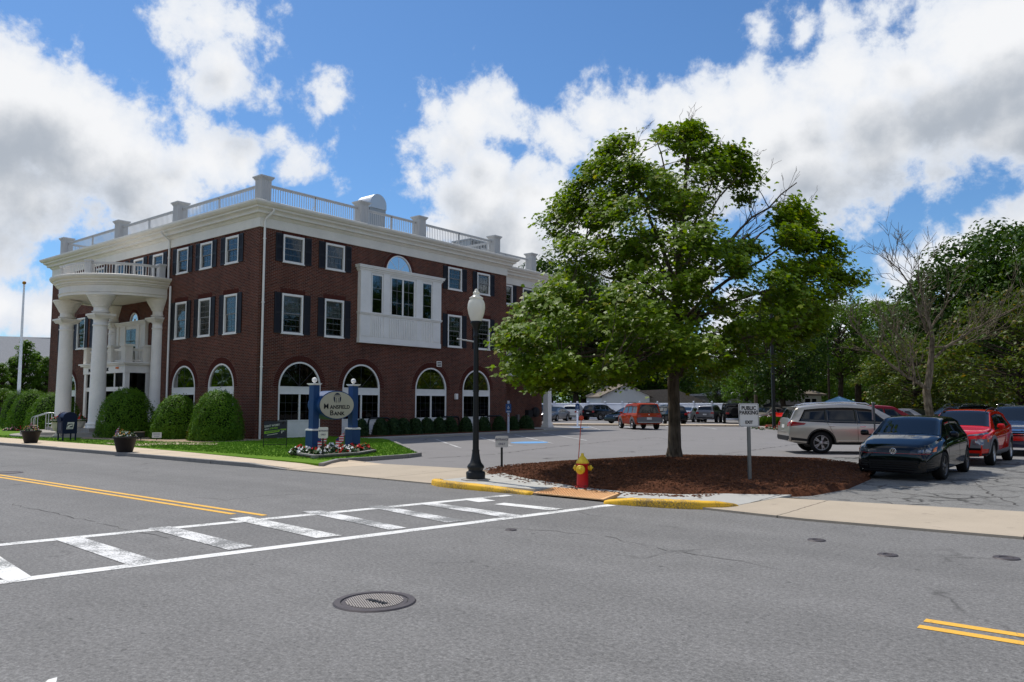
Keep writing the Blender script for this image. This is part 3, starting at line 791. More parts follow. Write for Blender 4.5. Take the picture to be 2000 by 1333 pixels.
# long cracks that weather has opened in the paving
ck = MB(); rk = random.Random(3)
def crack(pts, w=.02, z=.0125):
    P = []
    for (a, b) in zip(pts[:-1], pts[1:]):
        a = Vector(at(*a)); b = Vector(at(*b)); n = max(3, int((b - a).length / .18)); nn_ = Vector((-(b - a).y, (b - a).x)).normalized()
        for k in range(n): P.append(a.lerp(b, k / n) + nn_ * rk.uniform(-.05, .05))
    P.append(Vector(at(*pts[-1])))
    for a, b in zip(P[:-1], P[1:]):
        if rk.random() < .10: continue
        quadline(ck, a, a + (b - a) * 1.06, w * rk.uniform(.4, 1.5), z)
crack([(835, 896), (960, 889), (1080, 874), (1210, 861), (1280, 856)], .045); crack([(1380, 893), (1470, 880), (1560, 868)], .035); crack([(1100, 858), (1300, 862), (1400, 858)], .03); crack([(1330, 872), (1500, 868)], .02)
crack([(880, 1028), (1060, 1036), (1180, 1048), (1300, 1076), (1420, 1092), (1560, 1120)], .009, .0035); crack([(20, 985), (160, 1015), (330, 1052)], .010, .0035)
crack([(1700, 975), (1760, 990), (1830, 985)], .03, .0125); crack([(1640, 958), (1740, 962), (1850, 975), (1990, 972)], .03, .0125); crack([(1900, 940), (1930, 965), (1990, 990)], .025, .0125)
struct(ck.build('paving_crack', 'crack_dark'))
# far median kerb and planted island
fk = MB(); L0 = Vector(at(1062, 831.5)); L1 = Vector(at(1462, 834)); d = (L1 - L0).normalized(); n = Vector((-d.y, d.x))
fk.prism([tuple(L0), tuple(L1), tuple(L1 + n * 2.0), tuple(L0 + n * 2.0)], -.02, 0.13)
struct(fk.build('median', 'tan_concrete'))
ISL = [at(1458, 834), at(1500, 840), at(1550, 842.5), at(1640, 842), at(1660, 836), at(1640, 826), at(1500, 826), at(1455, 829)]
struct(MB().prism(ISL, -.02, .15).build('planted_island', 'plain_concrete'))
def shrink(P, k):
    cx = sum(p[0] for p in P) / len(P); cy = sum(p[1] for p in P) / len(P)
    return [(cx + (p[0] - cx) * k, cy + (p[1] - cy) * k) for p in P]
struct(MB().prism(shrink(ISL, .9), .15, .2).build('island_mulch', 'mulch'))

# ------------------------------------------------------------------ covers in the road
def round_cover(name, r, px, py, label, grate=True):
    p = at(px, py)
    t = thing(name, label, 'manhole cover', (p[0], p[1], 0.001))
    MB().lathe([(r - .055, .006), (r - .05, .012), (r, .012), (r + .012, .0)], 40, smooth=False, cap=False).build('frame', 'iron_cover', t)
    MB().lathe([(0, .006), (r - .065, .006), (r - .06, .002)], 40, smooth=False, cap=False).build('lid', 'iron_cover', t)
    return t
R0 = .345
mc = round_cover('manhole_cover', R0, 732, 1176, 'large round iron sewer cover with bright ribs in the street', True)
lid = [c for c in bpy.data.objects if c.parent == mc and c.name.startswith('lid')][0]
d0 = Vector(at(745, 1189)) - Vector(at(720, 1160)); ang = atan2(d0.y, d0.x)
rb = MB(); ri = .245
q0 = Vector(at(716, 1173)); q1 = Vector(at(757, 1183)); ta = atan2((q0 - q1).y, (q0 - q1).x)
ctr = Vector(at(732, 1176))
pm = (q0 + q1) / 2 - ctr
for i in range(-12, 13):
    o = i * .0198
    h = sqrt(max(0, ri * ri - o * o))
    if h < .02: continue
    segs = [(-h, h)]
    # leave the name plate free of ribs
    out = []
    N = 24
    for k in range(N):
        s0 = -h + 2 * h * k / N; s1 = -h + 2 * h * (k + 1) / N; sm = (s0 + s1) / 2
        x = cos(ang) * sm - sin(ang) * o; y = sin(ang) * sm + cos(ang) * o
        lx = (x - pm.x) * cos(ta) + (y - pm.y) * sin(ta); ly = -(x - pm.x) * sin(ta) + (y - pm.y) * cos(ta)
        if abs(lx) < .135 and abs(ly) < .034: continue
        if out and abs(out[-1][1] - s0) < 1e-6: out[-1][1] = s1
        else: out.append([s0, s1])
    for (s0, s1) in out:
        rb.at(Matrix.Rotation(ang, 4, 'Z')); rb.box(s0, s1, o - .0052, o + .0052, .006, .0125)
rb.at(None)
rb.build('rib', 'iron_bright', lid)
tm = MB(); text_on(tm, 'SEWER', .075, T(pm.x, pm.y, .009) @ Matrix.Rotation(ta, 4, 'Z'), 0, .003, bold=.002)
tm.build('lettering', 'black_iron', lid)
for px, py, r, lb in ((1595, 1056, .10, 'small round iron cap in the road nearest the painted kerb'), (1734, 1085, .10, 'small round iron cap in the road between two others'), (1966, 1091, .125, 'round iron cap in the road furthest to the right'), (14, 924, .34, 'flat round iron cover beside the left end of the yellow lines'), (998, 1036, .07, 'tiny valve cap in the road below the crosswalk end')):
    round_cover('road_cap', r, px, py, lb)

# ------------------------------------------------------------------ street lamp
lx, ly = at(929, 938, SW)
lamp = thing('street_lamp', 'black post lamp with white acorn globe on the street corner', 'street lamp', (lx, ly, SW))
b = MB(); b.lathe([(.31, 0), (.31, .02), (.29, .03)], 8, smooth=False); b.build('base_plate', 'plain_concrete', lamp)
b = MB()
b.lathe([(.20, .03), (.205, .16), (.19, .18), (.155, .19), (.16, .23), (.18, .26), (.18, .29), (.155, .33), (.12, .37), (.095, .46), (.08, .56), (.075, .60), (.082, .62), (.074, .64)], 18)
b.build('base', 'black_iron', lamp)
b = MB(); prof = []
b.lathe([(.068, .62), (.051, 3.05)], 14)
b.lathe([(.051, 3.02), (.066, 3.04), (.066, 3.08), (.054, 3.10), (.056, 3.2), (.10, 3.3), (.125, 3.34), (.125, 3.37), (.115, 3.38)], 20)
b.lathe([(.064, 1.86), (.070, 1.88), (.063, 1.90)], 14)
b.build('pole', 'black_iron', lamp)
dr = Vector((-_r[0], -_r[1], 0))
b = MB(); b.tube([(0, 0, 2.93), (dr.x * .40 , dr.y * .40, 3.0)], [.016, .014], 8); b.ball((dr.x * .40, dr.y * .40, 3.0), .02, 6); b.build('banner_arm', 'dull_metal', lamp)
b = MB()
b.lathe([(.105, 3.37), (.13, 3.42), (.172, 3.55), (.19, 3.66), (.186, 3.75), (.165, 3.82), (.135, 3.86), (.15, 3.875), (.15, 3.89), (.10, 3.92), (.07, 3.95), (.06, 3.97), (.075, 3.985), (.07, 4.01), (.045, 4.03), (.03, 4.045), (.036, 4.06), (.02, 4.08), (0, 4.09)], 28)
b.build('globe', 'lamp_globe', lamp)

# ------------------------------------------------------------------ fire hydrant with its marker rod
hx, hy = at(1138, 954, .08)
hyd = thing('fire_hydrant', 'red fire hydrant with yellow cap and outlets beside the mulch', 'hydrant', (hx, hy, .06), YAW)
b = MB(); b.lathe([(.16, 0), (.16, .045), (.115, .05), (.112, .07), (.108, .47), (.122, .475), (.122, .50), (.10, .505)], 24); 
for k in range(6): b.cbox(.14 * cos(k * pi / 3), .14 * sin(k * pi / 3), .055, .03, .03, .02)
b.build('barrel', 'hydrant_red', hyd)
b = MB(); b.lathe([(.125, .50), (.128, .52), (.118, .535), (.10, .56), (.065, .61), (.035, .64), (.028, .66), (.028, .69), (0, .695)], 24); b.build('bonnet', 'hydrant_yellow', hyd)
def outlet(M, r, l):
    b = MB().at(M); b.lathe([(r * .8, 0), (r * .8, l * .45), (r, l * .45), (r, l * .8), (r * .8, l * .9), (r * .35, l * .92), (r * .35, l * 1.15), (0, l * 1.15)], 16)
    return b.build('outlet_cap', 'hydrant_yellow', hyd)
outlet(T(-.03, -.10, .39) @ Matrix.Rotation(radians(-20), 4, 'Z') @ Matrix.Rotation(pi / 2, 4, 'X'), .088, .12)
outlet(T(.09, 0, .41) @ Matrix.Rotation(pi / 2, 4, 'Y'), .055, .10)
outlet(T(-.09, .02, .41) @ Matrix.Rotation(-pi / 2, 4, 'Y'), .055, .08)
rx, ry = hx - .10 * _r[0] + .22 * _fh[0], hy - .10 * _r[1] + .22 * _fh[1]
rod = thing('hydrant_marker', 'thin red marker rod with an orange disc behind the hydrant', 'marker rod', (rx, ry, .1), YAW)
MB().tube([(0, 0, 0), (.10, 0, 1.28)], .009, 6).build('rod', 'rod_red', rod)
MB().at(T(.103, 0, 1.33) @ Matrix.Rotation(pi / 2, 4, 'X')).lathe([(0, -.006), (.05, -.006), (.05, .006), (0, .006)], 16).build('disc', 'rod_red', rod)

# ------------------------------------------------------------------ small traffic signs
def rrect(w, h, r, n=5):
    pts = []
    for cx, cy, a0 in ((w / 2 - r, -h / 2 + r, -pi / 2), (w / 2 - r, h / 2 - r, 0), (-w / 2 + r, h / 2 - r, pi / 2), (-w / 2 + r, -h / 2 + r, pi)):
        for k in range(n + 1):
            a = a0 + pi / 2 * k / n; pts.append((cx + r * cos(a), cy + r * sin(a)))
    return pts
def sign(name, label, px, py, h, z0, z1, w, hh, lines, face, edge, post_mat, text_mat, postw=.06, back=False, rot=YAW, loc=None, border=True):
    p = loc or at(px, py, h)
    t = thing(name, label, 'sign', (p[0], p[1], h - .05), rot)
    if postw > .05 and post_mat == 'sign_green_black': MB().box(-postw / 2, postw / 2, -.012, .012, 0, z1 - .02).build('post', post_mat, t)
    else:
        b = MB().box(-postw / 2, postw / 2, -.012, .008, 0, z1 - .02)
        b.box(-postw / 2 - .012, -postw / 2, .008, .02, 0, z1 - .02).box(postw / 2, postw / 2 + .012, .008, .02, 0, z1 - .02)
        b.build('post', post_mat, t)
    if back: t.rotation_euler.z = rot + pi
    pl = MB().slab_y([(x, y + (z0 + z1) / 2) for x, y in rrect(w, hh, .035)], -.022, -.0125)
    panel = pl.build('panel', face, t)
    if border:
        q = rrect(w - .02, hh - .02, .03); q2 = rrect(w - .036, hh - .036, .024); n = len(q)
        bm_ = MB(); zc = (z0 + z1) / 2
        bm_.add([(x, -.0235, y + zc) for x, y in q] + [(x, -.0235, y + zc) for x, y in q2], [(i, (i + 1) % n, n + (i + 1) % n, n + i) for i in range(n)])
        bm_.build('border', edge, panel)
    for (txt, size, dz, sx) in lines:
        tm = MB(); text_on(tm, txt, size, T(0, -.0255, (z0 + z1) / 2 + dz) @ UP, 0, .002, bold=.003, sx=sx); tm.build('lettering', text_mat, panel)
    return t
sign('parking_sign', 'tall white public parking exit sign on a steel post in the mulch', 1465, 938, .2, 1.10, 1.57, .40, .47, [('PUBLIC', .105, .135, .86), ('PARKING', .105, .045, .86), ('EXIT', .085, -.145, .86)], 'sign_white', 'letter_black', 'post_steel', 'letter_black', .05)
sign('entrance_sign', 'white entrance only sign on a black post at the edge of the mulch', 980, 916, .09, .58, .87, .33, .29, [('ENTRANCE', .072, .05, .86), ('ONLY', .072, -.06, .86)], 'sign_white', 'letter_grey', 'sign_green_black', 'letter_grey', .055, border=False)
sign('entrance_sign', 'white entrance only sign on a thin post in front of the bank flower bed', 630, 894, .12, .62, .95, .29, .33, [('ENTRANCE', .062, .05, .86), ('ONLY', .062, -.06, .86)], 'sign_white', 'letter_grey', 'sign_green_black', 'letter_grey', .052, rot=YAW + .5, border=False)
bx = aty(1704, 24.6)
sign('parking_sign', 'sign on a steel post seen from behind, between the silver SUV and the black hatchback', 0, 0, .05, 1.25, 1.75, .30, .52, [], 'aluminium', 'aluminium', 'post_steel', 'letter_black', .045, back=True, loc=bx, rot=YAW + .9, border=False)
def ada(label, px, py, h):
    p = at(px, py, h); t = thing('parking_sign', label, 'sign', (p[0], p[1], h - .03), YAW)
    MB().box(-.06, .06, -.06, .06, 0, 1.75).build('post', 'fence_white', t)
    b = MB(); b.cbox(0, 0, 1.77, .16, .16, .04).cbox(0, 0, 1.82, .12, .12, .06); b.build('post_cap', 'fence_white', t)
    pn = MB().slab_y([(x, y + 1.42) for x, y in rrect(.32, .52, .03)], -.075, -.062).build('panel', 'sign_blue', t)
    b = MB(); b.M = T(0, -.078, 1.47) @ UP
    b.lathe([(.035, 0), (.055, 0)], 14, c=(0, -.03), cap=False, smooth=False); b.ball((-.005, .075, 0), .018, 6); b.box(-.015, .005, 0, .06, -.001, .001); b.box(-.015, .04, 0, .015, -.001, .001)
    b.M = None; b.build('symbol', 'sign_white', pn)
    for w_, z_ in ((.12, 1.20), (.10, 1.25)): MB().box(-w_, w_, -.077, -.0755, z_, z_ + .025).build('sign_line', 'sign_white', pn)
    b = MB(); b.M = T(0, -.062, .98) @ UP; b.lathe([(0, 0), (.035, 0)], 10, cap=False, smooth=False); b.build('reflector', 'rod_red', t)
ada('blue accessible parking sign on a white post beside the brick wall', 993, 845, .08)
ada('blue accessible parking sign on a white post before the far parked cars', 1128, 831.5, .1)
# ------------------------------------------------------------------ the brick bank building
BX, BY = -31.78, 20.67
bank = thing('bank_building', 'three storey red brick bank with white columned portico and roof railing', 'building', (-43.5, 29.7, 0))
OFF = (43.5, -29.7, 0)
FL = T(0, BY, 0)                                    # street front: local x = world X
FR = T(BX, 0, 0) @ Matrix.Rotation(pi / 2, 4, 'Z')  # side front: local x = world Y
def bpart(mb, name, mats, parent=None, label=None):
    return mb.build(name, mats, parent or bank, None if parent else OFF, 0, label)
def facade(mb, M, x0, x1, z0, z1, ops, depth=.16):
    """brick skin with real openings; ops = (xa, xb, za, zb, arched)"""
    mb.at(M)
    xs = sorted({x0, x1} | {o[0] for o in ops} | {o[1] for o in ops})
    zs = sorted({z0, z1} | {o[2] for o in ops} | {o[3] for o in ops})
    for i in range(len(xs) - 1):
        for j in range(len(zs) - 1):
            cx, cz = (xs[i] + xs[i + 1]) / 2, (zs[j] + zs[j + 1]) / 2
            if any(o[0] < cx < o[1] and o[2] < cz < o[3] for o in ops): continue
            mb.add([(xs[i], 0, zs[j]), (xs[i + 1], 0, zs[j]), (xs[i + 1], 0, zs[j + 1]), (xs[i], 0, zs[j + 1])], [(0, 1, 2, 3)])
    for (xa, xb, za, zb, arch) in ops:
        if arch:
            r = (xb - xa) / 2; cx = (xa + xb) / 2; zs_ = zb - r; N = 20
            arc = [(cx + r * cos(pi * k / N), zs_ + r * sin(pi * k / N)) for k in range(N + 1)]
            for k in range(N):
                (p, q) = arc[k], arc[k + 1]
                mb.add([(p[0], 0, p[1]), (p[0], 0, zb), (q[0], 0, zb), (q[0], 0, q[1])], [(0, 1, 2, 3)] if p[1] < zb - 1e-6 else [(1, 2, 3)])
                mb.add([(p[0], 0, p[1]), (q[0], 0, q[1]), (q[0], depth, q[1]), (p[0], depth, p[1])], [(0, 1, 2, 3)])
            zt = zs_
        else:
            zt = zb
            mb.add([(xa, 0, zb), (xb, 0, zb), (xb, depth, zb), (xa, depth, zb)], [(3, 2, 1, 0)])
        mb.add([(xa, 0, za), (xa, 0, zt), (xa, depth, zt), (xa, depth, za)], [(0, 1, 2, 3)])
        mb.add([(xb, 0, za), (xb, 0, zt), (xb, depth, zt), (xb, depth, za)], [(3, 2, 1, 0)])
        mb.add([(xa, 0, za), (xb, 0, za), (xb, depth, za), (xa, depth, za)], [(0, 3, 2, 1)])
    mb.at(None)
W3 = (8.5, 9.82); W2 = (5.08, 6.98)
RW = [22.55, 25.05, 33.95, 36.55]
LW = [-34.06, -36.40, -38.70, -48.3, -50.6, -52.9]
RA = [(23.08, 2.42), (26.9, 2.48), (32.02, 2.5), (35.92, 2.5)]
LA = [(-34.72, 2.26), (-38.22, 2.26), (-47.35, 2.26), (-52.1, 2.26)]
opsR = [(c - .60, c + .60, *W3, False) for c in RW] + [(c - .60, c + .60, *W2, False) for c in RW] + [(c - w / 2, c + w / 2, .12, 2.53 + w / 2, True) for c, w in RA] + [(28.5, 30.42, 8.9, 8.9 + .97, True)]
opsL = [(c - .57, c + .57, *W3, False) for c in LW + [-41.3, -43.5, -45.7]] + [(c - .57, c + .57, *W2, False) for c in LW] + [(c - w / 2, c + w / 2, .12, 2.53 + w / 2, True) for c, w in LA] + [(-44.3, -43.3, 6.28, 6.83, True)]
wall = MB()
facade(wall, FR, 20.67, 38.8, -.1, 10.02, opsR)
facade(wall, FL, -55.2, BX, -.1, 10.02, opsL)
# flank returns and the recessed rear wing
wall.add([(BX, 38.8, -.1), (-33.5, 38.8, -.1), (-33.5, 38.8, 10.02), (BX, 38.8, 10.02)], [(0, 1, 2, 3)])
facade(wall, T(-33.5, 0, 0) @ Matrix.Rotation(pi / 2, 4, 'Z'), 38.8, 44.9, -.1, 9.9, [(40.35, 41.55, *W3, False), (40.35, 41.55, 5.08, 6.98, False), (42.7, 43.9, *W3, False)])
wall.add([(-33.5, 44.9, -.1), (-55.2, 44.9, -.1), (-55.2, 44.9, 9.9), (-33.5, 44.9, 9.9)], [(0, 1, 2, 3)])
wall.add([(-55.2, 44.9, -.1), (-55.2, BY, -.1), (-55.2, BY, 10.02), (-55.2, 44.9, 10.02)], [(0, 1, 2, 3)])
bpart(wall, 'wall', 'red_brick')
# soldier-brick lintels and arch rings
def lintel(M, c, w, z0, h=.22):
    b = MB().at(M); n = int(w / .078)
    b.box(c - w / 2, c + w / 2, -.006, .05, z0, z0 + h, 1)
    for k in range(n):
        x = c - w / 2 + w * k / n
        b.box(x + .005, x + w / n - .005, -.014, .04, z0 + .004, z0 + h - .004, 0)
    bpart(b, 'lintel', ['arch_brick', 'mortar'])
def archring(M, c, r, zs, t=.24):
    b = MB().at(M); n = int(pi * (r + t / 2) / .085); N = 40
    q = [(c + r * cos(pi * k / N), zs + r * sin(pi * k / N)) for k in range(N + 1)] + [(c + (r + t) * cos(pi * k / N), zs + (r + t) * sin(pi * k / N)) for k in range(N, -1, -1)]
    for k in range(N):
        a = pi * k / N; a2 = pi * (k + 1) / N
        b.slab_y([(c + r * cos(a), zs + r * sin(a)), (c + (r + t) * cos(a), zs + (r + t) * sin(a)), (c + (r + t) * cos(a2), zs + (r + t) * sin(a2)), (c + r * cos(a2), zs + r * sin(a2))], -.006, .03, 1)
    for k in range(n):
        a = pi * (k + .07) / n; a2 = pi * (k + .93) / n
        ri, ro = r + .006, r + t - .008
        b.slab_y([(c + ri * cos(a), zs + ri * sin(a)), (c + ro * cos(a), zs + ro * sin(a)), (c + ro * cos(a2), zs + ro * sin(a2)), (c + ri * cos(a2), zs + ri * sin(a2))], -.016, .02, 0)
    bpart(b, 'brick_arch', ['arch_brick', 'mortar'])
for c in RW: lintel(FR, c, 1.42, W2[1] + .005); lintel(FR, c, 1.42, W3[1] + .005, .17)
for c in LW: lintel(FL, c, 1.36, W2[1] + .005); lintel(FL, c, 1.36, W3[1] + .005, .17)
for c, w in RA: archring(FR, c, w / 2 + .01, 2.53, .30)
for c, w in LA: archring(FL, c, w / 2 + .01, 2.53, .30)
archring(FR, 29.46, .97, 8.9, .2)
archring(FL, -43.8, .51, 6.28, .2)

# ---- sash windows: frame > pane, blind; shutters beside them
def sash_window(w, h, blind, rows):
    f = MB(); t = .085
    f.box(-w / 2, -w / 2 + t, -.035, .10, 0, h).box(w / 2 - t, w / 2, -.035, .10, 0, h)
    f.box(-w / 2 + t, w / 2 - t, -.035, .10, h - t * 1.2, h).box(-w / 2 - .03, w / 2 + .03, -.06, .10, -.05, 0)
    f.box(-w / 2 + t, w / 2 - t, -.03, .10, 0, .06)
    fr = f.build('window', 'white_trim', bank)
    s = MB(); iw = w / 2 - t
    for z0, z1, y in ((.06, h / 2 + .02, .05), (h / 2 - .02, h - t * 1.2, .02)):
        s.box(-iw, -iw + .04, y, y + .03, z0, z1).box(iw - .04, iw, y, y + .03, z0, z1)
        s.box(-iw + .04, iw - .04, y, y + .03, z0, z0 + .045).box(-iw + .04, iw - .04, y, y + .03, z1 - .045, z1)
        for k in range(1, 4): x = -iw + 2 * iw * k / 4; s.box(x - .008, x + .008, y + .012, y + .022, z0 + .045, z1 - .045)
        for k in range(1, rows): z = z0 + (z1 - z0) * k / rows; s.box(-iw + .04, iw - .04, y + .011, y + .021, z - .008, z + .008)
    s.build('sash', 'muntin', fr)
    g = MB()
    g.box(-iw + .04, iw - .04, .062, .066, .105, h / 2 - .025); g.box(-iw + .04, iw - .04, .032, .036, h / 2 + .025, h - t * 1.2 - .045)
    g.build('pane', 'window_glass', fr)
    MB().box(-iw, iw, .30, .32, 0, h).build('room_shade_backing', 'unlit_room_shade', fr)
    bl = MB()
    z = h - .1; zb = h * blind
    while z > zb: bl.box(-iw + .02, iw - .02, .12, .125, z - .045, z - .006); z -= .05
    if zb < h - .1: bl.build('blind', 'blind', fr)
    return fr
protoW = {}
def wplace(o, M, x, z):
    m = M @ T(x, 0, z)
    o.location = m.translation + Vector(OFF); o.rotation_euler.z = m.to_euler().z
def window(kind, M, x, z, w, h, blind, rows):
    key = (kind, blind)
    if key not in protoW: o = protoW[key] = sash_window(w, h, blind, rows)
    else: o = copy_tree(protoW[key], bank)
    wplace(o, M, x, z); return o
def shutter_mesh(h, w=.38):
    s = MB(); s.box(-w / 2, -w / 2 + .05, -.05, -.012, 0, h).box(w / 2 - .05, w / 2, -.05, -.012, 0, h)
    for z0, z1 in ((0, .09), (h * .5 - .04, h * .5 + .04), (h - .07, h)): s.box(-w / 2 + .05, w / 2 - .05, -.05, -.012, z0, z1)
    z = .1
    s.box(-w / 2 + .05, w / 2 - .05, -.03, -.015, .09, h - .07)
    while z < h - .1:
        if abs(z - h * .5) > .06: s.add([(-w / 2 + .05, -.045, z), (w / 2 - .05, -.045, z), (w / 2 - .05, -.03, z + .035), (-w / 2 + .05, -.03, z + .035)], [(0, 1, 2, 3)])
        z += .045
    return s.mesh('shutter', 'shutter_black')
SHM = {}
def shutters(M, x, z, h, dx):
    if h not in SHM: SHM[h] = shutter_mesh(h)
    for sx in (-dx, dx):
        o = link('shutter', SHM[h], bank); wplace(o, M, x + sx, z)
for i, c in enumerate(RW):
    window('R3', FR, c, W3[0], 1.2, 1.32, 1.0, 2); window('R2', FR, c, W2[0], 1.2, 1.9, (.45, .55, .45, .6)[i], 3)
    shutters(FR, c, W3[0] - .02, 1.36, .83); shutters(FR, c, W2[0] - .02, 1.94, .83)
for i, c in enumerate(LW):
    window('L3', FL, c, W3[0], 1.14, 1.32, 1.0, 2); window('L2', FL, c, W2[0], 1.14, 1.9, .42, 3)
    shutters(FL, c, W3[0] - .02, 1.36, .78); shutters(FL, c, W2[0] - .02, 1.94, .78)
for c in (-41.3, -43.5, -45.7): window('L3', FL, c, W3[0], 1.14, 1.32, 1.0, 2); shutters(FL, c, W3[0] - .02, 1.36, .78)
FW = T(-33.5, 0, 0) @ Matrix.Rotation(pi / 2, 4, 'Z')
window('R3', FW, 40.95, W3[0], 1.2, 1.32, 1.0, 2); shutters(FW, 40.95, W3[0] - .02, 1.36, .83); window('R2', FW, 40.95, W2[0], 1.2, 1.9, .45, 3); shutters(FW, 40.95, W2[0] - .02, 1.94, .83)
window('R3', FW, 43.3, W3[0], 1.2, 1.32, 1.0, 2)

# ---- round-headed ground floor windows
def arch_window(w):
    r = w / 2; zs = 2.41; ft = .075; N = 24
    f = MB()
    for k in range(N):
        a, a2 = pi * k / N, pi * (k + 1) / N
        f.slab_y([(r * cos(a), zs + r * sin(a)), ((r - ft) * cos(a), zs + (r - ft) * sin(a)), ((r - ft) * cos(a2), zs + (r - ft) * sin(a2)), (r * cos(a2), zs + r * sin(a2))][::-1], -.02, .09)
    f.box(-r, -r + ft, -.02, .09, 0, zs).box(r - ft, r, -.02, .09, 0, zs)
    f.box(-r + ft, r - ft, -.01, .09, 2.07, 2.39).box(-r + ft, r - ft, -.025, .0, 2.39, 2.43).box(-r + ft, r - ft, -.022, .0, 2.06, 2.09)
    f.box(-.045, .045, -.01, .09, .83, 2.06)
    f.box(-r + ft, r - ft, -.015, .09, .77, .83)
    f.box(-r + ft, r - ft, .01, .09, 0, .77)
    for s in (-1, 1):
        x0, x1 = sorted((s * .07, s * (r - ft - .06)))
        f.box(x0, x1, -.004, .01, .12, .70); f.box(x0 + .09, x1 - .09, -.012, -.004, .2, .62)
    fr = f.build('arched_window', 'white_trim', bank)
    g = MB(); q = r - ft
    pts = [(q * cos(pi * k / N), zs + .02 + (q - .02) * sin(pi * k / N)) for k in range(N + 1)]
    g.slab_y(pts[::-1], .04, .045); g.box(-q, -.045, .04, .045, .83, 2.06).box(.045, q, .04, .045, .83, 2.06)
    g.build('pane', 'dark_window_glass', fr)
    m = MB()
    for a in (pi * .25, pi * .5, pi * .75): 
        m.add([(-.012 * sin(a), .038, zs + .012 * cos(a) + .03), (.012 * sin(a), .038, zs - .012 * cos(a) + .03), (.012 * sin(a) + q * cos(a), .038, zs - .012 * cos(a) + q * sin(a)), (-.012 * sin(a) + q * cos(a), .038, zs + .012 * cos(a) + q * sin(a))], [(0, 1, 2, 3)])
    for s in (-1, 1):
        for k in (1, 2): x = s * (.045 + (q - .045) * k / 3); m.box(x - .008, x + .008, .032, .039, .83, 2.06)
        for z in (1.24, 1.65): m.box(min(s * .045, s * q), max(s * .045, s * q), .031, .038, z - .008, z + .008)
    m.build('muntin', 'dark_muntin', fr)
    MB().box(-r, r, .5, .52, 0, zs + r).build('room_shade_backing', 'unlit_room_shade', fr)
    return fr
pa = {}
for M, L in ((FR, RA), (FL, LA)):
    for c, w in L:
        k = round(w, 1)
        o = copy_tree(pa[k], bank) if k in pa else pa.setdefault(k, arch_window(w))
        wplace(o, M, c, .12)
# fanlights
def fanlight(M, c, z, r):
    b = MB().at(M); N = 18
    for k in range(N):
        a, a2 = pi * k / N, pi * (k + 1) / N
        b.slab_y([(c + r * cos(a), z + r * sin(a)), (c + (r - .06) * cos(a), z + (r - .06) * sin(a)), (c + (r - .06) * cos(a2), z + (r - .06) * sin(a2)), (c + r * cos(a2), z + r * sin(a2))][::-1], -.02, .1)
    b.box(c - r, c + r, -.02, .1, z - .02, z + .03)
    fr = bpart(b, 'fanlight', 'white_trim')
    g = MB().at(M); g.slab_y([(c + (r - .06) * cos(pi * k / N), z + .03 + (r - .09) * sin(pi * k / N)) for k in range(N, -1, -1)], .04, .046)
    bp = g.build('pane', 'window_glass', fr)
    m = MB().at(M)
    for a in (.25, .5, .75):
        a *= pi; m.add([(c - .014 * sin(a), .036, z + .03 + .014 * cos(a)), (c + .014 * sin(a), .036, z + .03 - .014 * cos(a)), (c + .014 * sin(a) + (r - .06) * cos(a), .036, z + .01 - .014 * cos(a) + (r - .06) * sin(a)), (c - .014 * sin(a) + (r - .06) * cos(a), .036, z + .01 + .014 * cos(a) + (r - .06) * sin(a))], [(0, 1, 2, 3)])
    m.slab_y([(c + .14 * cos(pi * k / 8), z + .03 + .14 * sin(pi * k / 8)) for k in range(8, -1, -1)], .03, .038)
    m.build('muntin', 'white_trim', fr)
    r_ = MB().at(M).box(c - r, c + r, .3, .32, z - .1, z + r); r_.build('room_shade_backing', 'unlit_room_shade', fr)
fanlight(FR, 29.46, 8.93, .95); fanlight(FL, -43.8, 6.3, .5)

# ---- projecting oriel on the side front
o = MB().at(FR); y = -.20
o.box(26.55, 32.55, y, 0, 4.95, 8.75)
o.at(None)
oriel = bpart(o, 'oriel_bay', 'white_trim')
o = MB().at(FR)
for z0, z1, e in ((8.66, 8.74, .05), (8.74, 8.84, .10), (8.84, 8.93, .17), (8.93, 8.98, .2)): o.box(26.55 - e, 32.55 + e, y - e, 0, z0, z1)
o.box(26.5, 32.62, y - .09, 0, 6.47, 6.53).box(26.53, 32.58, y - .05, 0, 6.40, 6.47)
o.box(26.53, 32.57, y - .03, 0, 4.90, 5.16)
for xa, xb in ((26.55, 27.25), (28.12, 28.55), (30.55, 31.0), (31.85, 32.55)):
    o.box(xa, xb, y - .05, y, 6.53, 8.66)
    o.box(xa + .05, xb - .05, y - .03, y, 5.25, 6.35)
for xa, xb in ((27.25, 28.12), (28.55, 30.55), (31.0, 31.85)):
    x = xa + .06
    while x < xb - .08: o.box(x, x + .075, y - .032, y, 5.25, 6.33); x += .13
o.build('bay_trim', 'white_trim', oriel)
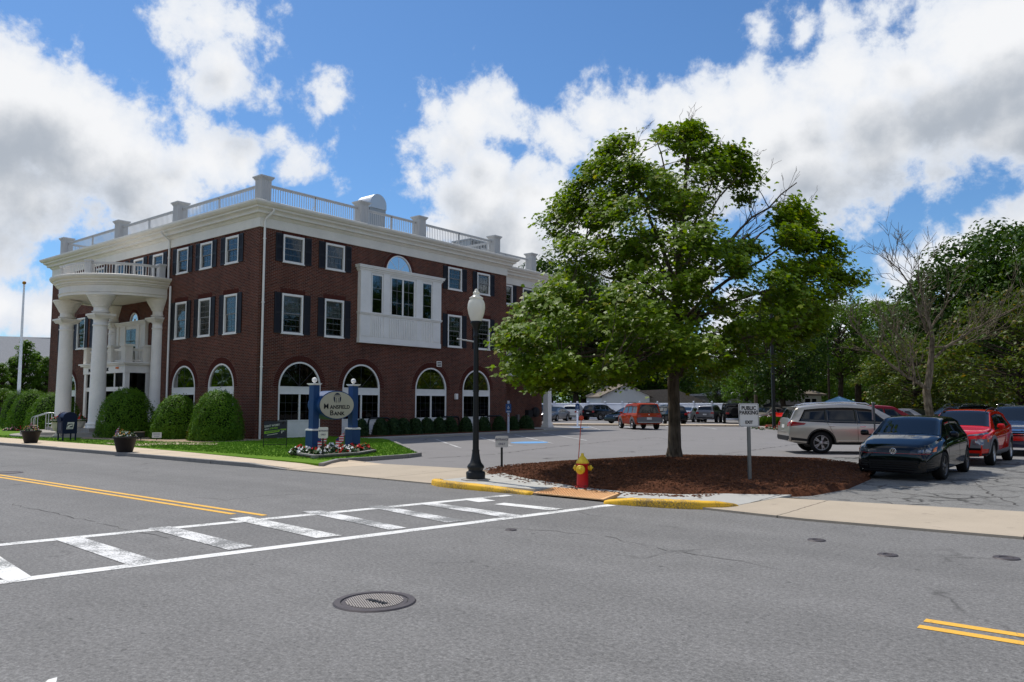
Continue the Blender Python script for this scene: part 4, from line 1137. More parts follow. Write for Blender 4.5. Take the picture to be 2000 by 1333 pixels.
for xa, xb, dbl in ((27.36, 28.02, 0), (28.72, 30.38, 1), (31.08, 31.76, 0)):
    f = MB().at(FR); z0, z1 = 6.55, 8.52
    f.box(xa - .07, xa, y - .04, y + .01, z0, z1 + .07).box(xb, xb + .07, y - .04, y + .01, z0, z1 + .07).box(xa, xb, y - .04, y + .01, z1, z1 + .07)
    if dbl: f.box((xa + xb) / 2 - .05, (xa + xb) / 2 + .05, y - .035, y, z0, z1)
    w_ = f.build('bay_window', 'white_trim', oriel)
    MB().at(FR).box(xa, xb, y - .012, y - .007, z0, z1).build('pane', 'window_glass', w_)
    MB().at(FR).box(xa, xb, y - .0055, y - .003, z0, z1).build('room_shade_backing', 'unlit_room_shade', w_)
    m = MB().at(FR)
    for z in ((7.2, 7.86) if dbl else (7.25, 7.85)): m.box(xa, xb, y - .018, y - .0125, z - .011, z + .011)
    if dbl:
        for x in (xa + .4, xb - .4): m.box(x - .01, x + .01, y - .0175, y - .0126, z0, z1)
    else: m.box(xb - .12, xb - .10, y - .0175, y - .0126, 7.86, z1)
    m.build('muntin', 'muntin', w_)

# ---- entablature, cornice and gutter
def ringmold(mb, rect, prof, m=0):
    x0, x1, y0, y1 = rect; vs = []
    for (o, z) in prof: vs += [(x0 - o, y0 - o, z), (x1 + o, y0 - o, z), (x1 + o, y1 + o, z), (x0 - o, y1 + o, z)]
    fs = [(j * 4 + i, j * 4 + (i + 1) % 4, (j + 1) * 4 + (i + 1) % 4, (j + 1) * 4 + i) for j in range(len(prof) - 1) for i in range(4)]
    mb.add(vs, fs, m)
MAIN = (-55.2, BX, BY, 38.8); WING = (-55.2, -33.5, 38.8, 44.9)
PROF = [(.0, 9.97), (.05, 9.97), (.05, 10.42), (.09, 10.44), (.14, 10.5), (.16, 10.52), (.16, 10.56), (.30, 10.58), (.30, 10.66), (.34, 10.72), (.44, 10.78), (.46, 10.78), (.46, 10.86), (.56, 10.9), (.62, 10.97), (.64, 11.0), (.64, 11.08), (.60, 11.10)]
c = MB(); ringmold(c, MAIN, PROF); ringmold(c, WING, [(o, z - .1) for o, z in PROF])
bpart(c, 'cornice', 'cream_trim')
c = MB(); ringmold(c, MAIN, [(.60, 11.095), (.0, 11.16), (-.4, 11.18)]); c.box(-55.0, BX - .2, BY + .2, 38.6, 11.0, 11.15)
ringmold(c, WING, [(.60, 10.995), (.0, 11.06), (-.4, 11.08)]); c.box(-55.0, -33.7, 38.61, 44.7, 10.9, 11.05)
bpart(c, 'roof', 'roof_membrane')
# ---- roof railing: piers and baluster panels
def pier_mesh():
    b = MB(); w = .27
    b.box(-w, w, -w, w, 0, 1.25)
    for s in (-1, 1):
        for k in range(5):
            x = -w + .03 + k * (2 * w - .06 - .06) / 4
            b.box(x, x + .06, min(s * w, s * (w + .018)), max(s * w, s * (w + .018)), .05, 1.2)
            b.box(min(s * w, s * (w + .018)), max(s * w, s * (w + .018)), x, x + .06, .05, 1.2)
    for z0, z1, e in ((1.2, 1.25, .03), (1.25, 1.3, .06), (1.3, 1.37, .10)): b.box(-w - e, w + e, -w - e, w + e, z0, z1)
    return b.mesh('railing_pier', 'grey_rail_paint')
PM = pier_mesh(); ZR = 11.13
def pier(x, y): link('railing_pier', PM, bank, (x + 43.5, y - 29.7, ZR))
def rail_panel(a, b, z, h=1.06, sp=.135, brace=True, mat_='grey_rail_paint'):
    a = Vector((a[0], a[1], 0)); b = Vector((b[0], b[1], 0)); L = (b - a).length; d = (b - a).normalized()
    M = T(a.x, a.y, z) @ Matrix.Rotation(atan2(d.y, d.x), 4, 'Z')
    m = MB().at(M); m.box(0, L, -.05, .05, h - .06, h).box(0, L, -.03, .03, h - .13, h - .06).box(0, L, -.035, .035, .03, .10)
    n = int(L / sp)
    for k in range(1, n): x = L * k / n; m.box(x - .012, x + .012, -.012, .012, .10, h - .13)
    if brace: m.box(L / 2 - .03, L / 2 + .03, -.03, .03, 0, h); m.tube([(L / 2, .02, h * .55), (L / 2, .7, .05)], .015, 5)
    return m
RP = [21.10, 27.12, 31.42, 38.15]; xr = -32.25
for y_ in RP: pier(xr, y_)
for a, b in zip(RP[:-1], RP[1:]): bpart(rail_panel((xr, a + .28), (xr, b - .28), ZR), 'roof_railing', 'grey_rail_paint')
LP = [-39.95, -46.75, -54.4]; yl = 21.10
for x_ in LP: pier(x_, yl)
q = [xr] + LP
for a, b in zip(q[:-1], q[1:]): bpart(rail_panel((b + .28, yl), (a - .28, yl), ZR), 'roof_railing', 'grey_rail_paint')
pier(-34.0, 44.3); bpart(rail_panel((-34.0, 38.9), (-34.0, 43.9), ZR - .1), 'roof_railing', 'grey_rail_paint')
bpart(rail_panel((-54.4, 21.5), (-54.4, 38.0), ZR), 'roof_railing', 'grey_rail_paint')
bpart(rail_panel((-54.0, 38.15), (xr - .42, 38.15), ZR), 'roof_railing', 'grey_rail_paint')
# ---- roof plant
h = thing('exhaust_hood', 'rounded grey metal exhaust hood on the bank roof behind the railing', 'roof vent', (-36.4, 31.4, 13.56)); h.scale = (.85, .82, .85)
b = MB(); N = 16
hp = [(.78, -.2)] + [(.78 * cos(pi * k / N), .1 + .75 * sin(pi * k / N)) for k in range(N + 1)] + [(-.78, -.2)]
b.M = Matrix.Rotation(pi / 2, 4, 'Z'); b.slab_y([(x, z + .2) for x, z in hp[::-1]], -.75, .75); b.M = None
b.build('cowl', 'aluminium', h)
b = MB(); 
for k in range(9): b.box(-.72 + k * .17, -.66 + k * .17, -.76, .76, -.25, .0)
b.box(-.65, .65, -.7, .7, -2.3, -.02); b.build('grille', 'dull_metal', h)
h = thing('roof_unit', 'low grey ventilation unit on the bank roof between two piers', 'roof unit', (-36.4, 40.45, 12.35), 0)
b = MB(); [b.box(x_, x_ + .08, y_, y_ + .08, -1.3, 0) for x_ in (-.8, .72) for y_ in (-.9, .82)]; b.box(-.8, .8, -.9, .9, 0, .62); b.box(-.9, .9, -1, 1, .62, .7); b.build('housing', 'dull_metal', h)
b = MB()
for k in range(6): b.box(.8, .82, -.8 + k * .27, -.62 + k * .27, .1, .55)
b.build('louvre', 'canopy_black', h)
an = thing('antenna', 'thin white mast at the rear end of the bank roof', 'antenna', (-34.3, 44.75, 10.9))
MB().lathe([(.025, 0), (.012, 1.8), (0, 1.81)], 6).build('mast', 'fence_white', an)
# ---- downspouts
def spout(M, x, z1, y=-.09, off=.62):
    b = MB().at(M)
    b.tube([(x + .12, -off, 10.78), (x + .12, -off + .02, 10.66), (x + .02, y - .04, 10.36), (x, y, 10.2), (x, y, z1)], .055, 8)
    for z in (9.4, 6.4, 3.4): 
        if z > z1: b.lathe([(.075, z), (.075, z + .05)], 8, c=(x, y), smooth=False)
    return bpart(b, 'downspout', 'white_trim')
spout(FR, 20.87, .1); spout(FL, -39.98, 8.35)
b = MB().at(FL).tube([(-39.72, -.09, 7.9), (-39.72, -.09, .1)], .055, 8); bpart(b, 'downspout', 'white_trim')
# ---- small fittings on the side wall
b = MB().at(FR); b.box(32.45, 32.85, -.03, 0, 3.86, 4.18); bpart(b, 'vent_frame', 'white_trim')
b = MB().at(FR)
for k in range(3): b.box(32.49, 32.81, -.036, -.0305, 3.90 + k * .09, 3.95 + k * .09)
bpart(b, 'vent_louvre', 'canopy_black')
for yy in (34.05, ):
    b = MB().at(FR); b.cbox(yy, -.08, 2.15, .2, .16, .34, bev=.03); bpart(b, 'wall_light', 'white_trim')
b = MB().at(FW); b.cbox(39.9, -.08, 2.15, .2, .16, .34, bev=.03); bpart(b, 'wall_light', 'white_trim')
b = MB().at(FW); b.cbox(43.2, -.15, 1.05, .5, .3, .5); b.at(FW @ T(43.9, -.2, 1.15) @ Matrix.Rotation(pi / 2, 4, 'X')); b.lathe([(0, -.12), (.33, -.12), (.36, 0), (.33, .12), (0, .14)], 16); bpart(b, 'hose_reel', 'canopy_black')
b = MB().at(FW); b.cbox(42.0, -.1, .75, .22, .2, .5); b.cbox(42.3, -.08, .6, .16, .16, .3); b.tube([(42.0, -.1, .5), (42.0, -.1, .1)], .04, 6); bpart(b, 'gas_meter', 'post_steel')
# ---- drive-through canopy on the rear wing
b = MB(); b.box(-34.2, -32.2, 38.81, 44.6, 3.62, 4.22); b.box(-34.2, -32.05, 38.82, 44.75, 4.22, 4.34); b.box(-34.2, -32.12, 38.815, 44.68, 3.56, 3.62)
can = bpart(b, 'canopy', 'white_trim')
bpart(rail_panel((-32.3, 38.9), (-32.3, 44.4), 4.36, .8, .16, False), 'canopy_railing', 'white_trim')
b = MB(); text_on(b, 'MANSFIELD BANK', .34, T(-32.195, 41.9, 3.9) @ Matrix.Rotation(pi / 2, 4, 'Z') @ UP, 0, .01, bold=.006); bpart(b, 'lettering', 'letter_black', can) if False else b.build('lettering', 'letter_black', can)
b = MB()
for z0, z1, e in ((0, .25, .1), (.25, .4, .05), (.4, 3.2, 0), (3.2, 3.3, .05), (3.3, 3.42, .09), (3.42, 3.5, .13), (3.5, 3.58, .17)): b.box(-32.72 - e, -32.3 + e, 44.0 - e, 44.42 + e, z0, z1)
bpart(b, 'canopy_pillar', 'white_trim')
b = MB(); b.add([(-32.5, 42.2, 3.56), (-32.5, 44.0, 2.9), (-32.5, 44.0, 3.06), (-32.5, 42.55, 3.56), (-32.4, 42.2, 3.56), (-32.4, 44.0, 2.9), (-32.4, 44.0, 3.06), (-32.4, 42.55, 3.56)], [(0, 1, 2, 3), (7, 6, 5, 4), (0, 4, 5, 1), (2, 6, 7, 3)]); bpart(b, 'canopy_brace', 'white_trim')

# ---- the round portico
PX_, PY_ = -43.5, 20.12
def arcsweep(mb, prof, m=0, a0=0.0, a1=pi, seg=48, close=True):
    """profile (radius, z) swept round the front half, with short straight returns to the wall"""
    vs = []; n = seg + 3
    for (r, z) in prof:
        vs.append((PX_ + r, BY - .01, z))
        for k in range(seg + 1):
            a = -pi * k / seg
            vs.append((PX_ + r * cos(a), PY_ + r * sin(a), z))
        vs.append((PX_ - r, BY - .01, z))
    fs = [(j * n + i, (j + 1) * n + i, (j + 1) * n + i + 1, j * n + i + 1) for j in range(len(prof) - 1) for i in range(n - 1)]
    mb.add(vs, fs, m, False)
def disc(mb, r, z, m=0, seg=48):
    p = [(PX_ + r, BY - .01)] + [(PX_ + r * cos(-pi * k / seg), PY_ + r * sin(-pi * k / seg)) for k in range(seg + 1)] + [(PX_ - r, BY - .01)]
    mb.sheet(p, z, m)
pt = MB()
arcsweep(pt, [(2.75, 7.30), (3.30, 7.30), (3.30, 7.42), (3.34, 7.44), (3.34, 7.47), (3.30, 7.48), (3.30, 7.78), (3.34, 7.80), (3.38, 7.84), (3.38, 7.88), (3.46, 7.90), (3.46, 7.96), (3.52, 8.0), (3.58, 8.04), (3.58, 8.10), (3.68, 8.14), (3.74, 8.20), (3.76, 8.24), (3.76, 8.30), (3.72, 8.32)][::-1])
disc(pt, 3.72, 8.32); disc(pt, 3.0, 7.33); disc(pt, 2.75, 7.301) if False else None
ent = bpart(pt, 'portico_entablature', 'cream_trim')
rl = MB()
R1 = 3.12
def ringbar(mb, r0, r1, z0, z1): arcsweep(mb, [(r0, z0), (r1, z0), (r1, z1), (r0, z1), (r0, z0)][::-1])
ringbar(rl, R1 - .05, R1 + .05, 8.94, 9.0); ringbar(rl, R1 - .03, R1 + .03, 8.88, 8.94); ringbar(rl, R1 - .03, R1 + .03, 8.36, 8.42)
for k in range(1, 74):
    a = -pi * k / 74
    rl.at(T(PX_ + R1 * cos(a), PY_ + R1 * sin(a), 0) @ Matrix.Rotation(a, 4, 'Z')); rl.box(-.016, .016, -.016, .016, 8.42, 8.88)
rl.at(None); bpart(rl, 'portico_railing', 'grey_rail_paint')
for a in (0, -pi / 3, -2 * pi / 3, -pi):
    b = MB(); b.at(T(PX_ + R1 * cos(a), PY_ + R1 * sin(a), 0) @ Matrix.Rotation(a, 4, 'Z'))
    if a in (0, -pi): b.at(T(PX_ + R1 * cos(a), BY - .3, 0))
    w = .16; b.box(-w, w, -w, w, 8.33, 9.02); b.box(-w - .05, w + .05, -w - .05, w + .05, 9.02, 9.1); b.box(-w - .02, w + .02, -w - .02, w + .02, 8.98, 9.02)
    for k in range(3): x = -.12 + k * .09; b.box(x, x + .06, -w - .012, w + .012, 8.4, 8.96); b.box(-w - .012, w + .012, x, x + .06, 8.4, 8.96)
    bpart(b, 'portico_railing_pier', 'grey_rail_paint')
# columns: two free, two half columns against the wall
COL = [(.50, .50), (.50, .60), (.46, .62), (.47, .66), (.49, .70), (.47, .74), (.42, .76), (.40, .80), (.39, .86), (.385, 1.5), (.375, 2.5), (.36, 3.5), (.345, 4.6), (.335, 5.62), (.335, 5.68), (.37, 5.70), (.37, 5.75), (.335, 5.77), (.335, 5.98), (.37, 6.02), (.42, 6.08)]
CAP = [(.36, 6.30), (.36, 6.36), (.43, 6.38), (.43, 6.42), (.36, 6.45), (.345, 6.5), (.345, 6.64), (.36, 6.66), (.40, 6.67), (.40, 6.71), (.43, 6.74), (.44, 6.80), (.47, 6.82), (.485, 6.88), (.515, 6.90), (.53, 6.96), (.56, 6.98), (.575, 7.04), (.605, 7.06), (.62, 7.12), (.65, 7.14), (.66, 7.20), (.71, 7.22), (.71, 7.30)]
def column(x, y, half):
    kw = dict(a0=-pi, a1=0.0) if half else {}
    b = MB(); b.lathe(COL, 32, c=(x, y), **kw); sh = bpart(b, 'column', 'white_trim')
    b = MB(); b.lathe(CAP, 32, c=(x, y), smooth=False, **kw)
    for z0, z1, e in ((6.07, 6.13, .43), (6.13, 6.2, .47), (6.2, 6.3, .53)): b.box(x - e, x + e, y - e, y if half else y + e, z0, z1)
    b.build('capital', 'cream_trim', sh)
    b = MB(); b.box(x - .58, x + .58, y - .58, y if half else y + .58, .02, .495); b.build('plinth', 'step_granite', sh)
CB = (-41.45, 17.85); CA = (-45.55, 17.85)
column(*CB, False); column(*CA, False); column(-40.95, BY - .005, True); column(-46.05, BY - .005, True)
# granite steps in quarter rings
sp = MB()
def halfdisc(r, z0, z1, cx=PX_, cy=PY_ - .3):
    sp.prism([(cx + r, BY - .02)] + [(cx + r * cos(-pi * k / 40), cy + r * sin(-pi * k / 40)) for k in range(41)] + [(cx - r, BY - .02)], z0, z1)
halfdisc(4.9, 0, .17); halfdisc(4.45, .17, .33); halfdisc(3.1, .33, .5)
steps = bpart(sp, 'entrance_steps', 'step_granite')
# glazed entrance vestibule with its balcony
x0, x1, y0 = -46.46, -41.62, 19.3
v = MB()
v.box(x0 - .08, x1 + .08, y0 - .08, BY, 3.36, 3.78)
v.box(x0 - .2, x1 + .2, y0 - .2, BY, 3.78, 3.86); v.box(x0 - .28, x1 + .28, y0 - .28, BY, 3.86, 3.93)
for xx_ in (x0 + .09, x1 - .09): v.box(xx_ - .12, xx_ + .12, y0 - .04, y0 + .2, .5, 3.36)
v.box(x1 - .12, x1 + .03, BY - .3, BY, .5, 3.36); v.box(x0 - .03, x0 + .12, BY - .3, BY, .5, 3.36)
v.box(x0, x1, y0, y0 + .1, 2.40, 2.62)
for xx_ in (-45.3, -44.2, -42.9): v.box(xx_ - .05, xx_ + .05, y0 + .005, y0 + .095, .5, 3.36)
v.box(x0, x1, y0 + .01, y0 + .09, .5, .62)
vest = bpart(v, 'vestibule', 'white_trim')
MB().box(x0 + .1, x1 - .1, y0 + .045, y0 + .055, .6, 3.36).box(x1 - .05, x1 - .04, y0 + .2, BY - .3, .5, 3.36).build('pane', 'dark_window_glass', vest)
MB().box(x0 + .2, x1 - .2, y0 + .6, BY - .05, .5, 3.36).build('room_shade_backing', 'unlit_room_shade', vest)
b = MB(); text_on(b, 'BANK', .26, T(-43.75, y0 - .085, 3.56) @ UP, 0, .01, bold=.006); b.build('lettering', 'letter_black', vest); b = MB(); text_on(b, 'MANSFIELD', .26, T(-45.2, y0 - .085, 3.56) @ UP, 0, .01, bold=.006); b.build('lettering', 'letter_black', vest)
b = MB(); b.cbox(-42.35, y0 - .12, 3.62, .22, .1, .1, bev=.02); b.build('fascia_light', 'amber', vest)
for (px_, py_) in ((x1 - .12, y0 + .1), (-43.35, y0 + .1), (-44.6, y0 + .1), (x0 + .12, y0 + .1), (x1 - .12, BY - .28)):
    b = MB(); w = .2; b.box(px_ - w, px_ + w, py_ - w, py_ + w, 3.94, 4.76); b.box(px_ - w - .06, px_ + w + .06, py_ - w - .06, py_ + w + .06, 4.76, 4.86)
    for k in range(3): xx_ = -.15 + k * .115; b.box(px_ + xx_, px_ + xx_ + .07, py_ - w - .012, py_ + w + .012, 4.0, 4.72); b.box(px_ - w - .012, px_ + w + .012, py_ + xx_, py_ + xx_ + .07, 4.0, 4.72)
    bpart(b, 'balcony_pier', 'cream_trim')
bpart(rail_panel((x0 + .3, y0 + .1), (x1 - .3, y0 + .1), 3.96, .70, .14, False), 'balcony_railing', 'cream_trim')
bpart(rail_panel((x1 - .12, y0 + .3), (x1 - .12, BY - .48), 3.96, .70, .14, False), 'balcony_railing', 'cream_trim')
# tripartite window over the door
b = MB().at(FL); y = -.12
b.box(-45.5, -42.15, y, 0, 3.95, 6.05)
for z0, z1, e in ((6.05, 6.12, .06), (6.12, 6.2, .12), (6.2, 6.27, .2)): b.box(-45.5 - e, -42.15 + e, y - e, 0, z0, z1)
for xa, xb in ((-45.5, -45.25), (-44.8, -44.45), (-43.2, -42.85), (-42.4, -42.15)): b.box(xa, xb, y - .05, y, 3.95, 6.05)
tw = bpart(b, 'balcony_window', 'cream_trim')
b = MB().at(FL); b.box(-44.4, -43.25, y - .03, y - .01, 3.95, 5.85).build('pane', 'window_glass', tw)
b = MB().at(FL); b.box(-44.4, -43.25, y - .009, y - .003, 3.95, 5.85).build('room_shade_backing', 'unlit_room_shade', tw)
b = MB().at(FL)
for x_ in (-43.83, ): b.box(x_ - .02, x_ + .02, y - .036, y - .031, 3.95, 5.85)
for z_ in (4.6, 5.2): b.box(-44.4, -43.25, y - .0365, y - .0315, z_ - .012, z_ + .012)
b.build('muntin', 'muntin', tw)
# ------------------------------------------------------------------ leaves and flowers
def leaf_object(name, P, N, S, mat_, parent=None, shape='leaf', loc=None, rng=RNG):
    """many small leaf faces at points P facing N with sizes S, as one mesh"""
    n = len(P)
    if shape == 'maple':
        prof = np.array([(0, -.45), (.16, -.30), (.46, -.34), (.36, -.06), (.55, .16), (.26, .16), (.14, .30), (0, .60), (-.14, .30), (-.26, .16), (-.55, .16), (-.36, -.06), (-.46, -.34), (-.16, -.30)])
    elif shape == 'leaf':
        prof = np.array([(0, -.5), (.28, -.12), (.24, .2), (0, .55), (-.24, .2), (-.28, -.12)])
    else:
        prof = np.array([(-.4, -.4), (.4, -.45), (.5, .35), (-.35, .45)])
    k = len(prof)
    N = N / (np.linalg.norm(N, axis=1, keepdims=True) + 1e-9)
    R = rng.normal(size=(n, 3)); U = np.cross(N, R); U /= (np.linalg.norm(U, axis=1, keepdims=True) + 1e-9); V = np.cross(N, U)
    pts = P[:, None, :] + S[:, None, None] * (prof[None, :, 0, None] * U[:, None, :] + prof[None, :, 1, None] * V[:, None, :])
    bend = -(prof[:, 0] ** 2 * .7 + np.maximum(prof[:, 1], 0) ** 2 * .5)
    pts = pts + (S[:, None] * bend[None, :])[:, :, None] * N[:, None, :]
    me = bpy.data.meshes.new(name)
    me.vertices.add(n * k); me.vertices.foreach_set('co', pts.reshape(-1).astype(np.float32))
    me.loops.add(n * k); me.loops.foreach_set('vertex_index', np.arange(n * k, dtype=np.int32))
    me.polygons.add(n); me.polygons.foreach_set('loop_start', np.arange(0, n * k, k, dtype=np.int32))
    me.polygons.foreach_set('loop_total', np.full(n, k, dtype=np.int32))
    me.materials.append(MATS[mat_]); me.update(calc_edges=True)
    return link(name, me, parent, loc)

# ------------------------------------------------------------------ clipped shrubs
def dome_shrub(name, label, x, y, r, h, n, mat_='bush_leaf', group=None, size=.07, z0=.1, pointy=1.0, rot=0, flat=.0):
    t = thing(name, label, 'shrub', (x, y, z0), rot, group)
    rng = np.random.default_rng(int(abs(x * 97 + y * 31)) + n)
    # unit shape: radius and height along a curve from skirt to tip
    a = rng.uniform(0, 2 * pi, n); q = rng.uniform(0, 1, n)
    el = np.arcsin(q) - .0
    rr = np.cos(el) ** (.75 + .1 * pointy); zz = np.sin(el) ** (1.05 / pointy)
    low = rng.uniform(0, 1, n) < .22
    rr[low] = 1 - .16 * rng.uniform(0, 1, low.sum()); zz[low] = rng.uniform(0.02, .3, low.sum()); rr[low] *= 0.86 + .47 * zz[low]
    bump = 1 + .035 * np.sin(a * 5 + zz * 7 + x) + .03 * np.sin(a * 9 - zz * 11)
    jit = 1 + rng.normal(0, .026, n) + (rng.uniform(0, 1, n) < .03) * rng.uniform(0, .10, n)
    P = np.stack([r * rr * np.cos(a) * bump * jit, r * rr * np.sin(a) * bump * jit, h * zz * jit], 1)
    N = np.stack([np.cos(a) * rr / r, np.sin(a) * rr / r, zz / h * 1.1], 1); N /= np.linalg.norm(N, axis=1, keepdims=True)
    N = N + rng.normal(0, .42, (n, 3))
    leaf_object('foliage', P, N, rng.uniform(.5, 1.35, n) * size, mat_, t, 'leaf', rng=rng)
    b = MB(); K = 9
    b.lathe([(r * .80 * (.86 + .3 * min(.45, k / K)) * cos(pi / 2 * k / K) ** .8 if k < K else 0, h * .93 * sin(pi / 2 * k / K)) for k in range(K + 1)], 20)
    b.build('branches', 'bush_core', t)  # solid near-black core added inside the leaf shell, no branches modelled
    return t
def ysh(px, Y): return aty(px, Y)
dome_shrub('domed_shrub', 'clipped dome shrub nearest the white downspout at the bank corner', *ysh(427, 18.95), 1.12, 2.18, 15000, pointy=1.12)
dome_shrub('domed_shrub', 'clipped dome shrub standing between two others before the arched windows', *ysh(348, 18.9), 1.12, 1.98, 14000)
dome_shrub('domed_shrub', 'large dark clipped dome shrub to the right of the front portico column', *ysh(251, 18.1), 1.33, 2.32, 17000, pointy=1.08)
dome_shrub('domed_shrub', 'clipped dome shrub behind the left portico column', *dp(110, 44.6), 1.42, 2.22, 12000)
dome_shrub('domed_shrub', 'clipped dome shrub beside the flagpole', *dp(66, 48.6), 1.3, 2.42, 10000)
dome_shrub('domed_shrub', 'clipped dome shrub half hidden behind the flagpole', *dp(40, 51.5), 1.05, 2.45, 8000)
p = ysh(382, 18.55); dome_shrub('small_shrub', 'small yellowish shrub squeezed between two dome shrubs', p[0], p[1], .3, .85, 900, 'yellow_leaf', size=.09)
ORD = ['first', 'second', 'third', 'fourth', 'fifth', 'sixth', 'seventh', 'eighth', 'ninth', 'tenth', 'eleventh', 'twelfth', 'thirteenth']
hp = [(708, .42), (745, .5), (770, .55), (788, .52), (812, .52), (835, .5), (858, .5), (880, .52), (910, .47), (945, .5), (975, .5), (1003, .4)]
for i, (px_, r_) in enumerate(hp):
    Y = 25.3 + (px_ - 700) * (39.0 - 25.3) / (1003 - 700) * .97 + (0 if i else .3)
    # points along the bed, 1.1 m off the wall
    v = _fh + _r * (px_ - 1000) / FPX; k = -30.55 / v[0]
    dome_shrub('hedge_shrub', '%s low clipped shrub along the side wall counted from the bank sign' % ORD[i], -30.55, v[1] * k, r_ * .86, .84, 2400, 'hedge_leaf', 'low clipped shrubs along the side wall', .085, .12, .9)
v = _fh + _r * (1012 - 1000) / FPX; k = -31.6 / v[0]
dome_shrub('hedge_shrub', 'low clipped shrub standing alone by the gas meter under the canopy', -31.6, 40.6, .55, .85, 2200, 'hedge_leaf', None, .085, .1, .9)
def hoop(px_, label):
    v = _fh + _r * (px_ - 1000) / FPX; k = -31.35 / v[0]
    t = thing('hoop_rail', label, 'hoop rail', (-31.35, v[1] * k, .1), pi / 2, 'black hoop rails behind the clipped shrubs')
    MB().tube([(-.75, 0, 0), (-.75, 0, .62), (-.70, 0, .8), (-.55, 0, .88), (.55, 0, .88), (.70, 0, .8), (.75, 0, .62), (.75, 0, 0)], .05, 8).build('hoop', 'black_iron', t)
for px_, lb in ((742, 'low black hoop rail beside the second arched window'), (880, 'low black hoop rail beside the third arched window'), (966, 'low black hoop rail by the last arched window')): hoop(px_, lb)

# ------------------------------------------------------------------ little flags
mflag, tfl, pfl = material('flag_cloth')
tc = tfl.new('ShaderNodeTexCoord'); sp_ = tfl.new('ShaderNodeSeparateXYZ'); tfl.link(tc.outputs['Generated'], sp_.inputs[0])
stripe = tfl.math('GREATER_THAN', tfl.math('FRACT', tfl.math('MULTIPLY', sp_.outputs[2], 6.5)), 0.5)
canton = tfl.math('MULTIPLY', tfl.math('LESS_THAN', sp_.outputs[0], 0.4), tfl.math('GREATER_THAN', sp_.outputs[2], 0.46))
tfl.link(tfl.mix(canton, tfl.mix(stripe, (.6, .6, .6), (.45, .02, .03)), (.02, .03, .12)), pfl.inputs['Base Color'])
pfl.inputs['Roughness'].default_value = .8
def flag(label, x, y, z, s=1.0, lean=.1, rot=YAW, w=.30):
    t = thing('small_flag', label, 'flag', (x, y, z), rot)
    MB().tube([(0, 0, 0), (lean * s, 0, .62 * s)], .006 * s + .002, 5).build('stick', 'pole_wood', t)
    b = MB(); nx, nz = 8, 5; vs = []
    for side in (0, .004):
        for j in range(nz + 1):
            for i in range(nx + 1):
                u, q = i / nx, j / nz
                vs.append((-u * w * s * .55 + lean * s * .9, .02 * sin(u * 7) + side, (.60 - .24 * (1 - q) - u * .22) * s))
    m_ = (nx + 1) * (nz + 1)
    f = [(j * (nx + 1) + i, j * (nx + 1) + i + 1, (j + 1) * (nx + 1) + i + 1, (j + 1) * (nx + 1) + i) for j in range(nz) for i in range(nx)]
    b.add(vs, f + [tuple(i + m_ for i in q)[::-1] for q in f]); b.build('cloth', 'flag_cloth', t)

# ------------------------------------------------------------------ planters and urns
def flowers_into(parent, r, h, n, cols, rng, zz, leafn=260, fs=.05):
    a = rng.uniform(0, 2 * pi, leafn); q = np.sqrt(rng.uniform(0, 1, leafn)) * r
    P = np.stack([q * np.cos(a), q * np.sin(a), zz + h * (1 - (q / r) ** 2) * rng.uniform(.2, 1, leafn)], 1)
    N = np.stack([np.cos(a) * .5, np.sin(a) * .5, np.ones(leafn)], 1) + rng.normal(0, .5, (leafn, 3))
    leaf_object('foliage', P, N, rng.uniform(.06, .11, leafn) * (fs / .05), 'flower_leaf', parent, rng=rng)
    for c in cols:
        a = rng.uniform(0, 2 * pi, n); q = np.sqrt(rng.uniform(0, 1, n)) * r * 1.02
        P = np.stack([q * np.cos(a), q * np.sin(a), zz + .02 + h * 1.05 * (1 - .8 * (q / r) ** 2) * rng.uniform(.6, 1.1, n)], 1)
        N = np.stack([np.cos(a), np.sin(a) - .4, np.ones(n)], 1) + rng.normal(0, .35, (n, 3))
        leaf_object('blossoms', P, N, rng.uniform(.7, 1.3, n) * fs, c, parent, 'maple', rng=rng)
def planter(label, px_, py_, s):
    x, y = at(px_, py_, SW); t = thing('planter', label, 'planter', (x, y, SW))
    b = MB().lathe([(.24 * s, 0), (.25 * s, .02), (.36 * s, .46 * s), (.385 * s, .47 * s), (.385 * s, .52 * s), (.35 * s, .52 * s), (.34 * s, .45 * s), (0, .45 * s)], 24); b.build('pot', 'planter_black', t)
    flowers_into(t, .37 * s, .28 * s, 26, ['flower_orange', 'flower_pink'] if s < 1 else ['flower_orange', 'flower_white'], np.random.default_rng(int(px_)), .47 * s)
    return x, y
x, y = planter('black tub planter with a small flag, nearest the blue mailbox on the left', 60, 865.5, .98)
flag('small flag in the black tub planter left of the mailbox', x, y, SW + .45, .75, .05)
x, y = planter('black tub planter with flowers and a flag on the kerb edge by the path', 243.5, 883.5, 1.0)
flag('small flag leaning out of the black tub planter by the path', x - .25, y - .2, SW + .35, .85, .14)
def urn(label, x, y, z):
    t = thing('flower_urn', label, 'urn', (x, y, z))
    MB().lathe([(.19, 0), (.19, .05), (.15, .07), (.08, .12), (.07, .2), (.10, .24), (.17, .28), (.24, .42), (.27, .62), (.28, .72), (.33, .74), (.33, .78), (.28, .78), (.26, .7), (0, .7)], 24).build('urn', 'urn_stone', t)
    flowers_into(t, .36, .25, 34, ['flower_red'], np.random.default_rng(abs(int(x * 9))), .72, fs=.085)
ux, uy = at(153.5, 849, .17); urn('pale stone urn of red geraniums right of the mailbox', ux, uy, .17); flag('small flag among the red geraniums right of the mailbox', ux + .05, uy, .85, .75, .05)
ux, uy = at(112, 845.5, .33); urn('pale stone urn of red geraniums left of the mailbox', ux, uy, .17); flag('small flag among the red geraniums left of the mailbox', ux + .2, uy, .85, .8, .05)

